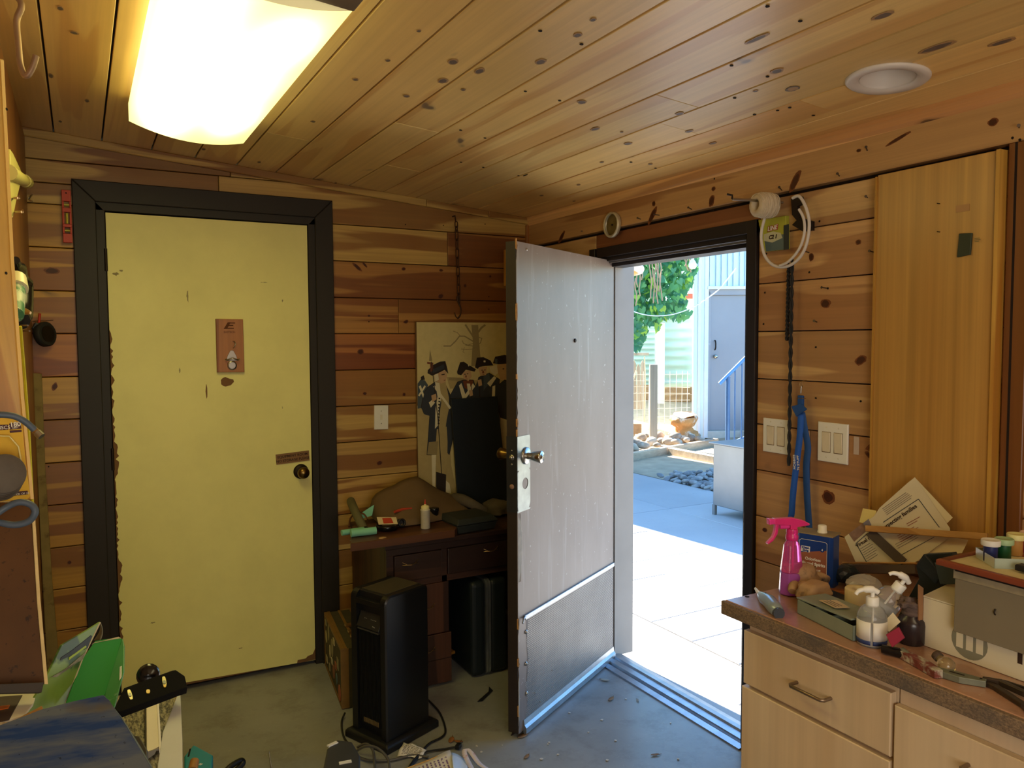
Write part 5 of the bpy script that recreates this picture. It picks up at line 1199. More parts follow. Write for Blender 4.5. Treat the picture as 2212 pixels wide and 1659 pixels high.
for nm, z0_, z1_, ins0, ins1 in (('base', .659, .694, .012, .002), ('lid', .696, .722, .000, .016)):
    mb = M(); vs = []
    for zz_, ins in ((z0_, ins0), (z1_ if nm == 'base' else z0_+.006, ins1 if nm == 'base' else 0), ) + (((z1_, ins1),) if nm == 'lid' else ()):
        for q in quad:
            d_ = (q-ctr); d_.z = 0; L_ = d_.length; v_ = ctr+d_*((L_-ins*1.4)/L_); vs.append((v_.x, v_.y, zz_))
    n_ = len(vs)//4; fs = [(3, 2, 1, 0), tuple(range((n_-1)*4, n_*4))]
    for l in range(n_-1):
        for i in range(4): fs.append((l*4+i, l*4+(i+1) % 4, (l+1)*4+(i+1) % 4, (l+1)*4+i))
    mb.add(vs, fs).build(nm, m_case, case, bevel=.003)

# suitcase in the kneehole
sc_ = thing('suitcase', (-.52, -.3, 0), 'dark suitcase with a metal seam standing in the desk kneehole', 'suitcase')
m_suit = plain('dark_teal_vinyl', C(26, 34, 38), .5, var=.1)
M().box(-.612, -.540, -.515, -.07, .004, .435).build('half_shell', m_suit, sc_, bevel=.022, seg=4)
M().box(-.516, -.430, -.515, -.07, .004, .435).build('half_shell', m_suit, sc_, bevel=.022, seg=4)
def rring(x0, x1, y0, y1, z0, z1, r_, w_):
    mb = M(); pts = []
    for (cy, cz, a0) in ((y1-r_, z1-r_, 0), (y0+r_, z1-r_, 90), (y0+r_, z0+r_, 180), (y1-r_, z0+r_, 270)):
        for i in range(6):
            a = math.radians(a0+i*18); pts.append((cy+r_*math.cos(a), cz+r_*math.sin(a)))
    k_ = len(pts); vs = []
    for x in (x0, x1):
        vs += [(x, y, z) for y, z in pts]
    mb.add(vs, [(i, (i+1) % k_, k_+(i+1) % k_, k_+i) for i in range(k_)]+[list(range(k_)), [k_+i for i in range(k_)][::-1]]); return mb
rring(-.5405, -.5295, -.5165, -.068, .002, .437, .03, 0).build('seam_band', m_alu, sc_)
rring(-.5275, -.5165, -.5165, -.068, .002, .437, .03, 0).build('seam_band', m_alu, sc_)
rring(-.530, -.527, -.512, -.07, .006, .432, .03, 0).build('seam_gap', m_dark, sc_)

# heater
ht = thing('space_heater', (-1.08, -.8, 0), 'tall black infrared space heater standing before the desk', 'heater')
E1 = Vector((.385, -.923, 0)); E2 = Vector((.923, .385, 0)); HO = Vector((-1.226, -.732, 0)); HWd, HDp, HHt = .190, .222, .572
m_heat = plain('heater_black', C(20, 21, 24), .38, var=.15, vs=10); m_heatt = plain('dusty_heater_top', C(60, 54, 42), .7, var=.15)
prof = []; r_ = .030
for i in range(7): a = math.radians(180-15*i); prof.append((r_+r_*math.cos(a), HHt-r_+r_*math.sin(a)))
for i in range(7): a = math.radians(90-15*i); prof.append((HDp-.022+.022*math.cos(a), HHt-.022+.022*math.sin(a)))
prof += [(HDp, .03), (0, .03)]
# right side shell, left side shell, and back between; front recessed
M().prism(prof, HO, E2, ZZ, E1, HWd-.030, HWd, inset=.006).build('side_shell', m_heat, ht)
M().prism(prof, HO, E2, ZZ, E1, .030, 0, inset=0).build('side_shell', m_heat, ht)
M().prism([(x if x > .02 else .02, z) for x, z in prof], HO, E2, ZZ, E1, .030, HWd-.030).build('core', m_blackp, ht)
def hbox(name, a0, a1, z0, z1, d0, d1, mat, parent=ht, ins=.001): return M().prism([(a0, z0), (a1, z0), (a1, z1), (a0, z1)], HO, E1, ZZ, -E2, d0, d1, inset=ins).build(name, mat, parent)
hbox('top_hood', .028, HWd-.028, .525, .545, -.03, .000, m_heat)
M().prism([(.034, .0), (HWd-.034, .0), (HWd-.034, .06), (.034, .06)], HO+ZZ*.438-E2*.001, E1, (ZZ+E2*.45).normalized(), (-E2+ZZ*.45).normalized(), -.004, .004, inset=.002).build('control_panel', plain('heater_panel', C(36, 36, 36), .5), ht)
m_ledw = plain('grey_symbols', C(130, 128, 120), .5)
mb = M()
for a in (.065, .073, .10, .108, .116, .124): mb.box(0, 0, 0, 0, 0, 0) if False else mb.prism([(a, .034), (a+.005, .034), (a+.005, .036), (a, .036)], HO+ZZ*.438-E2*.001, E1, (ZZ+E2*.45).normalized(), (-E2+ZZ*.45).normalized(), .004, .0046)
mb.prism([(.118, .012), (.132, .010), (.132, .013), (.118, .015)], HO+ZZ*.438-E2*.001, E1, (ZZ+E2*.45).normalized(), (-E2+ZZ*.45).normalized(), .004, .005)
mb.build('symbols', m_ledw, ht)
hbox('panel_lip', .036, HWd-.04, .428, .434, -.01, .002, plain('heater_lip', C(62, 60, 56), .5))
mb = M()
for i in range(16): a = .040+i*.0072; mb.prism([(a, .07), (a+.0028, .07), (a+.0028, .425), (a, .425)], HO, E1, ZZ, -E2, -.018, -.004)
mb.build('grille', m_heat, ht, kind='stuff')
mb = M()
for i in range(11): a = .066+i*.0072; mb.prism([(a, .155), (a+.0026, .155), (a+.0026, .175+.004*(i % 3)), (a, .17+.006*(i % 3))], HO, E1, ZZ, -E2, -.020, -.0195)
for i in range(11): a = .060+i*.0078; mb.prism([(a, .075), (a+.004, .075), (a+.004, .092), (a, .092)], HO, E1, ZZ, -E2, -.006, -.0025)
mb.build('grille_slots', plain('lit_slot', C(112, 94, 58), .7), ht, kind='stuff')  # light on the lower slots painted as pale bars
M().prism([(.030, 0.0), (HDp-.02, 0), (HDp-.02, HWd-.06), (.03, HWd-.06)], HO+ZZ*(HHt+.0001)+E1*.030, E2, E1, ZZ, -.002, .0015).build('dusty_top', m_heatt, ht)
M().prism([(-.022, -.022), (HDp+.03, -.022), (HDp+.03, HWd+.022), (-.022, HWd+.022)], HO, E2, E1, ZZ, 0.0, .034, inset=.010).build('base', m_blackp, ht, bevel=.004)
# cable of the heater and its plug
m_cord = plain('black_cord', C(24, 24, 26), .5)
def floor_cord(name, pp, r_, label, mat=m_cord, z=None, par_=None, n=6):
    o = M().tube(smooth([onZ(x, y, zz_) for x, y, zz_ in pp], n), r_, 8).build(name, mat, par_)
    if label: tag(o, label, 'cable')
    return o
hc = thing('heater_cable', onZ(1000, 1610, 0), 'black heater power cord with two prong plug running over the floor', 'power cord')
floor_cord('cord', [(925, 1512, .012), (950, 1540, .006), (962, 1575, .006), (955, 1592, .006), (925, 1608, .006), (900, 1640, .006), (880, 1662, .006)], .004, None, par_=hc)
floor_cord('cord', [(880, 1662, .006), (905, 1630, .01), (930, 1622, .008), (960, 1618, .006), (985, 1613, .008)], .0035, None, par_=hc)
q = onZ(990, 1612, .012); M().obox(q, (.026, .018, .016), rot('Z', .7)).build('plug', m_blackp, hc, bevel=.003)
for s_ in (-1, 1): M().tube([q+Vector((.008, .008, .002*s_)), q+Vector((.026, .022+.006*s_, .004*s_))], .0015, 6).build('prong', m_brassb, hc)
floor_cord('heater_cable', [(745, 1540, .02), (738, 1560, .006), (742, 1590, .006), (760, 1618, .006)], .004, 'black cord dropping behind the sticker covered case')
# coil of grey cord by the black machine
for k_, (pp, lab) in enumerate((([(770, 1622, .02), (790, 1612, .07), (815, 1616, .075), (838, 1640, .06), (842, 1675, .05)], 'tall loop of grey cable beside the black machine'), ([(772, 1614, .03), (792, 1607, .05), (806, 1622, .04), (810, 1662, .03)], 'shorter loop of grey cable behind the tall loop'), ([(775, 1636, .01), (800, 1643, .008), (845, 1642, .008), (890, 1632, .008), (925, 1636, .008)], 'flat grey cable lying toward the crumpled paper'))):
    floor_cord('cable', pp, .0048, lab, mat=plain('grey_cable', C(84, 82, 80), .4))

# sticker covered case against the door frame
bc = thing('vintage_case', (-1.12, -.27, 0), 'old stickered case with brass corners standing by the door frame', 'case')
c0 = Vector((-1.140, -.045, 0)); c1 = Vector((-1.200, -.505, 0)); e = (c1-c0).normalized(); n = Vector((-e.y*-1, 0, 0)); n = Vector((e.y, -e.x, 0))
if n.x > 0: n = -n
Lc, Hc, Tc = (c1-c0).length, .252, .125
m_casev = plain('case_fabric', C(74, 68, 48), .8, var=.2, vs=30); m_cedge = plain('case_tan_edge', C(132, 98, 46), .6, var=.2, vs=20)
M().prism([(0, 0.003), (Lc, 0.003), (Lc, Hc), (0, Hc)], c0, e, ZZ, n, -Tc, 0, inset=.002).build('body', m_casev, bc)
mb = M()
for z0_, z1_ in ((.003, .016), (Hc-.012, Hc+.002)): mb.prism([(-.002, z0_), (Lc+.002, z0_), (Lc+.002, z1_), (-.002, z1_)], c0, e, ZZ, n, -.012, .002)
for a in (-.002, Lc-.010): mb.prism([(a, .003), (a+.012, .003), (a+.012, Hc), (a, Hc)], c0, e, ZZ, n, -.012, .0022)
for d_ in (-.012, -.060, -Tc+.012): mb.prism([(-.002, Hc-.002), (Lc+.002, Hc-.002), (Lc+.002, Hc+.003), (-.002, Hc+.003)], c0, e, ZZ, n, d_-.012, d_)
mb.prism([(Lc-.004, .003), (Lc+.003, .003), (Lc+.003, Hc), (Lc-.004, Hc)], c0, e, ZZ, n, -.03, .0)
mb.build('edge_binding', m_cedge, bc, bevel=.001)
M().prism([(0, 0), (.02, 0), (.02, -.06), (0, -.06)], c0+e*(Lc-.001)+ZZ*0, n, ZZ, e, 0, .001).build('end_binding', m_cedge, bc)
stc = [C(190, 176, 130), C(150, 140, 100), C(176, 96, 62), C(96, 120, 120), C(196, 186, 150), C(150, 90, 60)]
rr2 = random.Random(31)
for i, (fa, fz, ra, rz, ci, rd) in enumerate(((.10, .62, .028, .028, 0, 1), (.26, .80, .022, .036, 1, 1), (.33, .50, .018, .03, 4, 1), (.47, .66, .030, .040, 1, 1), (.55, .30, .026, .030, 5, 1), (.72, .30, .018, .024, 3, 1), (.80, .62, .028, .032, 1, 0), (.68, .50, .026, .02, 2, 0), (.88, .14, .030, .034, 2, 1), (.12, .22, .03, .02, 0, 0), (.30, .2, .018, .022, 1, 0), (.10, .88, .02, .018, 1, 0), (.46, .42, .022, .018, 4, 0), (.60, .86, .024, .018, 0, 0))):
    cx_, cz_ = fa*Lc, fz*Hc; cz_ = min(max(cz_, rz+.012), Hc-rz-.008) if rz*2 < Hc-.03 else Hc/2
    k_ = 18 if rd else 4; pts = [(cx_+ra*math.cos(2*math.pi*j/k_+(0 if rd else .785)), cz_+rz*math.sin(2*math.pi*j/k_+(0 if rd else .785))) for j in range(k_)]
    M().prism(pts, c0, e, ZZ, n, .0002, .001+.0002*i).build('sticker', plain('sticker_%d' % i, stc[ci], .6, var=.35, vs=50), bc)
for a in (.45, .62, .75): M().prism([(a*Lc, Hc+.003), (a*Lc+.03, Hc+.003), (a*Lc+.03, Hc+.012), (a*Lc, Hc+.012)], c0, e, ZZ, n, -.10, -.055, inset=.003).build('clasp', m_brassb, bc)

# floor litter near the door
m_leafd = plain('dry_leaf', C(150, 118, 84), .8, var=.25, vs=40); m_leafg = plain('pale_dry_leaf', C(168, 158, 140), .8, var=.2, vs=40)
def dleaf(px, py, s_, ang, label, mat=m_leafd, lift=.006, curl=.3):
    q = onZ(px, py, .001); mb = M(); n_ = 7; vs = []; fs = []
    for i in range(n_):
        t_ = i/(n_-1)*2-1; w_ = .42*(1-t_*t_)**.6*s_
        for j in (-1, 0, 1): vs.append(q+rot('Z', ang) @ Vector((t_*s_, j*w_, .0015+lift*(j*j)*curl+lift*abs(t_)*curl)))
    for i in range(n_-1):
        for j in range(2): fs.append((i*3+j, (i+1)*3+j, (i+1)*3+j+1, i*3+j+1))
    mb.add(vs, fs, True).tube([q+rot('Z', ang) @ Vector((s_*.9, 0, .002)), q+rot('Z', ang) @ Vector((s_*1.6, s_*.2, .002))], .0007, 4)
    return tag(mb.build('dry_leaf', mat, solid=.0006), label, 'leaf')
dleaf(1306, 1470, .024, 2.2, 'broad pale dry leaf on the floor nearest the open door hinge', m_leafg)
dleaf(1320, 1511, .022, .5, 'narrow dry leaf lying below the broad pale leaf', m_leafd)
dleaf(1378, 1514, .012, 1.2, 'small curled pale leaf in the middle of the doorway floor', m_leafg)
dleaf(1240, 1494, .010, .2, 'tiny dark leaf bit close under the open door', m_leafd)
dleaf(1138, 1636, .018, .6, 'brown dry leaf on the floor before the open door edge', m_leafd)
dleaf(1415, 1632, .016, -.3, 'rolled brown leaf on the floor near the cabinet', m_leafd)
dleaf(1130, 1590, .030, .3, 'torn dark leaf tucked under the open door corner', m_leafd)
dleaf(975, 1600, .024, .9, 'orange brown leaf behind the plug', plain('orange_leaf', C(140, 92, 52), .8))
dleaf(990, 1603, .018, 2.4, 'second orange brown leaf touching the plug', plain('orange_leaf2', C(150, 100, 58), .8))
m_chipw = plain('white_debris', C(206, 200, 186), .8); rr3 = random.Random(77)
chips = [(1271, 1582), (1330, 1600), (1352, 1510), (1449, 1562), (1537, 1572), (1186, 1604), (1184, 1608), (1206, 1630), (1030, 1612), (1040, 1625), (1012, 1640), (1230, 1540), (1170, 1640), (1300, 1555), (1480, 1500), (1465, 1640), (1312, 1642), (1085, 1610)]
for i, (x, y) in enumerate(chips):
    q = onZ(x, y, .002); mb = M(); k_ = rr3.randint(4, 6); s_ = rr3.uniform(.003, .0075)
    mb.prism([(s_*rr3.uniform(.6, 1.1)*math.cos(6.283*j/k_), s_*rr3.uniform(.6, 1.1)*math.sin(6.283*j/k_)) for j in range(k_)], q, (1, 0, 0), (0, 1, 0), (0, 0, 1), 0, .0018)
    tag(mb.build('paint_flake', m_chipw), 'small pale flake of debris on the doorway floor', 'debris', 'pale flakes on the floor')
dk_ = M().prism([(0, 0), (.10, .02), (.14, .05), (.12, .012), (.02, -.012)], onZ(1095, 1500, .002)+Vector((-.14, -.0, 0)), Vector((.9, .4, 0)), Vector((-.4, .9, 0)), (0, 0, 1), 0, .003)
tag(dk_.build('dark_strip', m_blackp), 'curved dark strap end lying on the floor behind the door', 'strap')
# crumpled receipt, paper with handwriting, ribbon
m_paper = plain('white_paper', C(222, 218, 210), .8, var=.05); m_print = plain('grey_print', C(110, 104, 100), .8)
def paper(name, corners, zs, label, cat, lines=0, colr=m_paper, wav=.006, seed=1, n=10, lcol=None, lmarg=.12):
    pts = [onZ(x, y, z_) for (x, y), z_ in zip(corners, zs)]; r3 = random.Random(seed); ph = [r3.uniform(0, 6) for _ in range(4)]
    def fn(s_, t_):
        a = pts[0].lerp(pts[1], s_); b = pts[3].lerp(pts[2], s_); q = a.lerp(b, t_)
        q.z += wav*(math.sin(s_*7+ph[0])*math.cos(t_*5+ph[1])+1)*.5+wav*.3*math.sin(s_*15+t_*9+ph[2]); return q
    root = thing(name, (pts[0]+pts[2])/2, label, cat)
    M().grid(fn, n, n).build('sheet', colr, root, solid=.0006)
    if lines:
        mb = M()
        for i in range(lines):
            t0 = lmarg+(1-2*lmarg)*i/lines; a_ = lmarg
            while a_ < 1-lmarg:
                l_ = r3.uniform(.04, .14); b_ = min(a_+l_, 1-lmarg); hh = (1-2*lmarg)/lines*.45
                vs = [fn(u_, v_)+Vector((0, 0, .0008)) for u_, v_ in ((a_, t0), (b_, t0), (b_, t0+hh), (a_, t0+hh))]
                mb.add(vs, [(0, 1, 2, 3)]); a_ = b_+r3.uniform(.015, .04)
        mb.build('print', lcol or m_print, root)
    return root
paper('receipt', [(872, 1604), (922, 1620), (910, 1640), (858, 1634)], (.016, .012, .004, .006), 'crumpled printed receipt lying against the heater base', 'receipt', 9, seed=3)
paper('written_note', [(972, 1624), (1000, 1700), (900, 1720), (876, 1662)], (.05, .03, .02, .01), 'white page with purple handwriting at the bottom edge', 'paper', 9, seed=8, lcol=plain('purple_ink', C(130, 110, 150), .8), n=8)
tag(M().tube([onZ(876, 1661, .014), onZ(930, 1641, .034), onZ(972, 1623, .053)], .003, 6).build('page_binding', plain('tan_binding', C(196, 158, 96), .7)), 'tan bound edge along the handwritten page', 'binding')
m_plb = plain('pale_plastic_bag', C(206, 216, 226), .3, var=.05)
tag(M().grid(lambda s_, t_: onZ(974+34*s_+10*t_, 1626+60*t_+20*s_*s_, .05-.045*s_+.01*math.sin(6*s_+4*t_)), 8, 8).build('plastic_sheet', m_plb, solid=.001), 'glossy pale plastic sheet right of the handwritten page', 'plastic sheet')
rb = smooth([onZ(1062, 1668, .004), onZ(1036, 1652, .006), onZ(1018, 1628, .02), onZ(1007, 1619, .03), onZ(1003, 1628, .02), onZ(1010, 1645, .008), onZ(1022, 1668, .004)], 6)
mb = M(); vs = []; 
for i, q in enumerate(rb): vs += [q+Vector((-.008, .004, .002)), q+Vector((.008, -.004, .004))]
mb.add(vs, [(2*i, 2*i+1, 2*i+3, 2*i+2) for i in range(len(rb)-1)], True)
tag(mb.build('ribbon', plain('white_red_ribbon', C(214, 204, 204), .7, col2=C(196, 130, 120), thr=(.55, .65), vs=40), solid=.001), 'looped white ribbon with faded red print on the floor', 'ribbon')
# black machine with silver corners
bmch = thing('power_tool', onZ(735, 1640, .0), 'rounded black machine with two white corner labels at the bottom edge', 'machine')
q0 = onZ(742, 1612, .20); hull = [(706, 1618), (728, 1598), (760, 1602), (778, 1632), (778, 1660), (760, 1680), (716, 1690), (698, 1660)]
pt3 = [onZ(x, y, .16) for x, y in hull]
M().prism([(q.x, q.y) for q in pt3], (0, 0, 0), (1, 0, 0), (0, 1, 0), (0, 0, 1), .0, .161, inset=.004).build('housing', plain('dusty_black_housing', C(58, 60, 64), .5, var=.25, vs=20), bmch, bevel=.004)
for (x, y, x2, y2) in ((711, 1612, 731, 1603), (733, 1650, 760, 1645)):
    a, b = onZ(x, y, .1645), onZ(x2, y2, .1645); e_ = (b-a); L_ = e_.length; e_.normalize(); n_ = Vector((-e_.y, e_.x, 0))
    M().prism([(0, 0), (L_, 0), (L_, .014), (0, .014)], a, e_, n_, ZZ, -.006, .0, inset=.001).build('corner_label', m_white2, bmch)
# ================================================================== right wall things
def rwx(px, py, X=0.0): return onX(px, py, X)
# plywood cabinet face on the wall and dark post next to it
pw = thing('wall_cupboard', (-.02, -2.24, 1.0), 'tall plywood cupboard door fixed on the plank wall above the bench', 'cupboard')
M().box(-.030, -.001, -2.405, -2.062, .84, 1.985).build('door', w_ply, pw, bevel=.002)
M().box(-.038, -.001, -2.414, -2.404, .84, 1.985).build('side_edge', w_bright, pw, color=(.85, .82, .75))
M().box(-.036, -.001, -2.0635, -2.058, .84, 1.980).build('side_edge', w_bright, pw, color=(.7, .62, .5))
m_tape = plain('old_tape', C(176, 136, 86), .6)
q = rwx(2078, 450, -.031); M().box(-.0315, -.0302, q.y-.020, q.y+.016, q.z-.009, q.z+.009).build('tape_piece', m_tape, pw)
M().lathe([(.0012, 0), (.0012, .012)], rwx(2030, 440, -.030), 6, axes((-1, 0, 0))).build('nail', m_iron, pw)
M().lathe([(.0012, 0), (.0012, .012)], rwx(2030, 501, -.030), 6, axes((-1, 0, 0))).build('nail', m_iron, pw)
a_, b_ = rwx(2069, 556, -.032), rwx(2101, 502, -.032)
mg = thing('matchbook', b_, 'small dark green folded card stuck on the plywood cupboard door', 'card')
M().prism([(a_.y, a_.z), (b_.y+.003, a_.z+.004), (b_.y, b_.z-.002), (a_.y-.004, b_.z+.001)], (-.0305, 0, 0), (0, 1, 0), (0, 0, 1), (-1, 0, 0), 0, .006, inset=.001).build('cover', plain('dark_green_card', C(52, 60, 42), .6), mg)
mb = M()
for i, l in enumerate((.018, .024, .014)): z_ = b_.z-.018-i*.004; mb.box(-.0372, -.0362, b_.y-.014-l*.4, b_.y-.010+l*.1, z_, z_+.0012)
mb.build('print', plain('faint_print', C(96, 104, 70), .7), mg)
tag(M().prism([(-2.475, .80), (-2.420, .80), (-2.420, 2.0), (-2.475, 2.0)], (0, 0, 0), (0, 1, 0), (0, 0, 1), (-1, 0, 0), -.01, .012, inset=.002).build('trim_10', w_vert, color=(.42, .34, .28)), 'dark brown vertical trim right of the plywood cupboard', 'trim', kind='structure')
M().prism([(-2.442, .80), (-2.436, .80), (-2.436, 2.0), (-2.442, 2.0)], (0, 0, 0), (0, 1, 0), (0, 0, 1), (-1, 0, 0), .012, .0125).build('groove', m_dark, bpy.data.objects['trim_10'])
# decora switches
def decora(px0, py0, px1, py1, label, tilt=0):
    a, b = rwx(px0, py1), rwx(px1, py0); y0, y1 = b.y, a.y; z0, z1 = a.z, b.z
    s_ = thing('light_switch', (-.003, (y0+y1)/2, z0), label, 'light switch')
    M().prism([(y0, z0), (y1, z0), (y1, z1), (y0, z1)], (-.0015, 0, 0), (0, 1, 0), (0, 0, 1), (-1, 0, 0), 0, .0065, inset=.002).build('plate', m_white2, s_)
    w_ = y1-y0; hgt = z1-z0
    for f in (.30, .70):
        c_ = y1-w_*f; zc_ = (z0+z1)/2
        M().prism([(c_-.0165, zc_-.0335), (c_+.0165, zc_-.0335), (c_+.0165, zc_+.0335), (c_-.0165, zc_+.0335)], (-.008, 0, 0), (0, 1, 0), (0, 0, 1), (-1, 0, 0), -.002, .0004).build('gap', m_dirtl, s_)
        M().prism([(-.0152, -.032), (.0152, -.032), (.0152, .032), (-.0152, .032)], (-.008, c_, zc_), (0, 1, .0), (-.05, 0, 1), (-1, 0, 0), -.002, .0025, inset=.0015).build('rocker', m_ivory2, s_)
        for dz in (-.048, .048): M().lathe([(.0028, 0), (.002, .001)], (-.008, c_, zc_+dz), 8, axes((-1, 0, 0))).build('screw', m_ivory, s_)
m_dirtl = plain('grimy_gap', C(120, 96, 66), .8); m_ivory2 = plain('grubby_ivory', C(222, 210, 184), .45, var=.08, vs=40)
decora(1651, 908, 1708, 974, 'double rocker switch plate half covered by the black rod, next to the doorway')
decora(1769, 917, 1835, 994, 'double rocker switch plate right of the blue lanyard')
q0, q1 = rwx(1845, 981), rwx(1857, 944)
tag(M().box(-.003, -.0015, q1.y, q0.y, q0.z, q1.z).build('tape_strip', plain('pale_tape', C(196, 176, 160), .5)), 'small pale strip of tape right of the switches', 'tape')
# nails in the beam and planks
m_nail = plain('nail_steel', C(96, 84, 74), .45, metal=.7)
def nail(px, py, dy=0, dz=0, X=-.016, L_=.028, head=True):
    b_ = rwx(px, py, X); t_ = b_+Vector((-L_, dy, dz)); mb = M().tube([b_+Vector((.004, 0, 0)), t_], .0018, 6)
    if head: mb.lathe([(.0042, -.0008), (.0042, .0008)], t_, 10, axes(t_-b_))
    return tag(mb.build('nail', m_nail), None, 'nail')
nl_ = [(1268, 499, .016, .0, 'bright bare nail left of the round dial on the beam'), (1384, 474, -.006, .004, 'first short nail right of the round dial on the beam'), (1425, 465, .01, .003, 'bent nail beside the large knot on the beam'), (1494, 453, -.005, .006, 'slanting nail midway along the beam above the doorway'), (1688, 412, -.01, .008, 'nail in the beam just above the twine spool'), (1812, 381, -.012, .004, 'nail in the beam above the dark gap'), (1873, 427, -.012, .0, 'nail below the dark gap near the plywood cupboard'), (1872, 326, -.014, .006, 'nail high on the beam above the plywood cupboard'), (1748, 546, .0, .004, 'thin nail in the plank right of the white hose'), (1764, 696, -.008, .004, 'nail in the plank at mid height right of the black rod'), (1888, 545, 0, .003, 'nail close to the plywood cupboard edge'), (1787, 623, .004, .003, 'small nail above the big plank knot'), (2200, 276, -.012, .0, 'nail at the far right end of the beam')]
for x, y, dy, dz, lab in nl_: nail(x, y, dy, dz, X=(-.016 if y < 480 and lab.find('plank') < 0 and lab.find('below') < 0 else 0), L_=.022)['label'] = lab
# dark gap under the beam
# round dial on the beam
q = rwx(1326, 486, -.018); dl = thing('round_dial', q, 'round glass faced dial in a pale ring mounted on the beam', 'dial')
RX = axes((-1, 0, 0))
M().lathe([(.052, 0), (.056, .003), (.056, .018), (.050, .022), (.046, .018)], q, 36, RX, caps=False).build('ring', plain('pale_brass_ring', C(206, 196, 166), .35, metal=.4), dl)
M().lathe([(.046, .006), (.001, .006)], q, 32, RX, caps=False).build('face', plain('tarnished_face', C(150, 134, 84), .3, metal=.5, var=.4, vs=30), dl)
M().lathe([(.004, .006), (.004, .012), (.001, .014)], q, 10, RX).build('centre_pin', m_dark, dl)
# rod hook with twine spool, bag of trimmer line, hose
tw = thing('twine_spool', rwx(1680, 440, -.09), 'spool of pale twine hung on a metal rod above the doorway corner', 'twine')
b_ = rwx(1692, 437, 0); t_ = b_+Vector((-.20, .035, .000))
m_str = plain('pale_twine', C(206, 190, 160), .7, var=.2, vs=60)
cc = b_+(t_-b_)*.36; ax_ = (t_-b_).normalized(); RT = axes(ax_)
M().tube([b_+Vector((.01, 0, 0)), t_], .0042, 8).build('rod', m_steel, tw)
M().tube([t_, t_+Vector((0, .0, .012)), t_+Vector((-.014, .010, .016))], .0035, 8).build('rod_tip', m_iron, tw)
M().lathe([(.024, -.040), (.034, -.036), (.041, -.022), (.042, .0), (.041, .022), (.035, .036), (.024, .040), (.018, .038), (.018, -.038)], cc+Vector((0, 0, -.014)), 28, RT).build('winding', m_str, tw)
mb = M()
for i in range(26):
    s_ = -.034+.0027*i; rr_ = .0425-.0045*(abs(s_)/.034)**3*1.6
    mb.tube([cc+Vector((0, 0, -.014))+RT @ Vector((rr_*math.cos(a), rr_*math.sin(a), s_+.006*math.sin(a+i))) for a in [j*math.pi/10 for j in range(20)]], .0009, 4, closed=True)
mb.build('strands', plain('twine_strand', C(226, 214, 188), .7), tw, kind='stuff')
bg_ = thing('line_package', rwx(1668, 505, -.012), 'yellow green package with LINE lettering hanging under the twine spool', 'package')
cn = [rwx(1640, 476, -.012), rwx(1700, 466, -.012), rwx(1702, 538, -.012), rwx(1654, 544, -.012)]
cy = [(p_.y, p_.z) for p_ in cn]
m_yg = plain('yellow_green_pack', C(176, 178, 62), .35, var=.08); m_gb = plain('grey_blue_pack', C(92, 112, 112), .4, var=.2)
M().prism(cy, (-.002, 0, 0), (0, 1, 0), (0, 0, 1), (-1, 0, 0), 0, .016, inset=.002).build('pack', m_yg, bg_)
def ry(px, py, X): q_ = rwx(px, py, X); return (q_.y, q_.z)
M().prism([ry(1650, 510, -.02), ry(1701, 505, -.02), ry(1702, 538, -.02), ry(1654, 543, -.02)], (-.018, 0, 0), (0, 1, 0), (0, 0, 1), (-1, 0, 0), 0, .0012).build('lower_print', m_gb, bg_)
M().prism([ry(1650, 506, -.02), ry(1670, 500, -.02), ry(1686, 503, -.02), ry(1690, 514, -.02), ry(1668, 524, -.02), ry(1650, 520, -.02)], (-.019, 0, 0), (0, 1, 0), (0, 0, 1), (-1, 0, 0), 0, .001).build('oval_print', plain('pale_print', C(196, 196, 160), .5), bg_)
M().prism([ry(1693, 487, -.02), ry(1704, 484, -.02), ry(1704, 538, -.02), ry(1693, 540, -.02)], (-.0195, 0, 0), (0, 1, 0), (0, 0, 1), (-1, 0, 0), 0, .0012).build('side_band', plain('dark_band', C(44, 52, 52), .5), bg_)
q = rwx(1668, 493, -.021); text('LINE', .021, (-.0200, q.y, q.z), (0, -1, .06), (0, .06, 1), m_cred, bg_, bold=.0022, shear=.2); text('LINE', .021, (-.0208, q.y, q.z), (0, -1, .06), (0, .06, 1), m_white2, bg_, bold=.0004, shear=.2)
q = rwx(1669, 512, -.021); text('C2 1', .018, (-.0205, q.y, q.z), (0, -1, 0), (0, 0, 1), m_ink, bg_, bold=.001, shear=.2)
hz_ = [(1712, 428), (1726, 424), (1740, 446), (1748, 480), (1744, 520), (1732, 550), (1712, 570), (1690, 577), (1668, 571), (1652, 552), (1645, 522), (1645, 500), (1650, 478), (1656, 462), (1668, 448)]
hz2 = [(1726, 452), (1736, 472), (1738, 500), (1730, 530), (1716, 552), (1700, 567), (1684, 574)]
hs = thing('white_hose', rwx(1700, 440, -.05), 'coil of white plastic tubing looped over the spool rod', 'hose')
M().tube(smooth([rwx(x, y, -.045) for x, y in hz_], 5), .0052, 10).build('outer_loop', m_white, hs)
M().tube(smooth([rwx(x, y, -.055) for x, y in hz2], 5), .0045, 10).build('inner_loop', m_white, hs)
tl_ = thing('tin_snips', rwx(1728, 470, -.03), 'dark metal clamp tool hanging behind the white tubing', 'tool')
M().prism([ry(1710, 430, -.02), ry(1732, 424, -.02), ry(1734, 440, -.02), ry(1724, 446, -.02), ry(1728, 470, -.02), ry(1756, 478, -.02), ry(1756, 498, -.02), ry(1735, 500, -.02), ry(1712, 486, -.02), ry(1722, 476, -.02), ry(1712, 464, -.02)], (-.012, 0, 0), (0, 1, 0), (0, 0, 1), (-1, 0, 0), 0, .012, inset=.001).build('body', plain('brown_black_metal', C(40, 32, 30), .5, metal=.5), tl_)
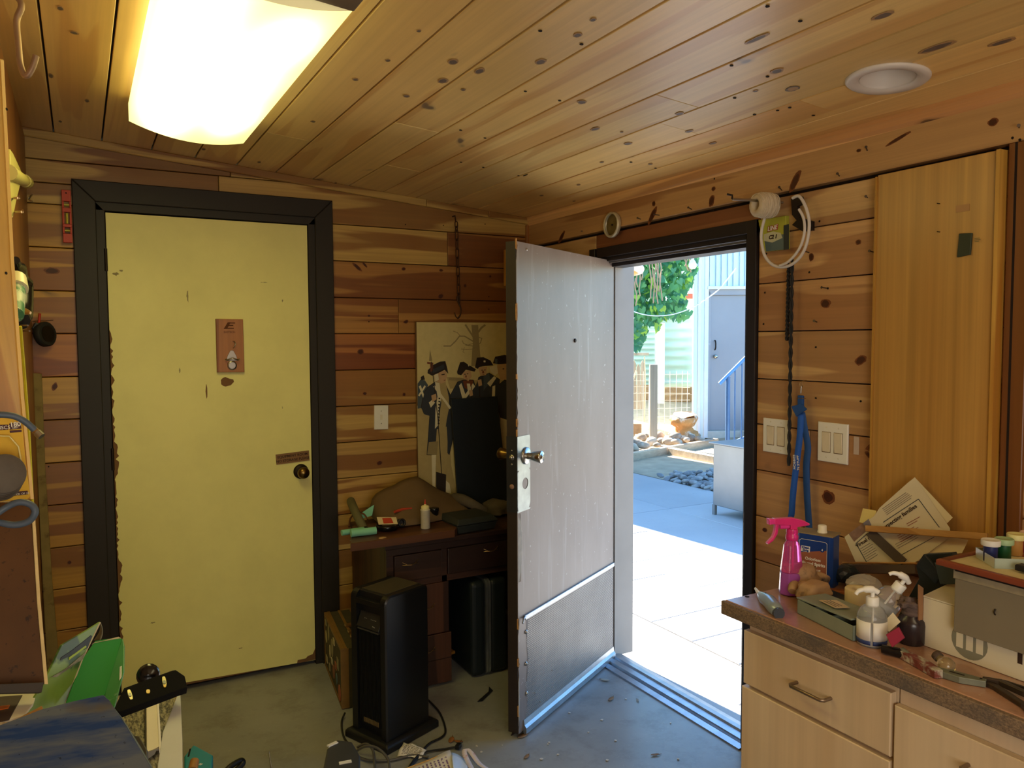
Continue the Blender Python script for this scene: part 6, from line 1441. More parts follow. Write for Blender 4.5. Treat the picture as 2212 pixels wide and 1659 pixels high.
# black twisted rods
def twist(pa, pb, r_, name, label, X=-.022):
    a, b = rwx(*pa, X), rwx(*pb, X); n_ = 60; mb = M()
    for ph in (0, math.pi): mb.tube([a.lerp(b, i/n_)+Vector((r_*.55*math.cos(ph+i*.9), r_*.55*math.sin(ph+i*.9), 0)) for i in range(n_+1)], r_*.62, 6)
    return tag(mb.build(name, m_rubber), label, 'rod')
twist((1704, 570), (1700, 735), .0062, 'black_rod', 'shorter black ribbed rod hanging under the white tubing')
twist((1711, 560), (1704, 1006), .0062, 'black_rod', 'long black ribbed rod hanging down past the switch plate', X=-.030)
# blue lanyard
m_blue = plain('blue_webbing', C(30, 78, 150), .7, var=.15, vs=30); m_bluel = plain('bright_blue_webbing', C(34, 92, 190), .7, var=.1)
ly = thing('lanyard', rwx(1730, 830, -.03), 'blue lanyard with a metal clip hanging on a nail between the switches', 'lanyard')
def ribbon(pts, wd, name, mat, tw0=0, tw1=0, X=-.03):
    c_ = smooth([rwx(x, y, X-dx) for x, y, dx in pts], 6); k_ = len(c_); vs = []
    for i, q in enumerate(c_):
        an = tw0+(tw1-tw0)*i/(k_-1); d_ = Vector((math.sin(an), -math.cos(an), 0))*wd/2; vs += [q-d_, q+d_]
    return M().add(vs, [(2*i, 2*i+1, 2*i+3, 2*i+2) for i in range(k_-1)], True).build(name, mat, ly, solid=.0016)
M().tube(smooth([rwx(1742, 822, -.004), rwx(1735, 823, -.02), rwx(1728, 827, -.03), rwx(1729, 836, -.03), rwx(1734, 833, -.03), rwx(1733, 825, -.03)], 5), .0016, 6).build('clip_hook', m_brassb, ly)
M().tube([rwx(1731, 834, -.03), rwx(1730, 850, -.03)], .0022, 8).build('swivel', m_steel, ly)
M().obox(rwx(1730, 869, -.03), (.010, .022, .046), Matrix.Identity(3)).build('sewn_loop', m_blue, ly, bevel=.003)
M().tube([rwx(1721, 860, -.037), rwx(1741, 861, -.037)], .0012, 6).build('wire_band', m_brassb, ly)
M().prism([ry(1711, 878, -.036), ry(1732, 872, -.036), ry(1744, 884, -.036), ry(1722, 900, -.036)], (-.036, 0, 0), (0, 1, 0), (0, 0, 1), (-1, 0, 0), 0, .005, inset=.001).build('folded_tab', m_blue, ly)
ribbon([(1732, 890, 0), (1738, 925, 0), (1745, 965, .002), (1742, 1000, .004), (1742, 1030, .002), (1744, 1080, 0), (1748, 1140, 0), (1749, 1165, 0)], .024, 'strap', m_blue, .1, .1)
ribbon([(1730, 895, .004), (1728, 940, .006), (1722, 990, .008), (1716, 1040, .006), (1712, 1080, .004), (1710, 1110, .004), (1706, 1130, .004), (1716, 1165, .004)], .020, 'strap', m_bluel, .4, 1.1)
q = rwx(1722, 1000, -.043)
text("HOBBIES", .0125, rwx(1716, 998, -.0435), Vector((0, .06, 1)), Vector((0, 1, -.06)), m_white2, ly, bold=.0002)
text("'N STUFF", .0125, rwx(1724, 1000, -.0435), Vector((0, .06, 1)), Vector((0, 1, -.06)), m_white2, ly, bold=.0002)

# ================================================================== bench
BZ = .820
def bz(px, py, z=BZ): return onZ(px, py, z)
bn = thing('bench_cabinet', (-.3, -2.6, 0), 'pale birch drawer bench under a thick worn worktop', 'cabinet')
M().box(-.600, -.02, -2.548, -2.130, .03, .775).build('carcass', w_door, bn)
M().box(-.600, -.02, -4.2, -2.552, .03, .775).build('carcass', w_door, bn)
M().box(-.56, -.02, -4.2, -2.14, .755, .784).build('recess_shade_bar', m_dark, bn)  # dark bar paints the shade of the recess under the worktop
m_ddoor = w_door
def dfront(y0, y1, z0, z1, h=None, name='drawer', d=.018):
    o = M().prism([(y0, z0), (y1, z0), (y1, z1), (y0, z1)], (-.602, 0, 0), (0, 1, 0), (0, 0, 1), (-1, 0, 0), 0, d, inset=.0022).build(name, w_door, bn, color=(SEED.uniform(.95, 1.05),)*3)
    if h:
        a, b = h; mb = M(); pts = [a+Vector((0, 0, 0)), a+Vector((-.024, 0, 0)), a+Vector((-.030, -.006, -.0)), b+Vector((-.030, .006, 0)), b+Vector((-.024, 0, 0)), b]
        mb.tube(pts, .0042, 10); mb.build('handle', m_pull, o)
m_pull = plain('bronze_pull', C(140, 122, 104), .35, metal=.85)
ha, hb = onX(1722, 1474, -.62), onX(1795, 1507, -.62); hb.z = ha.z
dfront(-2.544, -2.128, .618, .757, (ha, hb)); dfront(-2.544, -2.123, .05, .608, name='door')
ha2 = onX(2092, 1652, -.62); hb2 = ha2+Vector((0, -.105, 0)); dfront(-3.30, -2.552, .56, .735, (ha2, hb2)); dfront(-3.30, -2.552, .05, .552, name='door'); dfront(-4.1, -3.306, .56, .735); dfront(-4.1, -3.306, .05, .552, name='door')
M().box(-.58, -.575, -4.2, -2.13, .0, .05).build('toe_kick', m_dark, bn)
def topmat():
    m, t, b = newmat('worn_worktop'); v = coords(t, (1, 1, 1), False)
    c = mixc(t, ramp(t, noise(t, v, 3, 5, .65), [(.35, 0), (.7, 1)]), C(176, 132, 106), C(150, 112, 94))
    c = mixc(t, ramp(t, noise(t, v, 9, 5, .7), [(.55, 0), (.75, .7)]), c, C(84, 66, 58))
    c = mixc(t, ramp(t, noise(t, v, 55, 3, .7), [(.62, 0), (.7, .5)]), c, C(196, 170, 140))
    t.links.new(c, b.inputs['Base Color']); b.inputs['Roughness'].default_value = .28; b.inputs['Coat Weight'].default_value = .6; b.inputs['Coat Roughness'].default_value = .2; bump(t, b, noise(t, v, 60, 4), .25, .001); return m
def edgemat():
    m, t, b = newmat('chipboard_edge'); v = coords(t, (1, 1, 1.6), False)
    c = mixc(t, ramp(t, noise(t, v, 190, 5, .8), [(.40, 0), (.66, 1)]), C(92, 76, 62), C(150, 124, 96))
    c = mixc(t, ramp(t, noise(t, v, 5, 4, .6), [(.52, 0), (.66, .7)]), c, C(78, 72, 68))
    t.links.new(c, b.inputs['Base Color']); b.inputs['Roughness'].default_value = .8; bump(t, b, noise(t, v, 120, 5), .6, .002); return m
m_top, m_tedge = topmat(), edgemat()
wt = thing('worktop', (-.3, -2.6, .785), 'thick worn brown particleboard worktop with a rough front edge', 'worktop')
M().prism([(-.628, -2.068), (-.008, -2.068), (-.008, -4.25), (-.628, -4.25)], (0, 0, 0), (1, 0, 0), (0, 1, 0), (0, 0, 1), .785, BZ, inset=.003).build('board', m_top, wt)
M().prism([(-2.066, .784), (-2.066, BZ-.0015), (-4.25, BZ-.0015), (-4.25, .784)], (-.628, 0, 0), (0, 1, 0), (0, 0, 1), (-1, 0, 0), 0, .012, inset=.002).build('front_edge', m_tedge, wt)
# spray bottle
m_pink = plain('hot_pink_plastic', C(255, 70, 170), .25, var=.03, trans=.25, es=0); m_pinkd = plain('pink_trigger_plastic', C(250, 60, 150), .3, var=.05, trans=.35)
def glassy(name, col, rough=.05, tr=.9, ior=1.45):
    m, t, b = newmat(name); b.inputs['Base Color'].default_value = col; b.inputs['Roughness'].default_value = rough; b.inputs['Transmission Weight'].default_value = tr; b.inputs['IOR'].default_value = ior; return m
m_pinkc = glassy('clear_pink_plastic', C(255, 120, 200), .12, .75, 1.25); m_purp = glassy('purple_liquid', C(206, 110, 216), .2, .55, 1.3)
qb = bz(1722, 1287); qb = qb+Vector((.0, .02, 0)); H_ = hz(qb, 1103)-BZ
sb = thing('spray_bottle', qb, 'hot pink trigger spray bottle half full of purple liquid', 'spray bottle')
def fl(prof, n=6, c=None, tw=0.0, name='', mat=None, p=None, smoothf=False):
    vs = []; fs = []
    for r_, z_ in prof:
        for j in range(n):
            a = 2*math.pi*(j+.5)/n+tw; vs.append(c+Vector((r_*math.cos(a), r_*math.sin(a)*.82, z_)))
    for i in range(len(prof)-1):
        for j in range(n): j2 = (j+1) % n; fs.append((i*n+j, i*n+j2, (i+1)*n+j2, (i+1)*n+j))
    fs += [list(range(n))[::-1], [(len(prof)-1)*n+j for j in range(n)]]
    return M().add(vs, fs, smoothf).build(name, mat, p, bevel=.003)
R0 = .037
fl([(R0*.95, .002), (R0, .006), (R0*.92, .062)], 8, qb, .2, 'liquid_part', m_purp, sb)
fl([(R0*.925, .0625), (R0*.66, .135), (R0*.52, .142), (R0*.42, .150)], 8, qb, .2, 'bottle_shoulder', m_pinkc, sb)
M().lathe([(.0155, .148), (.0165, .150), (.0165, .160), (.014, .164), (.0155, .168), (.0145, .178)], qb, 20).build('collar', m_pinkd, sb)
S1 = Vector((-.83, .30, 0)).normalized()        # spray direction
T1 = Vector((-S1.y, S1.x, 0))
def sprof(pts, w0, w1, name, mat): return M().prism(pts, qb, S1, ZZ, T1, w0, w1, inset=.0015).build(name, mat, sb, bevel=.001)
h0 = .178
sprof([(-.010, h0-.004), (.008, h0-.004), (.008, h0+.010), (.055, h0+.014), (.055, h0+.030), (.0, h0+.030), (-.030, h0+.022), (-.048, h0+.012), (-.046, h0+.008), (-.012, h0+.004)], -.008, .008, 'trigger_head', m_pinkd)
sprof([(.055, h0+.016), (.069, h0+.014), (.070, h0+.030), (.055, h0+.029)], -.009, .009, 'nozzle', m_pink)
sprof([(.040, h0+.016), (.050, h0+.016), (.052, h0-.004), (.058, h0-.020), (.074, h0-.036), (.070, h0-.039), (.056, h0-.030), (.044, h0-.012)], -.006, .006, 'trigger', m_pinkd)
M().tube([qb+S1*.010+ZZ*(h0+.006), qb+S1*.036+ZZ*(h0+.006)], .006, 12).build('pump_cylinder', m_pink, sb)
M().tube([qb+Vector((0, 0, .02)), qb+Vector((.003, 0, .15))], .0025, 8).build('dip_tube', m_pink, sb)
# small grey trimmer lying at the corner
ta, tb_ = bz(1640, 1282, BZ+.012), bz(1682, 1322, BZ+.014)
tr_ = thing('small_trimmer', ta, 'small silver grey handheld trimmer lying at the worktop corner', 'trimmer')
pts = [ta.lerp(tb_, s_) for s_ in (.0, .12, .3, .55, .8, .95, 1.0)]; pts[3] += Vector((0, 0, .004)); M().tube(pts, [.005, .011, .016, .018, .018, .015, .008], 16).build('body', plain('silver_blue_plastic', C(150, 166, 176), .3, metal=.3), tr_)
M().tube([ta+(ta-tb_)*.22+Vector((0, 0, .004)), ta], [.003, .006], 8).build('tip', m_white2, tr_)
M().tube([tb_-(tb_-ta)*.1-Vector((0, 0, .003)), tb_+(tb_-ta)*.03-Vector((0, 0, .003))], .014, 12).build('end_cap', plain('dark_blue_grey', C(60, 66, 76), .4), tr_)
mb = M()
for s_ in (.35, .5, .65): q = ta.lerp(tb_, s_); mb.tube([q+Vector((-.010, -.008, .0125)), q+Vector((0, 0, .018)), q+Vector((.010, .008, .0125))], .0012, 5)
mb.build('ridges', m_iron, tr_)
tag(M().lathe([(.006, 0), (.006, .0006)], bz(1614, 1289, BZ+.0002), 14).build('drill_hole', m_dark, wt), None).name = 'drill_hole'
# glove
m_glove = plain('dirty_tan_glove', C(176, 142, 104), .85, var=.25, vs=16, bumps=.6, col2=C(84, 70, 60), thr=(.54, .66))
gl = thing('work_glove', bz(1745, 1285), 'crumpled dirty tan work glove beside the spray bottle', 'glove')
def glump(c, sx, sy, sz, seed, name): o = lump(name, (0, 0, 0), sx, sy, sz, m_glove, seed, .16, 2.6); o.location = c; par(o, gl); o.matrix_basis = Matrix.Translation(c); return o
g0 = bz(1742, 1284)
glump(g0+Vector((0, .02, .036)), .058, .045, .040, 3, 'palm'); glump(bz(1772, 1290, BZ+.02)+Vector((0, .02, .01)), .045, .032, .026, 6, 'cuff')
for i, (x, y, x2, y2, r_) in enumerate(((1718, 1262, 1712, 1278, .013), (1728, 1290, 1738, 1296, .012), (1742, 1292, 1764, 1288, .013), (1752, 1246, 1790, 1256, .014))):
    a, b = bz(x, y, BZ+.03-(.012 if y > 1280 else 0)), bz(x2, y2, BZ+.022-(.006 if y > 1280 else 0))
    M().tube(smooth([a, a.lerp(b, .5)+Vector((0, 0, .006)), b], 4), [r_*.9]+[r_]*7+[r_*.75], 12).build('finger', m_glove, gl)
# mineral spirits can
ck = bz(1762, 1273); ck = ck+Vector((.045, .03, 0))
can = thing('mineral_spirits_can', ck, 'blue metal can of odorless mineral spirits behind the glove', 'can')
FU = Vector((.33, -.944, 0)).normalized(); FN = Vector((-.944, -.33, 0))     # front face: right axis FU, normal FN (towards camera)
cw, cd_, chh = .098, .062, hz(ck, 1150)-BZ
m_cblue = plain('can_blue', C(28, 66, 140), .35, var=.1, metal=.2); m_cbrown = plain('can_brown', C(150, 92, 66), .5, var=.08); m_rust = plain('dusty_can_top', C(150, 134, 100), .6, metal=.3, var=.2)
M().prism([(-cw/2, -cd_/2+.008), (-cw/2+.008, -cd_/2), (cw/2-.008, -cd_/2), (cw/2, -cd_/2+.008), (cw/2, cd_/2-.008), (cw/2-.008, cd_/2), (-cw/2+.008, cd_/2), (-cw/2, cd_/2-.008)], ck, FU, FN, ZZ, .001, chh).build('body', m_cblue, can, bevel=.0015)
M().prism([(-cw/2-.001, -cd_/2-.001), (cw/2+.001, -cd_/2-.001), (cw/2+.001, cd_/2+.001), (-cw/2-.001, cd_/2+.001)], ck, FU, FN, ZZ, chh-.002, chh+.0015, inset=.001).build('top', m_rust, can)
M().lathe([(.013, 0), (.013, .004), (.0115, .005), (.0115, .020), (.009, .022), (.001, .022)], ck+ZZ*(chh+.001)+FU*.01, 20).build('cap', m_ivory, can)
co = ck+FN*(cd_/2+.0002)
def cpoly(pts, mat, name, d1=.0006): return M().prism(pts, co, FU, ZZ, FN, 0, d1).build(name, mat, can)
x0c, x1c, z0c, z1c = -.040, .034, .018, chh-.018
cpoly([(x0c-.001, z0c-.001), (x1c+.001, z0c-.001), (x1c+.001, z1c-.003), (x1c-.004, z1c+.001), (x0c+.004, z1c+.001), (x0c-.001, z1c-.003)], m_ivory, 'label_border', .0004)
cpoly([(x0c, z0c), (x1c, z0c), (x1c, z1c-.004), (x1c-.004, z1c), (x0c+.004, z1c), (x0c, z1c-.004)], m_cblue, 'label', .0007)
cpoly([(x0c, z0c+.010), (x1c, z0c+.004), (x1c, z1c-.022), (x0c, z1c-.038)], m_cbrown, 'label_panel', .0010)
cpoly([(x0c+.004, z1c-.034), (x0c+.028, z1c-.034), (x0c+.029, z1c-.018), (x0c+.005, z1c-.018)], m_white2, 'logo_plate', .0014)
M().lathe([(.006, 0), (.006, .0015)], co+FU*(x1c-.012)+ZZ*(z1c-.022), 18, axes(FN)).build('number_badge', m_cblue, can)
cf = co+FN*.0017
def ctext(s_, size, x, z, mat=None, bold=.0002): text(s_, size, cf+FU*x+ZZ*z, FU, ZZ, mat or m_white2, can, bold=bold)
ctext('Klean', .009, x0c+.017, z1c-.0225, m_cblue, .0004); ctext('Strip', .009, x0c+.017, z1c-.0300, m_cblue, .0004); ctext('4', .008, x1c-.012, z1c-.022)
zz0 = z1c-.052; ctext('Odorless', .0115, -.003, zz0); ctext('Mineral Spirits', .0118, -.003, zz0-.013, None, .0004); ctext('CLEANS UP', .0085, -.003, zz0-.030); ctext('MESSY OIL JOBS', .0078, -.003, zz0-.0375)
for i, (w_, dx) in enumerate(((.045, 0), (.012, 0), (.044, 0), (.024, .002))): cpoly([(-.003-w_/2+dx, zz0-.046-i*.0045), (-.003+w_/2+dx, zz0-.046-i*.0045), (-.003+w_/2+dx, zz0-.0445-i*.0045), (-.003-w_/2+dx, zz0-.0445-i*.0045)], m_ivory, 'fine_print', .0016)
M().prism([(x1c-.018, .022), (x1c-.006, .018), (x1c-.004, .034), (x1c-.010, .042), (x1c-.016, .034)], co, FU, ZZ, FN, 0, .0015).build('label_picture', m_gb, can)
# organizer box
m_clear = glassy('cloudy_plastic', C(196, 210, 196), .35, .45, 1.2); m_cld = plain('cloudy_grey_green', C(150, 160, 142), .35, var=.15, vs=20, trans=.25)
ob = thing('organizer_box', bz(1780, 1330), 'cloudy grey green plastic organizer box with its lid ajar', 'box')
o0 = bz(1717, 1333); oA = bz(1722, 1325); oB = bz(1842, 1386); oD = bz(1750, 1299)   # front-left, front-right, back-left
ov = (oB-oA); OL = ov.length; ov.normalize(); on = Vector((-ov.y, ov.x, 0)); on = on if on.x > 0 else -on; OD = .085
def opr(a0, a1, b0, b1, z0_, z1_, name, mat, bv=.003): return M().prism([(a0, b0), (a1, b0), (a1, b1), (a0, b1)], oA, ov, on, ZZ, z0_, z1_, inset=.001).build(name, mat, ob, bevel=bv)
opr(0, OL, 0, .002, .001, .036, 'front_side', m_cld, .0005); opr(0, OL, OD-.002, OD, .001, .036, 'back_side', m_cld, .0005); opr(0, .002, 0, OD, .001, .036, 'end_side', m_cld, .0005); opr(OL-.002, OL, 0, OD, .001, .036, 'end_side', m_cld, .0005); opr(0, OL, 0, OD, .001, .004, 'floor', m_cld, .0005)
opr(OL*.3, OL*.302, 0, OD, .001, .034, 'divider', m_cld, .0003); opr(OL*.62, OL*.622, 0, OD, .001, .034, 'divider', m_cld, .0003)
LZ = Vector((0, 0, 1)); lidu = (ov+Vector((0, 0, .05))).normalized(); M().prism([(-.001, -.002), (OL*.98, -.002), (OL*.98, OD), (-.001, OD)], oA+ZZ*.038, lidu, on, ZZ, 0, .004, inset=.001).build('lid', m_cld, ob, bevel=.001)
M().prism([(.055, .02), (.12, .012), (.13, .045), (.07, .06)], oA+ZZ*.0425+ZZ*.003, lidu, on, ZZ, 0, .001).build('paper_label', plain('tan_label', C(196, 176, 146), .8, var=.1), ob)
mb = M()
for i in range(3): mb.prism([(.065+.002*i, .024+.008*i), (.115, .019+.008*i), (.115, .021+.008*i), (.065+.002*i, .026+.008*i)], oA+ZZ*.0437+ZZ*.003, lidu, on, ZZ, 0, .0005)
mb.build('label_print', m_print, ob)
M().prism([(OL*.70, .004), (OL*.86, .004), (OL*.88, .030), (OL*.76, .034)], oA, ov, ZZ, -on, -.004, -.002).build('pale_part', m_card, ob); M().prism([(OL*.25, .02), (OL*.42, .012), (OL*.43, .02), (OL*.27, .028)], oA, ov, ZZ, -on, -.004, -.002).build('pale_part', m_card, ob)
# tape roll
m_crm = plain('cream_tape', C(222, 208, 170), .7, var=.06)
qt = bz(1852, 1318)+Vector((.02, .012, 0)); HT = hz(qt, 1276)-BZ
tp = thing('tape_roll', qt, 'roll of cream masking tape standing flat behind the organizer box', 'tape roll')
rT = .033; M().lathe([(.011, .001), (rT-.001, .001), (rT, .003), (rT, .047), (rT-.001, .049), (.011, .049), (.011, .001)], qt, 40, caps=False).build('tape', m_crm, tp)
M().lathe([(.0112, .002), (.0112, .048)], qt, 24, caps=False).lathe([(.0112, .03), (.001, .03)], qt, 20, caps=False).build('core', m_dark, tp)
# sanitizer bottles
m_bot = glassy('clear_bottle', (.93, .93, .92, 1), .06, .85, 1.3); m_gel = glassy('clear_gel', (.9, .9, .88, 1), .25, .6, 1.33)
m_lab = plain('white_label', C(228, 224, 214), .55, var=.03); m_navy = plain('navy_band', C(40, 58, 110), .5)
def pump(c, R_, name_root, scale=1.0, h=.098, r_=.030, facing=Vector((-.7, .5, 0))):
    P_ = lambda v: c + R_ @ (Vector(v)*scale)
    root = thing('pump_bottle', c, name_root, 'pump bottle')
    M().lathe([(r_*scale*a, z_*scale) for a, z_ in ((.92, .0), (1, .004), (1, h*.66), (.96, h*.76), (.80, h*.88), (.5, h*.96), (.36, h))], c, 28, R_).build('bottle', m_bot, root)
    M().lathe([(r_*scale*.93*a, z_*scale) for a, z_ in ((.93, .003), (1, .006), (1, h*.55), (.001, h*.551))], c, 24, R_).build('gel', m_gel, root)
    M().lathe([(r_*scale*a, (h+z_)*scale) for a, z_ in ((.42, -.006), (.44, -.004), (.44, .014), (.38, .016))], c, 24, R_).build('collar', m_white2, root)
    M().lathe([(.0045*scale, (h+.012)*scale), (.0045*scale, (h+.030)*scale)], c, 12, R_).build('stem', m_white2, root)
    f_ = (R_.transposed() @ facing); f_.z = 0; f_.normalize(); s_ = Vector((-f_.y, f_.x, 0))
    hp = [P_(Vector((0, 0, h+.026))+f_*a+Vector((0, 0, b))) for a, b in ((-.012, .0), (.0, .006), (.016, .006), (.030, .002), (.036, -.006))]
    M().tube(smooth(hp, 4), [.006*scale]*4+[.008*scale]*5+[.005*scale]*4+[.0042*scale]*4, 10).build('pump_head', m_white2, root)
    M().tube([P_((0, 0, .01)), P_((.003, 0, h))], .0018*scale, 6).build('dip_tube', m_white2, root)
    return root, P_
I3 = Matrix.Identity(3)
pa = bz(1888, 1402)+Vector((.022, .022, 0)); rt, P_ = pump(pa, I3, 'clear pump bottle with white label and navy band at the front of the bench', 1.0, .092, .0315)
def wrap(root, c, R_, r_, a0, a1, z0_, z1_, mat, name):
    n_ = 14; vs = []
    for i in range(n_+1):
        a = a0+(a1-a0)*i/n_
        for z_ in (z0_, z1_): vs.append(c+R_ @ Vector((r_*math.cos(a), r_*math.sin(a), z_)))
    return M().add(vs, [(2*i, 2*i+2, 2*i+3, 2*i+1) for i in range(n_)], True).build(name, mat, root, solid=.0004)
ca = math.atan2(CAM.y-pa.y, CAM.x-pa.x)
wrap(rt, pa, I3, .0320, ca-.08, ca-1.5, .016, .058, m_lab, 'label'); wrap(rt, pa, I3, .0320, ca+.08, ca+1.4, .016, .058, m_lab, 'label')
wrap(rt, pa, I3, .0323, ca-.08, ca-1.5, .007, .016, m_navy, 'label_band'); wrap(rt, pa, I3, .0323, ca+.08, ca+1.4, .007, .016, m_navy, 'label_band')
Rt = rot('Z', .0) @ axes(Vector((.30, -.42, .80)).normalized())
pb = bz(1880, 1352, BZ+.030)+Vector((.03, .02, 0)); 
rt2, P2_ = pump(pb, Rt, 'second clear pump bottle tipped over behind the upright one', 1.0, .098, .0310, facing=Vector((-.5, .3, .4)))
wrap(rt2, pb, Rt, .0305, 0, 6.2, .020, .036, m_lab, 'label')
# red pad, cream card, brown bottle
tag(M().prism([(0, 0), (.026, .016), (.036, -.006), (.010, -.026)], bz(1916, 1370, BZ+.045), Vector((.35, -.9, .2)).normalized(), Vector((.1, .2, .97)).normalized(), Vector((-.9, -.3, .15)).normalized(), 0, .008, inset=.001).build('red_pad', plain('crimson_pad', C(150, 34, 62), .7)), 'crimson sanding pad leaning on the brown bottle', 'pad')
tag(M().prism([(0, 0), (.024, .024), (.038, .004), (.012, -.018)], bz(1908, 1346, BZ+.045), Vector((.35, -.9, .2)).normalized(), Vector((.1, .2, .97)).normalized(), Vector((-.9, -.3, .15)).normalized(), .004, .0055).build('folded_card', m_crm), 'folded cream card wedged behind the front pump bottle', 'card')
qp = bz(1968, 1400)+Vector((.03, .02, 0)); bbt = thing('brown_bottle', qp, 'grimy dark brown bottle with crusted neck beside the white carton', 'bottle')
m_bb = plain('dark_brown_glass', C(48, 38, 40), .25, var=.3, vs=20); m_crust = plain('crusted_grime', C(96, 78, 70), .8, var=.4, vs=40, bumps=.6)
M().lathe([(.026, 0), (.029, .004), (.030, .045), (.028, .054), (.019, .062), (.017, .066)], qp, 28).build('body', m_bb, bbt)
M().lathe([(.018, .064), (.021, .067), (.021, .072), (.018, .074), (.021, .078), (.020, .084), (.018, .086), (.015, .085)], qp, 24).build('threaded_neck', m_crust, bbt)
c_ = lump('torn_seal', (0, 0, 0), .024, .020, .012, m_crust, 12, .3, 4); par(c_, bbt); c_.matrix_basis = Matrix.Translation(qp+Vector((-.006, .006, .090)))
# white carton
cA, cB = bz(1992, 1394), bz(2212, 1474); cv = (cB-cA).normalized(); cnn = Vector((-cv.y, cv.x, 0)); cnn = cnn if cnn.x > 0 else -cnn
ctH = hz(cA, 1290)-BZ
ct = thing('white_carton', cA, 'white cardboard carton with a round three bar emblem on its side', 'carton')
m_cart = plain('white_cardboard', C(214, 204, 176), .75, var=.08, vs=5); m_kraft = plain('kraft_edge', C(150, 108, 72), .8); m_emb = plain('grey_green_print', C(128, 126, 106), .75)
CL = .60; CD = .22
M().prism([(0, .001), (CL, .001), (CL, ctH), (0, ctH)], cA, cv, ZZ, -cnn, -CD, 0, inset=.001).build('box', m_cart, ct)
M().prism([(0, 0), (.10, 0), (.09, .11), (.0, .16)], cA+ZZ*(ctH+.001), cv, (cnn+ZZ*.14).normalized(), ZZ, 0, .003).build('flap', m_cart, ct)
M().prism([(-.012, .01), (0, 0), (0, .12), (-.016, .13)], cA+ZZ*(.01), cnn, ZZ, -cv, 0, .003).build('torn_flap', m_kraft, ct)
a = onX(2092, 1385, cA.x); # emblem centre on the front face
def onplane(px, py, P0, n_):
    d = ray(px, py); return CAM+d*((P0-CAM).dot(n_)/d.dot(n_))
ec = onplane(2094, 1386, cA, cnn); eu = (ec-cA).dot(cv); ez = ec.z
er = (onplane(2132, 1386, cA, cnn)-ec).length
def cpt(u_, z_): return (u_, z_)
M().prism([(eu+er*math.cos(j*.2618), ez-BZ+.0+er*1.0*math.sin(j*.2618)) for j in range(24)], Vector((cA.x, cA.y, BZ)), cv, ZZ, -cnn, 0, .0006).build('emblem', m_emb, ct)
for i in range(3):
    u_ = eu-er*.52+i*er*.55; M().prism([(u_-er*.20, ez-BZ-er*.50), (u_+er*.18, ez-BZ-er*.50), (u_+er*.18, ez-BZ+er*.56), (u_-er*.20, ez-BZ+er*.56)], Vector((cA.x, cA.y, BZ)), cv, ZZ, -cnn, 0, .0011).build('emblem_bar', m_cart, ct)
q = onplane(2206, 1405, cA, cnn); u_ = (q-cA).dot(cv); M().prism([(u_-.006, q.z-BZ-.028), (u_+.003, q.z-BZ-.028), (u_+.003, q.z-BZ+.020), (u_+.06, q.z-BZ+.020), (u_+.06, q.z-BZ+.028), (u_-.006, q.z-BZ+.028)], Vector((cA.x, cA.y, BZ)), cv, ZZ, -cnn, 0, .0008).build('letter_print', m_ink, ct)
# grey metal box on the carton
gA = onplane(2066, 1352, cA+cnn*.010-cv*0, cnn); 
gz0 = BZ+ctH+.001
g1 = onZ(2066, 1300, gz0); g2 = onZ(2212, 1345, gz0)
gv = (cv).normalized(); gn = cnn
m_gbox = plain('grey_tin', C(128, 118, 98), .6, var=.12, vs=6); m_gboxd = plain('worn_grey_rim', C(150, 138, 112), .6, var=.3, vs=30)
gO = onplane(2066, 1290, cA+cnn*.0-cnn*.012, cnn); gO.z = gz0
ghh = hz(gO, 1232)-gz0
gm = thing('metal_box', gO, 'grey tin box with a worn rim resting on the white carton', 'tin box')
ghb = hz(gO, 1362)
M().prism([(0, ghb-gz0+.0), (.42, ghb-gz0+.0), (.42, ghh), (0, ghh)], gO-cnn*.003, gv, ZZ, -gn, 0, .004, inset=.001).build('front_panel', m_gbox, gm)
M().prism([(0, 0.0), (.42, 0.0), (.42, ghh), (0, ghh)], gO, gv, ZZ, -gn, -.19, .0, inset=.001).build('body', m_gbox, gm)
M().prism([(-.003, ghh-.016), (.425, ghh-.016), (.425, ghh+.002), (-.003, ghh+.002)], gO-cnn*.007, gv, ZZ, -gn, -.195, .003, inset=.002).build('lid_rim', m_gboxd, gm)
q = onplane(2150, 1322, gO-cnn*.0075, cnn); M().tube([q+ZZ*.006, q-cnn*.004, q-ZZ*.006], .0016, 6).build('latch_loop', m_iron, gm)
# tray (framed board) with paint pots
tz = gz0+ghh+.022
tA, tB = onZ(2022, 1207, tz), onZ(2212, 1256, tz); tv = (tB-tA).normalized(); tn = Vector((-tv.y, tv.x, 0)); tn = tn if tn.x > 0 else -tn
ty = thing('wooden_tray', tA, 'red brown framed wooden tray lying on the grey tin box', 'tray')
m_rw = wood('red_brown_wood', C(130, 60, 36), C(96, 38, 24), 'Y', knots=0, objcol=False)
TL_, TD = .42, .19
for a0, a1, b0, b1 in ((0, TL_, 0, .014), (0, .014, .014, TD), (0, TL_, TD, TD+.014), (TL_-.014, TL_, .014, TD)): M().prism([(a0, b0), (a1, b0), (a1, b1), (a0, b1)], tA, tv, tn, ZZ, -.012, .0, inset=.002).build('rail', m_rw, ty)
M().prism([(.01, .01), (TL_-.01, .01), (TL_-.01, TD), (.01, TD)], tA, tv, tn, ZZ, -.010, -.004).build('panel', plain('stained_cream_board', C(196, 182, 136), .7, var=.25, vs=14), ty)
M().prism([(.03, .02), (TL_-.02, .02), (TL_-.02, TD-.02), (.03, TD-.02)], tA, tv, tn, ZZ, -.0215, -.0125).build('under_board', m_dark, ty)
def tpt(px, py, dz=0): return onZ(px, py, tz-.004+dz)
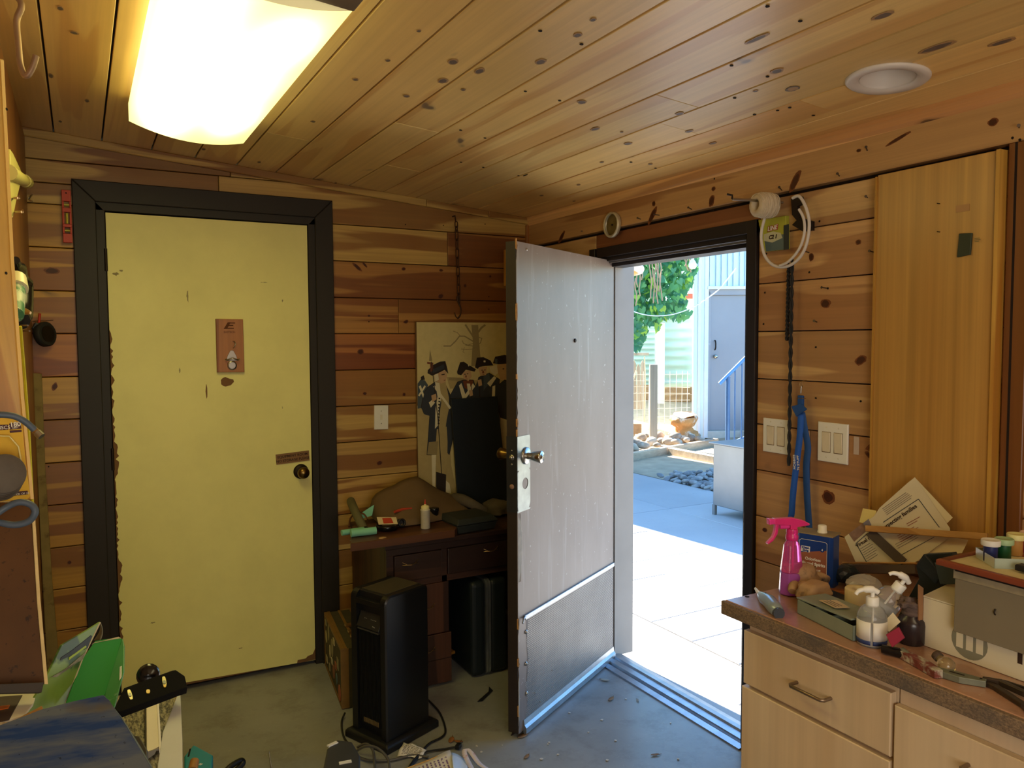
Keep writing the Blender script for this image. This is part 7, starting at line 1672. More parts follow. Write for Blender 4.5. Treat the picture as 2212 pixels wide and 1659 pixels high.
m_dn = plain('navy_paint', C(30, 40, 92), .4); m_dg = plain('green_paint', C(22, 74, 40), .4); m_dt = plain('tan_paint', C(176, 130, 70), .4); m_dr = plain('crimson_paint', C(150, 30, 60), .4)
for i, (px, py, pm_, lidc, lab) in enumerate(((2139, 1214, m_dn, C(206, 204, 196), 'paint pot of navy paint with a white lid, nearest on the tray'), (2168, 1211, m_dg, C(150, 176, 134), 'paint pot of green paint with a pale green lid'), (2194, 1200, m_dt, C(210, 204, 140), 'paint pot of tan paint with a cream yellow lid'), (2222, 1196, m_dr, C(206, 176, 160), 'paint pot of crimson paint with a pinkish lid at the photo edge'))):
    c = tpt(px, py); pp = thing('paint_pot', c, lab, 'paint pot'); HH = .036
    M().lathe([(.0115, .001), (.0135, .003), (.0135, HH)], c, 22).build('jar', pm_, pp)
    M().lathe([(.0180, HH), (.0186, HH+.002), (.0186, HH+.011), (.0172, HH+.0125), (.016, HH+.011), (.001, HH+.0105)], c, 26).build('lid', plain('pot_lid_%d' % i, lidc, .5), pp)
cs_ = thing('clear_tray', tpt(2140, 1222), 'cloudy clear plastic holder around the paint pots', 'holder')
a0, b0 = tpt(2108, 1203), tpt(2148, 1228); e = (b0-a0).normalized(); n_ = Vector((-e.y, e.x, 0)); n_ = n_ if n_.dot(Vector((1, .2, 0))) > 0 else -n_
for (pa_, pb_) in ((a0, b0), (b0, b0+n_*.07), (a0, a0+n_*.06)):
    ee = (pb_-pa_); l_ = ee.length; ee.normalize(); nn_ = Vector((-ee.y, ee.x, 0)); M().prism([(0, 0), (l_, 0), (l_, .021), (0, .021)], pa_, ee, ZZ, nn_, 0, .0012).build('side', m_clear, cs_)
tag(M().prism([(0, 0), (.08, 0), (.08, .022), (0, .022)], tpt(2192, 1236)+ZZ*.0045, tv, tn, ZZ, 0, .012, inset=.002).build('black_block', m_blackp), 'small black block at the right end of the tray', 'block')
# dark folded case behind
m_dkc = plain('dark_teal_plastic', C(30, 40, 46), .4, var=.15)
fc = thing('folded_case', bz(1960, 1300), 'dark folded plastic case leaning between the papers and the tray', 'case')
pl0 = cA+cnn*.10
def fcp(px, py, off=.0): return onplane(px, py, pl0+cnn*off, cnn)
def polyplane(pts, th, name, mat, parent, off=0.0, bv=.002):
    q = [fcp(x, y, off) for x, y in pts]; return M().prism([((a-pl0).dot(cv), a.z) for a in q], Vector((pl0.x, pl0.y, 0))+cnn*off, cv, ZZ, -cnn, -th, 0, inset=.001).build(name, mat, parent, bevel=bv)
polyplane([(1995, 1197), (2055, 1194), (2070, 1236), (2066, 1262), (2010, 1290), (1960, 1330), (1940, 1330), (1965, 1285), (1985, 1250), (1978, 1222)], .02, 'panel', m_dkc, fc)
polyplane([(1980, 1222), (1997, 1199), (2034, 1240), (2020, 1262)], .006, 'flap', m_dkc, fc, -.025)
polyplane([(2018, 1215), (2070, 1232), (2064, 1262), (2030, 1262)], .006, 'flap', plain('dusty_teal_plastic', C(54, 66, 70), .5), fc, -.030)
# dark handle arm under it
polyplane([(1925, 1345), (1990, 1290), (2002, 1296), (1945, 1352)], .006, 'strap', plain('brown_plastic', C(78, 62, 52), .5), fc, -.045)
# papers: open magazine page leaning, envelope, brown folder
pg = thing('printed_papers', bz(1920, 1240, .95), 'leaning printed leaflet headed expecting families behind the wood laths', 'leaflet')
PZ = Vector((-.075, 0, 0)); pn = Vector((1, .0, 0)); pr_n = Vector((-.92, -.25, .28)).normalized(); pp0 = onX(1950, 1180, -.12)
def pgp(px, py, off=0): d = ray(px, py); P0_ = pp0+pr_n*off; return CAM+d*((P0_-CAM).dot(pr_n)/d.dot(pr_n))
pu = Vector((0, -1, 0)); pu = (pu-pr_n*pu.dot(pr_n)).normalized(); pv = pr_n.cross(pu)
if pv.z < 0: pv = -pv
def pagepoly(pts, name, mat, off, th=.0006, parent=None):
    q = [pgp(x, y, off) for x, y in pts]; O_ = pp0+pr_n*off
    return M().prism([((a-O_).dot(pu), (a-O_).dot(pv)) for a in q], O_, pu, pv, pr_n, -th, 0).build(name, mat, parent if parent is not None else pg)
m_news = plain('newsprint', C(206, 196, 166), .8, var=.06); m_env = plain('cream_envelope', C(216, 204, 164), .8, var=.06); m_img = plain('printed_photo', C(140, 110, 96), .7, var=.4, vs=60)
pagepoly([(1976, 1031), (2058, 1118), (2038, 1138), (1990, 1100), (1962, 1045)], 'back_sheet', m_env, -.004)
pagepoly([(1976, 1031), (2052, 1141), (2052, 1160), (1975, 1216), (1850, 1218), (1824, 1160), (1888, 1115), (1900, 1097), (1962, 1042)], 'page', m_news, .0)
pagepoly([(1864, 1098), (1893, 1103), (1886, 1135), (1856, 1128)], 'yellow_note', plain('pale_yellow_note', C(214, 196, 120), .8), -.002)
pagepoly([(1833, 1153), (1864, 1130), (1873, 1146), (1845, 1170)], 'photo_print', m_img, .0008); pagepoly([(1864, 1130), (1876, 1121), (1882, 1134), (1873, 1144)], 'photo_print', plain('blue_print', C(120, 116, 130), .7, var=.4, vs=80), .0008)
m_bord = plain('dark_border', C(70, 76, 80), .7)
def pline(a, b, w_, mat=m_bord, off=.0012):
    (xa_, ya_), (xb_, yb_) = a, b; L_ = math.hypot(xb_-xa_, yb_-ya_); nx, ny = -(yb_-ya_)/L_*w_/2, (xb_-xa_)/L_*w_/2
    pagepoly([(xa_-nx, ya_-ny), (xb_-nx, yb_-ny), (xb_+nx, yb_+ny), (xa_+nx, ya_+ny)], 'rule', mat, off, .0003)
pline((1984, 1078), (1908, 1128), 1.6); pline((1984, 1078), (2029, 1139), 1.6); pline((1849, 1174), (1873, 1216), 1.6); pline((1849, 1174), (1874, 1152), 1.6); pline((1946, 1199), (2018, 1160), 1.2)
def ptext(s_, size, px, py, ang, mat=m_ink, bold=0):
    o_ = pgp(px, py, .0014); u1 = pgp(px+40*math.cos(ang), py-40*math.sin(ang), .0014)-o_; u1.normalize(); v1 = pr_n.cross(u1)
    if v1.z < 0: v1 = -v1
    text(s_, size, o_, u1, v1, mat, pg, bold=bold)
ptext('expecting families', .0155, 1943, 1117, .60, m_ink, .0003); ptext('Virtual room', .0135, 1872, 1166, .58, m_ink, .0003)
rp_ = random.Random(5)
def ptlines(x0, y0, ang, n_, ln, gap_, mat, wd=1.0):
    for i in range(n_):
        xs_, ys_ = x0+gap_*i*math.sin(ang), y0+gap_*i*math.cos(ang); l_ = ln*rp_.uniform(.7, 1)
        pline((xs_, ys_), (xs_+l_*math.cos(ang), ys_-l_*math.sin(ang)), wd, mat)
m_redp = plain('dull_red_print', C(150, 84, 70), .8)
ptlines(1906, 1085+14, .60, 5, 70, 4, m_print, .9); ptlines(1958, 1138-6, .5, 2, 34, 5, m_redp, 1.2); ptlines(1938, 1158, .5, 4, 50, 5, m_redp, 1.1); ptlines(1858, 1186, .55, 7, 34, 5, m_print, .9); ptlines(1934, 1176, .5, 3, 55, 5, m_print, .9)
pagepoly([(1975, 1216), (2052, 1160), (2092, 1166), (2078, 1195), (2056, 1196), (2010, 1200)], 'envelope', m_env, -.006)
# wooden laths: long pale one, dark slanting one, dark picture-frame bar
w_l = wood('lath_wood', C(196, 150, 84), C(170, 120, 60), 'Y', knots=0, objcol=False)
la, lb = pgp(1872, 1142, .016), pgp(2116, 1160, .016)
def bar(pa_, pb_, hgt, th, name, mat, label, cat='lath', par_=None, nrm=None):
    e = (pb_-pa_); L_ = e.length; e.normalize(); nrm = nrm or pr_n; up_ = nrm.cross(e); up_ = up_ if up_.z > 0 else -up_
    o = M().prism([(0, -hgt/2), (L_, -hgt/2), (L_, hgt/2), (0, hgt/2)], pa_, e, up_, nrm, 0, th, inset=.001).build(name, mat, par_)
    if label: tag(o, label, cat)
    return o
bar(la, pgp(2135, 1160, .016), .017, .012, 'wooden_lath', w_l, 'long pale wooden lath lying across the leaflet')
bar(pgp(1879, 1149, .010), pgp(1952, 1216, .010), .026, .005, 'wooden_lath', plain('dark_lath', C(74, 62, 54), .6), 'dark slanting lath crossing the leaflet below the pale lath')
bar(pgp(1822, 1229, .0), pgp(1982, 1231, .0), .024, .020, 'wooden_bar', plain('dark_brown_bar', C(78, 64, 56), .5), 'dark brown bar the leaflet stands on', 'bar')
bar(pgp(1822, 1216, .004), pgp(1982, 1217, .004), .004, .012, 'bar_edge', w_l, 'thin pale strip along the top of the dark bar', 'strip')
# crumpled clear bag, dark thing
m_bag = glassy('crumpled_clear_bag', (.85, .86, .86, 1), .18, .6, 1.2)
def crumple(name, c, sx, sy, sz, seed, mat, amp=.3):
    bm = bmesh.new(); bmesh.ops.create_icosphere(bm, subdivisions=3, radius=1); r3 = random.Random(seed)
    dirs = [(Vector((r3.gauss(0, 1), r3.gauss(0, 1), r3.gauss(0, 1))).normalized(), r3.uniform(.3, .9), r3.uniform(-amp, amp)) for _ in range(16)]
    for v in bm.verts:
        k_ = 1
        for d, t_, a in dirs:
            q = v.co.dot(d)
            if q > t_: k_ += a*(q-t_)/(1-t_)
        z_ = max(v.co.z*k_, -.5); v.co = Vector((v.co.x*sx*k_, v.co.y*sy*k_, z_*sz))
    me = bpy.data.meshes.new(name); bm.to_mesh(me); bm.free(); me.materials.append(mat); o = bpy.data.objects.new(name, me); COL.objects.link(o); o.location = c; return o
tag(crumple('plastic_bag', bz(1880, 1282, BZ+.022)+Vector((.05, .05, .0)), .045, .04, .026, 4, m_bag, .5), 'crumpled clear plastic bag behind the tape roll', 'bag')
tag(crumple('dark_bag', bz(1842, 1258, BZ+.03)+Vector((.06, .06, -.005)), .036, .036, .03, 9, m_dkc, .35), 'dark crumpled bag right of the mineral spirits can', 'bag')
tag(M().prism([(0, 0), (.09, .0), (.09, .05), (0, .045)], bz(1772, 1302)+Vector((.03, .03, 0)), ov, on, ZZ, .001, .016, inset=.002).build('teal_block', m_dkc), 'small dark teal block behind the organizer box', 'block')
tag(M().prism([(0, 0), (.13, .01), (.13, .03), (0, .025)], bz(1782, 1262, BZ+.03)+Vector((.0, .03, 0)), Vector((.55, -.83, 0)), Vector((.83, .55, 0)), ZZ, -.029, -.02, inset=.002).build('wooden_offcut', w_vert, color=(.7, .55, .45)), 'brown wood offcut behind the glove', 'offcut')
# glass stopper bottle (round glass jar lying)
q = bz(2044, 1437, BZ+.016); gj = thing('glass_jar', q, 'small round glass jar lying on the bench before the carton', 'jar')
Rg = axes(Vector((.25, .7, .25)).normalized()); M().lathe([(.001, -.017), (.010, -.015), (.0165, -.006), (.0165, .004), (.012, .012), (.0085, .016), (.0085, .026), (.010, .028)], q, 26, Rg).build('jar', glassy('brownish_glass', C(190, 170, 130), .08, .7, 1.45), gj)
M().lathe([(.0105, .022), (.0105, .032), (.001, .033)], q, 18, Rg).build('cap', m_crust, gj)
# black cap, utility knife, multi tool, pliers
q = bz(1934, 1408, BZ+.009); tag(M().tube([q+Vector((-.014, .022, .002)), q+Vector((.004, -.020, .001))], [.009, .0105], 14).build('marker_cap', m_blackg), 'glossy black cylinder lying before the brown bottle', 'cylinder')
kn = thing('utility_knife', bz(2000, 1440), 'paint splattered red and grey utility knife on the worktop edge', 'knife')
m_kred = plain('splattered_red', C(120, 60, 52), .5, var=.3, vs=50, col2=C(176, 170, 150), thr=(.48, .6)); m_kgrey = plain('splattered_grey', C(120, 122, 104), .5, var=.3, vs=50, metal=.3)
ka, kb_, kc, kd = bz(1950, 1412, BZ+.010), bz(1990, 1432, BZ+.010), bz(2028, 1456, BZ+.010), bz(2105, 1478, BZ+.009)
def flat(pts_, wd, z0_, z1_, name, mat, parent, bv=.002):
    vs = []; k_ = len(pts_)
    L_ = []; R_ = []
    for i, q in enumerate(pts_):
        t_ = (pts_[min(i+1, k_-1)]-pts_[max(i-1, 0)]); t_.z = 0; t_.normalize(); n_ = Vector((-t_.y, t_.x, 0)); w_ = wd[i] if isinstance(wd, (list, tuple)) else wd
        L_.append(q+n_*w_/2); R_.append(q-n_*w_/2)
    out = L_+R_[::-1]; return M().prism([(q.x, q.y) for q in out], (0, 0, 0), (1, 0, 0), (0, 1, 0), ZZ, z0_, z1_, inset=.001).build(name, mat, parent, bevel=bv)
flat([ka, kb_, kc], [.016, .024, .018], BZ+.001, BZ+.018, 'red_handle', m_kred, kn); M().tube([ka+Vector((.002, .004, .004)), ka.lerp(kb_, .3)], .009, 10).build('handle_end', m_kgrey, kn)
k2 = thing('multi_tool', bz(2070, 1470), 'worn grey flat multi tool with a dark slot lying on the worktop', 'tool')
ma, mb_, mc_ = bz(2026, 1457), bz(2075, 1472), bz(2130, 1484)
flat([ma, ma.lerp(mb_, .3), mb_, mc_], [.016, .026, .028, .014], BZ+.001, BZ+.014, 'body', m_kgrey, k2)
flat([ma.lerp(mb_, .5), mb_.lerp(mc_, .15)], .005, BZ+.0141, BZ+.0146, 'slot', m_dark, k2, 0); M().lathe([(.0025, 0), (.0025, .001)], mc_+ZZ*.0145+(mb_-mc_)*.2, 10).build('rivet', m_dark, k2)
plr = thing('pliers', bz(2160, 1500), 'dark brown pliers reaching to the right photo edge', 'pliers')
m_pl = plain('dark_oily_steel', C(74, 60, 46), .4, metal=.5, var=.2)
flat([bz(2120, 1478), bz(2150, 1490), bz(2212, 1530), bz(2240, 1560)], [.006, .014, .012, .010], BZ+.001, BZ+.010, 'lower_handle', m_pl, plr)
flat([bz(2122, 1477), bz(2160, 1484), bz(2212, 1508), bz(2250, 1520)], [.004, .012, .012, .012], BZ+.004, BZ+.015, 'upper_handle', m_pl, plr)
flat([bz(2135, 1473), bz(2170, 1478), bz(2230, 1498)], [.004, .008, .008], BZ+.001, BZ+.008, 'file_blade', m_iron, plr, .001)
# ================================================================== left wall and the clutter at the lower left
def wlx(px, py, X=-2.235): return onX(px, py, X)
def plane3(pts3): n_ = (pts3[1]-pts3[0]).cross(pts3[2]-pts3[0]).normalized(); return pts3[0], (n_ if n_.dot(CAM-pts3[0]) > 0 else -n_)
def onpl(px, py, pl, off=0.0):
    P0_ = pl[0]+pl[1]*off; d = ray(px, py); return CAM+d*((P0_-CAM).dot(pl[1])/d.dot(pl[1]))
def ppan(pts, pl, th, name, mat, parent=None, off=0.0, bv=0.0, inset=0.0006):
    n_ = pl[1]; u_ = n_.orthogonal().normalized(); v_ = n_.cross(u_); O_ = pl[0]+n_*off
    q = [onpl(x, y, pl, off) for x, y in pts]
    return M().prism([((a-O_).dot(u_), (a-O_).dot(v_)) for a in q], O_, u_, v_, n_, -th, 0, inset=inset).build(name, mat, parent, bevel=bv)
# post board along the left wall near the back corner
tag(M().prism([(-1.15, .02), (-.028, .02), (-.028, 2.295), (-1.15, 2.295)], (-2.263, 0, 0), (0, 1, 0), (0, 0, 1), (1, 0, 0), -.004, .012, inset=.002).build('trim_11', w_vert, color=(.62, .55, .42)), 'brown vertical board closing the left wall at the back corner', 'trim', kind='structure')
# weathered batten leaning by the back wall
pl = (Vector((0, -.06, 0)), Vector((0, -1, 0)))
o = ppan([(71, 806), (90, 808), (97, 1000), (112, 1250), (132, 1480), (104, 1480), (92, 1250), (80, 1000)], pl, .022, 'leaning_batten', plain('weathered_batten', C(136, 118, 72), .8, var=.3, vs=18, col2=C(92, 74, 44), thr=(.55, .65)), off=0); tag(o, 'weathered stick leaning against the planks left of the pale door', 'batten')
# fresh pine board
pl = plane3([dep(10, 120, 1.16), dep(70, 1000, 1.12), dep(0, 600, 1.10)])
pb_ = thing('pine_board', dep(30, 1000, 1.12), 'bright fresh pine board standing upright at the left photo edge', 'board')
ppan([(-160, 95), (8, 128), (30, 560), (52, 860), (73, 1078), (-160, 1078)], pl, .018, 'board', w_bright, pb_, inset=.001)
e0_, e1_ = onpl(8, 130, pl), onpl(100, 1498, pl)
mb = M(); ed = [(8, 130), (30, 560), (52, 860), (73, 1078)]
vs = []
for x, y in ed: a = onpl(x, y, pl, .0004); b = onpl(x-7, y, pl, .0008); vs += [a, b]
mb.add(vs, [(2*i, 2*i+1, 2*i+3, 2*i+2) for i in range(len(ed)-1)]).build('lit_edge', plain('lit_edge_tone', C(246, 200, 110), .5), pb_, solid=.0005)  # lit side of the board painted as a paler strip
for x, y in ((13, 590), (14, 236)): M().lathe([(.0022, 0), (.0022, .0006)], onpl(x, y, pl, .0004), 10, axes(pl[1])).build('nail_hole', m_dark, pb_)
# caulking gun with bent wire rod
m_yp = plain('yellowed_plastic', C(196, 184, 110), .45, var=.1)
cg = thing('caulking_gun', wlx(40, 380), 'yellowed caulking gun with a bent wire rod hanging at upper left', 'caulking gun')
M().tube([wlx(18, 372), wlx(54, 392)], [.020, .018], 14).build('barrel', m_yp, cg); M().tube([wlx(52, 390), wlx(58, 394)], .021, 14).build('end_ring', m_yp, cg)
M().prism([((wlx(x, y)).y, (wlx(x, y)).z) for x, y in ((20, 322), (26, 330), (48, 378), (42, 400), (34, 430), (26, 470), (20, 470))], (-2.245, 0, 0), (0, 1, 0), (0, 0, 1), (1, 0, 0), 0, .012, inset=.001).build('handle', m_yp, cg)
M().tube(smooth([wlx(58, 392), wlx(81, 408), wlx(63, 428), wlx(72, 436), wlx(85, 448)], 3), .003, 6).build('wire_rod', m_steel, cg)
for i, (x, y, x2) in enumerate(((26, 428, 40), (28, 458, 48))): tag(M().tube([wlx(x, y, -2.25), wlx(x2, y, -2.19)], .0028, 6).lathe([(.006, 0), (.006, .002)], wlx(x2, y, -2.19), 8, axes((1, 0, 0))).build('brass_nail', m_brassb), ('upper' if i == 0 else 'lower')+' brass nail sticking out below the caulking gun', 'nail')
# black tool and bottle
bt = thing('grease_gun', wlx(45, 620), 'long glossy black tool hanging behind the bright pine board', 'tool')
M().tube(smooth([wlx(34, 562), wlx(40, 580), wlx(46, 610), wlx(46, 650), wlx(45, 680), wlx(42, 692)], 4), [.010]*4+[.020]*4+[.030]*9+[.026]*4, 14).build('body', m_blackg, bt)
sb2 = thing('small_bottle', wlx(36, 640, -2.20), 'small bottle with cream cap and green label behind the pine board', 'bottle')
M().tube([wlx(30, 680, -2.20), wlx(34, 625, -2.20)], .017, 14).build('body', plain('green_white_label', C(196, 206, 180), .5, col2=C(70, 130, 90), thr=(.48, .55), vs=30), sb2); M().tube([wlx(34, 624, -2.20), wlx(35, 600, -2.20)], [.022, .018], 14).build('cap', plain('cream_cap_2', C(228, 220, 176), .4), sb2)
tag(M().tube([wlx(38, 672, -2.21), wlx(54, 673, -2.19), wlx(66, 676, -2.18)], [.010, .007, .003], 10).build('brass_nozzle', m_brassb), 'brass nozzle poking out beside the long black tool', 'nozzle')
tag(M().tube([wlx(44, 705, -2.20), wlx(52, 800, -2.20), wlx(62, 930, -2.20), wlx(76, 1200, -2.20)], .0032, 6).build('yellow_rule', plain('bright_yellow', C(214, 204, 40), .4)), 'thin bright yellow strip hanging down beside the pine board', 'strip')
for i, (x, y) in enumerate(((42, 703), (46, 715))): tag(M().tube([wlx(x-4, y, -2.25), wlx(x+18, y, -2.20)], .0022, 6).build('dark_nail', m_nail), ('upper' if not i else 'lower')+' dark nail at the top of the yellow strip', 'nail')
# blister pack
plb = plane3([dep(60, 900, 1.03), dep(68, 1075, 1.02), dep(0, 980, 1.00)])
bp = thing('disc_package', dep(30, 1000, 1.02), 'yellow blister pack of grey sanding discs marked DISCS 180', 'package')
m_yc = plain('ochre_card', C(206, 164, 40), .6, var=.08); m_mar = plain('maroon_print', C(70, 34, 40), .6)
ppan([(-80, 896), (47, 900), (56, 1000), (66, 1072), (60, 1078), (-80, 1090)], plb, .002, 'card', m_yc, bp, off=0)
ppan([(-60, 920), (18, 917), (18, 928), (-60, 933)], plb, .0006, 'dark_band', m_mar, bp, off=.0008); ppan([(20, 915), (45, 911), (47, 926), (21, 928)], plb, .0006, 'number_panel', m_mar, bp, off=.0008); ppan([(21, 930), (47, 928), (47, 933), (22, 935)], plb, .0006, 'thin_band', m_mar, bp, off=.0008)
ppan([(-60, 1070), (60, 1060), (61, 1068), (-60, 1080)], plb, .0006, 'dark_band', m_mar, bp, off=.0008)
def pltext(s_, size, px, py, ang, pl_, mat, par__, off=.0016, bold=0):
    o_ = onpl(px, py, pl_, off); u1 = (onpl(px+20*math.cos(ang), py-20*math.sin(ang), pl_, off)-o_).normalized(); v1 = pl_[1].cross(u1)
    if v1.z < 0: v1 = -v1
    text(s_, size, o_, u1, v1, mat, par__, bold=bold)
pltext('DISCS', .0065, 6, 924, .04, plb, m_ivory, bp); pltext('180', .0085, 33, 917, .1, plb, m_ivory, bp, bold=.0002); pltext('GRIT', .0035, 33, 924, .1, plb, m_ivory, bp); pltext('PACK OF 10', .0035, 45, 1067, .1, plb, m_ivory, bp)
Rb = axes(plb[1]); cdisc = onpl(0, 1040, plb, .004)
for i in range(5): M().lathe([(.024, 0), (.025, .002), (.024, .004), (.008, .0042)], cdisc+plb[1]*.0042*i+Vector((0, 0, .0022*i)), 26, Rb).build('sanding_disc', plain('grey_disc', C(92, 84, 74), .8, var=.2, vs=60), bp)
M().tube([onpl(x, y, plb, .003) for x, y in ((-60, 940), (20, 942), (40, 965), (46, 1000), (42, 1040), (30, 1062), (-40, 1068))], .0012, 6).build('clear_blister_rim', plain('blister_rim', C(220, 200, 120), .2), bp)
# hoses
m_hs = plain('blue_grey_hose', C(74, 86, 100), .5, var=.1)
hh = thing('rubber_hose', dep(40, 900, .97), 'blue grey air hose with a brass end fitting arching from the left edge', 'hose')
M().tube(smooth([dep(-60, 930, .95), dep(-20, 900, .96), dep(20, 897, .97), dep(50, 908, .98), dep(76, 930, .99)], 6), .0040, 10).build('hose', m_hs, hh)
M().tube([dep(72, 926, .99), dep(82, 936, .99)], .0042, 12).build('brass_collar', m_brassb, hh); M().tube([dep(80, 934, .99), dep(90, 943, .99)], [.0052, .0050], 6).build('hex_fitting', m_steel, hh)
tag(M().tube(smooth([dep(-40, 1135, .96), dep(-10, 1128, .96), dep(30, 1134, .965), (dep(62, 1126, .97)), dep(76, 1106, .97), dep(66, 1090, .97), dep(40, 1085, .965), dep(10, 1098, .96), dep(-20, 1120, .95)], 6), .0042, 10).build('rubber_hose', m_hs), 'closed loop of blue grey hose below the disc package', 'hose')
# scratched dark acrylic sheet with bright edge in front of the brown panel
pa_ = plane3([dep(70, 1080, 1.06), dep(100, 1480, 1.0), dep(0, 1300, 1.0)])
def specmat():
    m, t, b = newmat('grimy_brown_panel'); v = coords(t, rnd=False)
    c = mixc(t, ramp(t, noise(t, v, 5, 4), [(.35, 0), (.7, 1)]), C(92, 58, 24), C(66, 42, 18))
    c = mixc(t, ramp(t, noise(t, v, 90, 4, .7), [(.60, 0), (.68, .8)]), c, C(34, 22, 14))
    t.links.new(c, b.inputs['Base Color']); b.inputs['Roughness'].default_value = .6; b.inputs['Specular IOR Level'].default_value = .2; return m
ap = thing('acrylic_panel', dep(60, 1480, 1.0), 'grimy speckled brown panel with a bright clear edge at the lower left', 'panel')
ppan([(-120, 1085), (66, 1085), (80, 1300), (96, 1478), (-120, 1500)], pa_, .004, 'panel', specmat(), ap, off=.012)
ppan([(67, 1085), (74, 1085), (88, 1300), (104, 1478), (96, 1478), (80, 1300)], pa_, .005, 'clear_edge', plain('pale_clear_edge', C(210, 186, 130), .15, var=.3, vs=30), ap, off=.014)
tag(ppan([(-120, 1482), (95, 1474), (90, 1496), (-120, 1500)], pa_, .03, 'dark_ledge', plain('dark_ledge', C(52, 44, 36), .7), off=.03), 'dark ledge under the speckled brown panel', 'ledge')
# table under the clutter
TZ = .80
cn_ = [onZ(-60, 1500, TZ), onZ(392, 1492, TZ), onZ(396, 1700, TZ), onZ(-60, 2100, TZ)]
tbx = thing('storage_box', onZ(330, 1700, .4), 'big white carton with a rough textured top at the lower left', 'carton')
m_wbx = plain('bluish_white_card', C(204, 210, 212), .6, var=.06)
zt_ = .86
tl1, tl2, tl3, tl4 = onZ(250, 1500, zt_), onZ(386, 1478, zt_), onZ(395, 1900, zt_), onZ(200, 1900, zt_)
far_r, near_r = onZ(388, 1490, zt_), onZ(350, 1760, zt_)
def tlmat():
    m, t, b = newmat('rough_grey_lid'); v = coords(t, (1, 1, 1), False)
    c = mixc(t, ramp(t, noise(t, coords(t, (240, 60, 60), False), 1, 4, .7), [(.4, 0), (.6, 1)]), C(44, 42, 34), C(150, 144, 116))
    t.links.new(c, b.inputs['Base Color']); b.inputs['Roughness'].default_value = .6; bump(t, b, noise(t, v, 160, 3), .6, .003); return m
A1, A2, A3, A4 = onZ(215, 1505, zt_), onZ(388, 1492, zt_), onZ(345, 1700, zt_), onZ(150, 1700, zt_)
M().prism([(q.x, q.y) for q in (A1, A2, A3, A4)], (0, 0, 0), (1, 0, 0), (0, 1, 0), ZZ, .55, zt_-.004, inset=.001).build('body', m_wbx, tbx)
M().prism([(q.x, q.y) for q in (A1, A2, A3, A4)], (0, 0, 0), (1, 0, 0), (0, 1, 0), ZZ, zt_-.004, zt_, inset=.001).build('rough_top', tlmat(), tbx)
sp_ = plane3([dep(391, 1490, 1.16), dep(341, 1659, .93), dep(395, 1659, .93)])
ppan([(389, 1486), (394, 1600), (395, 1760), (330, 1760), (341, 1650), (352, 1580), (372, 1530)], sp_, .003, 'side_flap', m_wbx, tbx, off=0)
M().prism([(q.x, q.y) for q in (A2, onZ(383, 1494, zt_), onZ(336, 1700, zt_), A3)], (0, 0, 0), (1, 0, 0), (0, 1, 0), ZZ, zt_, zt_+.002).build('kraft_rim', plain('kraft_rim', C(150, 116, 92), .9, var=.4, vs=70), tbx)
# stand that carries the pile (out of the frame below)
tag(M().box(-2.245, -1.86, -3.05, -2.45, .0, .549).build('wooden_crate', w_vert, color=(.7, .65, .55)), 'wooden crate carrying the clutter below the lower left photo corner', 'crate')
# white channel strip
chp = thing('white_channel', onZ(330, 1560, zt_), 'short white plastic channel strip lying on the rough grey carton top', 'channel')
pc = (Vector((0, 0, zt_+.012)), Vector((0, 0, 1)))
ppan([(316, 1510), (338, 1504), (344, 1612), (317, 1626)], pc, .002, 'web', m_ivory, chp); ppan([(338, 1504), (342, 1503), (349, 1616), (344, 1622)], pc, .004, 'lip', m_white2, chp, off=.001)
pc2 = plane3([onpl(317, 1626, pc), onpl(349, 1616, pc), onpl(317, 1626, pc)-Vector((0, 0, .01))]); ppan([(318, 1625), (349, 1615), (347, 1622), (338, 1622), (334, 1630), (320, 1640)], pc2, .002, 'end_wall', plain('grey_end', C(120, 116, 104), .6), chp)
ppan([(312, 1512), (317, 1510), (318, 1632), (314, 1632)], pc, .012, 'side_wall', m_blackp, chp, off=-.003)
# black slotted plate with two vials
pk_ = plane3([dep(252, 1530, 1.02), dep(400, 1480, 1.10), dep(372, 1447, 1.13)])
bl = thing('black_level_plate', dep(320, 1500, 1.06), 'flat black tool plate with two oval slots and a yellow dot', 'plate')
ppan([(268, 1486), (372, 1448), (380, 1447), (399, 1460), (405, 1484), (392, 1488), (258, 1538), (246, 1532), (256, 1510)], pk_, .010, 'plate', plain('matt_black_plate', C(14, 14, 15), .85, spec=.12), bl, bv=.001)
def oval(cx_, cy_, rx, ry_, ang, name, mat, off):
    pts = []
    for j in range(16):
        a = 2*math.pi*j/16; x, y = rx*math.cos(a), ry_*math.sin(a); y = max(-ry_*.92, min(ry_*.92, y*1.15)); pts.append((cx_+x*math.cos(ang)-y*math.sin(ang), cy_+x*math.sin(ang)+y*math.cos(ang)))
    return ppan(pts, pk_, .0008, name, mat, bl, off=off, inset=0)
m_slot = plain('slot_metal', C(150, 140, 100), .3, metal=.6, var=.4, vs=80); m_ydot = plain('amber_plastic', C(226, 186, 40), .3)
oval(281, 1500, 4.2, 12, -.3, 'slot', m_slot, .001); oval(355, 1472, 4.2, 12, -.15, 'slot', m_slot, .001); oval(281, 1500, 3.2, 4, -.3, 'slot_shadow', m_blackg, .0016); oval(355, 1473, 3.4, 4, -.15, 'slot_shadow', m_blackg, .0016); oval(320, 1493, 4.2, 4.2, 0, 'amber_dot', m_ydot, .001); oval(356, 1481, 2.8, 3.0, 0, 'amber_dot', m_ydot, .0018)
tag(M().lathe([(.012, -.006), (.016, -.004), (.016, .004), (.010, .009), (.001, .010)], dep(320, 1458, 1.14), 18, axes(CAM-dep(320, 1458, 1.14))).build('round_pommel', m_blackg), 'round glossy black knob behind the black plate', 'pommel')
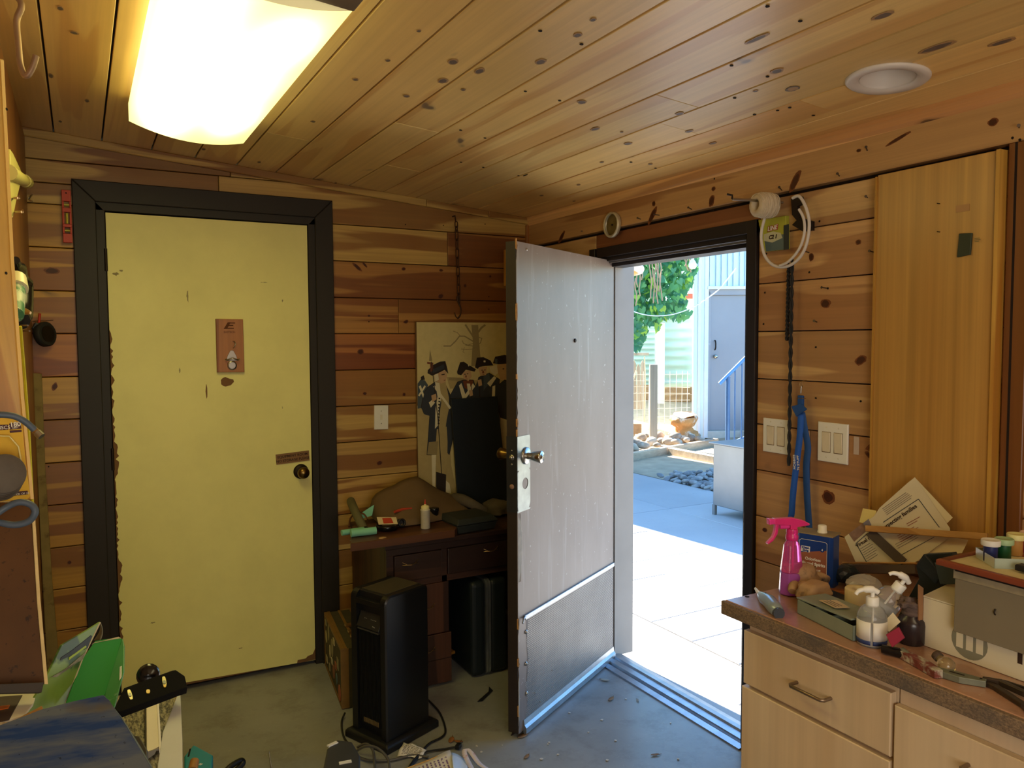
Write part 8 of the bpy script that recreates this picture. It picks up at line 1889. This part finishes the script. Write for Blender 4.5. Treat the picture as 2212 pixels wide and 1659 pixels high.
# green package
m_grn = plain('green_card', C(34, 130, 50), .6, var=.08, vs=6, col2=C(30, 96, 44), thr=(.6, .75)); m_camo = plain('green_printed_card', C(120, 150, 52), .4, var=.3, vs=14, col2=C(56, 82, 34), thr=(.5, .56)); m_kr = plain('card_edge', C(190, 176, 140), .8)
gp = thing('green_package', dep(200, 1450, 1.10), 'open bright green cardboard package with a leafy printed flap', 'package')
pf = plane3([dep(217, 1344, 1.16), dep(62, 1538, .99), dep(142, 1520, 1.07)]); pm = plane3([dep(200, 1390, 1.15), dep(262, 1378, 1.19), dep(150, 1520, 1.06)])
ppan([(217, 1343), (210, 1360), (178, 1424), (140, 1524), (54, 1541), (96, 1472), (134, 1393), (190, 1360)], pf, .0025, 'printed_flap', m_camo, gp)
ppan([(216, 1344), (219, 1344), (180, 1424), (142, 1526), (138, 1526), (178, 1424)], pf, .003, 'flap_edge', m_kr, gp, off=.0006)
ppan([(155, 1405), (197, 1372), (200, 1374), (190, 1400), (130, 1427), (132, 1420)], pf, .0006, 'dark_print', plain('dark_print', C(40, 42, 34), .5, var=.4, vs=60), gp, off=.0006); ppan([(150, 1420), (186, 1394), (188, 1398), (150, 1426)], pf, .0006, 'lime_print', plain('lime_print', C(160, 186, 60), .5), gp, off=.001)
ppan([(122, 1462), (186, 1408), (180, 1424), (140, 1450), (112, 1462)], pf, .0006, 'stone_print', plain('stone_print', C(150, 146, 120), .6, var=.5, vs=80), gp, off=.001)
ppan([(206, 1384), (256, 1376), (264, 1380), (226, 1504), (142, 1520), (178, 1424)], pm, .002, 'main_panel', m_grn, gp)
ps_ = plane3([onpl(264, 1380, pm), onpl(226, 1504, pm), dep(268, 1440, 1.14)]); ppan([(264, 1379), (268, 1395), (267, 1450), (246, 1530), (225, 1520), (228, 1490)], ps_, .002, 'side_panel', plain('worn_green_side', C(76, 150, 84), .4, var=.2, col2=C(190, 206, 190), thr=(.58, .66), vs=20), gp)
ppan([(258, 1440), (262, 1438), (262, 1462), (257, 1470)], ps_, .0006, 'white_print', m_white2, gp, off=.0008); ppan([(200, 1390), (256, 1375), (262, 1378), (206, 1388)], pm, .003, 'top_edge', m_kr, gp, off=.0005)
cv_ = M().grid(lambda s_, t_: onpl(217+5*math.sin(math.pi*t_)*1.0-(14*s_)*t_, 1345+38*t_, pf, -.004-.02*s_), 4, 6).build('curled_flap', plain('grey_card_back', C(120, 116, 92), .8), gp, solid=.001)
# white framed picture lying beside
pw_ = plane3([dep(0, 1500, 1.0), dep(78, 1490, 1.03), dep(25, 1553, .93)])
wf_ = thing('picture_card', dep(30, 1520, .97), 'white bordered dark picture card with an orange glow at the left edge', 'picture')
ppan([(-80, 1502), (82, 1488), (72, 1520), (52, 1545), (22, 1553), (-80, 1560)], pw_, .003, 'card', m_ivory, wf_); ppan([(-80, 1510), (49, 1501), (20, 1555), (-80, 1575)], pw_, .0006, 'dark_picture', plain('dark_picture', C(64, 44, 46), .4, var=.4, vs=20), wf_, off=.0008)
ppan([(-20, 1527), (22, 1522), (18, 1530), (-20, 1536)], pw_, .0006, 'orange_print', plain('orange_print', C(224, 110, 40), .5, var=.4, vs=60), wf_, off=.0014)
# blue sky print board
pS = plane3([dep(0, 1560, .90), dep(222, 1502, .98), dep(320, 1659, .86)])
def skymat():
    m, t, b = newmat('blue_sky_print'); v = coords(t, (6, 22, 22), False)
    c = mixc(t, ramp(t, noise(t, v, 1, 4, .6), [(.42, 0), (.62, 1)]), C(26, 56, 118), C(92, 100, 120))
    c = mixc(t, ramp(t, noise(t, coords(t, (1, 1, 1), False), 130, 3, .6), [(.66, 0), (.72, .7)]), c, C(14, 20, 34))
    c = mixc(t, ramp(t, noise(t, coords(t, (1, 1, 1), False), 9, 3, .6), [(.56, 0), (.7, .7)]), c, C(88, 78, 66))
    t.links.new(c, b.inputs['Base Color']); b.inputs['Roughness'].default_value = .75; b.inputs['Specular IOR Level'].default_value = .15; return m
sb_ = thing('sky_print_board', dep(160, 1620, .9), 'large blue cloudy sky print lying across the lower left corner', 'print')
ppan([(-80, 1600), (0, 1566), (90, 1532), (160, 1514), (222, 1501), (236, 1512), (262, 1552), (300, 1612), (345, 1690), (-80, 1760)], pS, .004, 'print', skymat(), sb_)
ppan([(222, 1501), (226, 1502), (266, 1552), (304, 1612), (349, 1690), (345, 1690), (262, 1552)], pS, .006, 'board_edge', plain('blue_edge', C(60, 80, 110), .5), sb_, off=-.001)
tag(M().tube([dep(24, 1568, .93), dep(60, 1548, .94), dep(93, 1531, .95)], .0042, 8).build('wooden_dowel', w_l), 'short light wooden dowel lying on the sky print', 'dowel')
tag(M().tube([dep(-30, 1600, .91), dep(0, 1582, .92), dep(20, 1572, .925)], .0052, 8).build('wooden_dowel', w_l), 'thicker tan stick end at the left photo edge beside the sky print', 'stick')
# dark bag corner under the print, teal box, black case edge, rod on floor
tag(ppan([(282, 1588), (300, 1590), (316, 1618), (318, 1659), (330, 1700), (300, 1700)], plane3([dep(290, 1590, .95), dep(316, 1640, .9), dep(300, 1700, .86)]), .004, 'dark_sleeve', plain('dark_grey_sleeve', C(66, 64, 62), .6)), 'dark grey sleeve corner beside the white channel', 'sleeve')
tb2 = thing('teal_box', onZ(430, 1690, 0), 'teal power tool shell with a dark slot and white marking on the floor', 'box')
m_tealb = plain('teal_plastic', C(30, 140, 156), .4, var=.05)
tz_ = .20; tq = [(398, 1632), (418, 1607), (460, 1630), (456, 1680), (398, 1670)]
M().prism([(onZ(x, y, tz_).x, onZ(x, y, tz_).y) for x, y in tq], (0, 0, 0), (1, 0, 0), (0, 1, 0), ZZ, .0, tz_, inset=.004).build('shell', m_tealb, tb2, bevel=.003)
M().prism([(onZ(x, y, tz_).x, onZ(x, y, tz_).y) for x, y in ((409, 1618), (413, 1617), (409, 1634), (405, 1635))], (0, 0, 0), (1, 0, 0), (0, 1, 0), ZZ, tz_-.004, tz_+.0006).build('slot', m_dark, tb2)
q = onZ(433, 1651, tz_+.001); text('N', .012, q, Vector((.5, -.87, 0)), Vector((.87, .5, 0)), m_white2, tb2, bold=.001)
q = onZ(416, 1664, .24); tag(M().tube([q, q+Vector((.01, .03, .012))], [.014, .013], 14).build('dowel_end', w_l), 'round light wooden dowel end in front of the teal tool shell', 'dowel')
q = onZ(505, 1655, .02); tag(M().tube(smooth([onZ(486, 1668, .02), onZ(500, 1654, .03), onZ(520, 1643, .03), onZ(524, 1650, .02), onZ(505, 1668, .01)], 5), .010, 8).build('folded_strap', m_blackp), 'black folded strap at the bottom edge of the floor', 'strap')
tag(M().tube([onZ(588, 1668, .0), Vector((onZ(588, 1668, 0).x, onZ(588, 1668, 0).y, .03))+Vector((.0, .05, .02))], .0022, 6).build('metal_rod', m_steel), 'thin grey rod standing up from the floor at the bottom edge', 'rod')
for o in list(bpy.data.objects):
    if o.type == 'MESH' and o.name.startswith('shadow_dummy'): bpy.data.objects.remove(o)
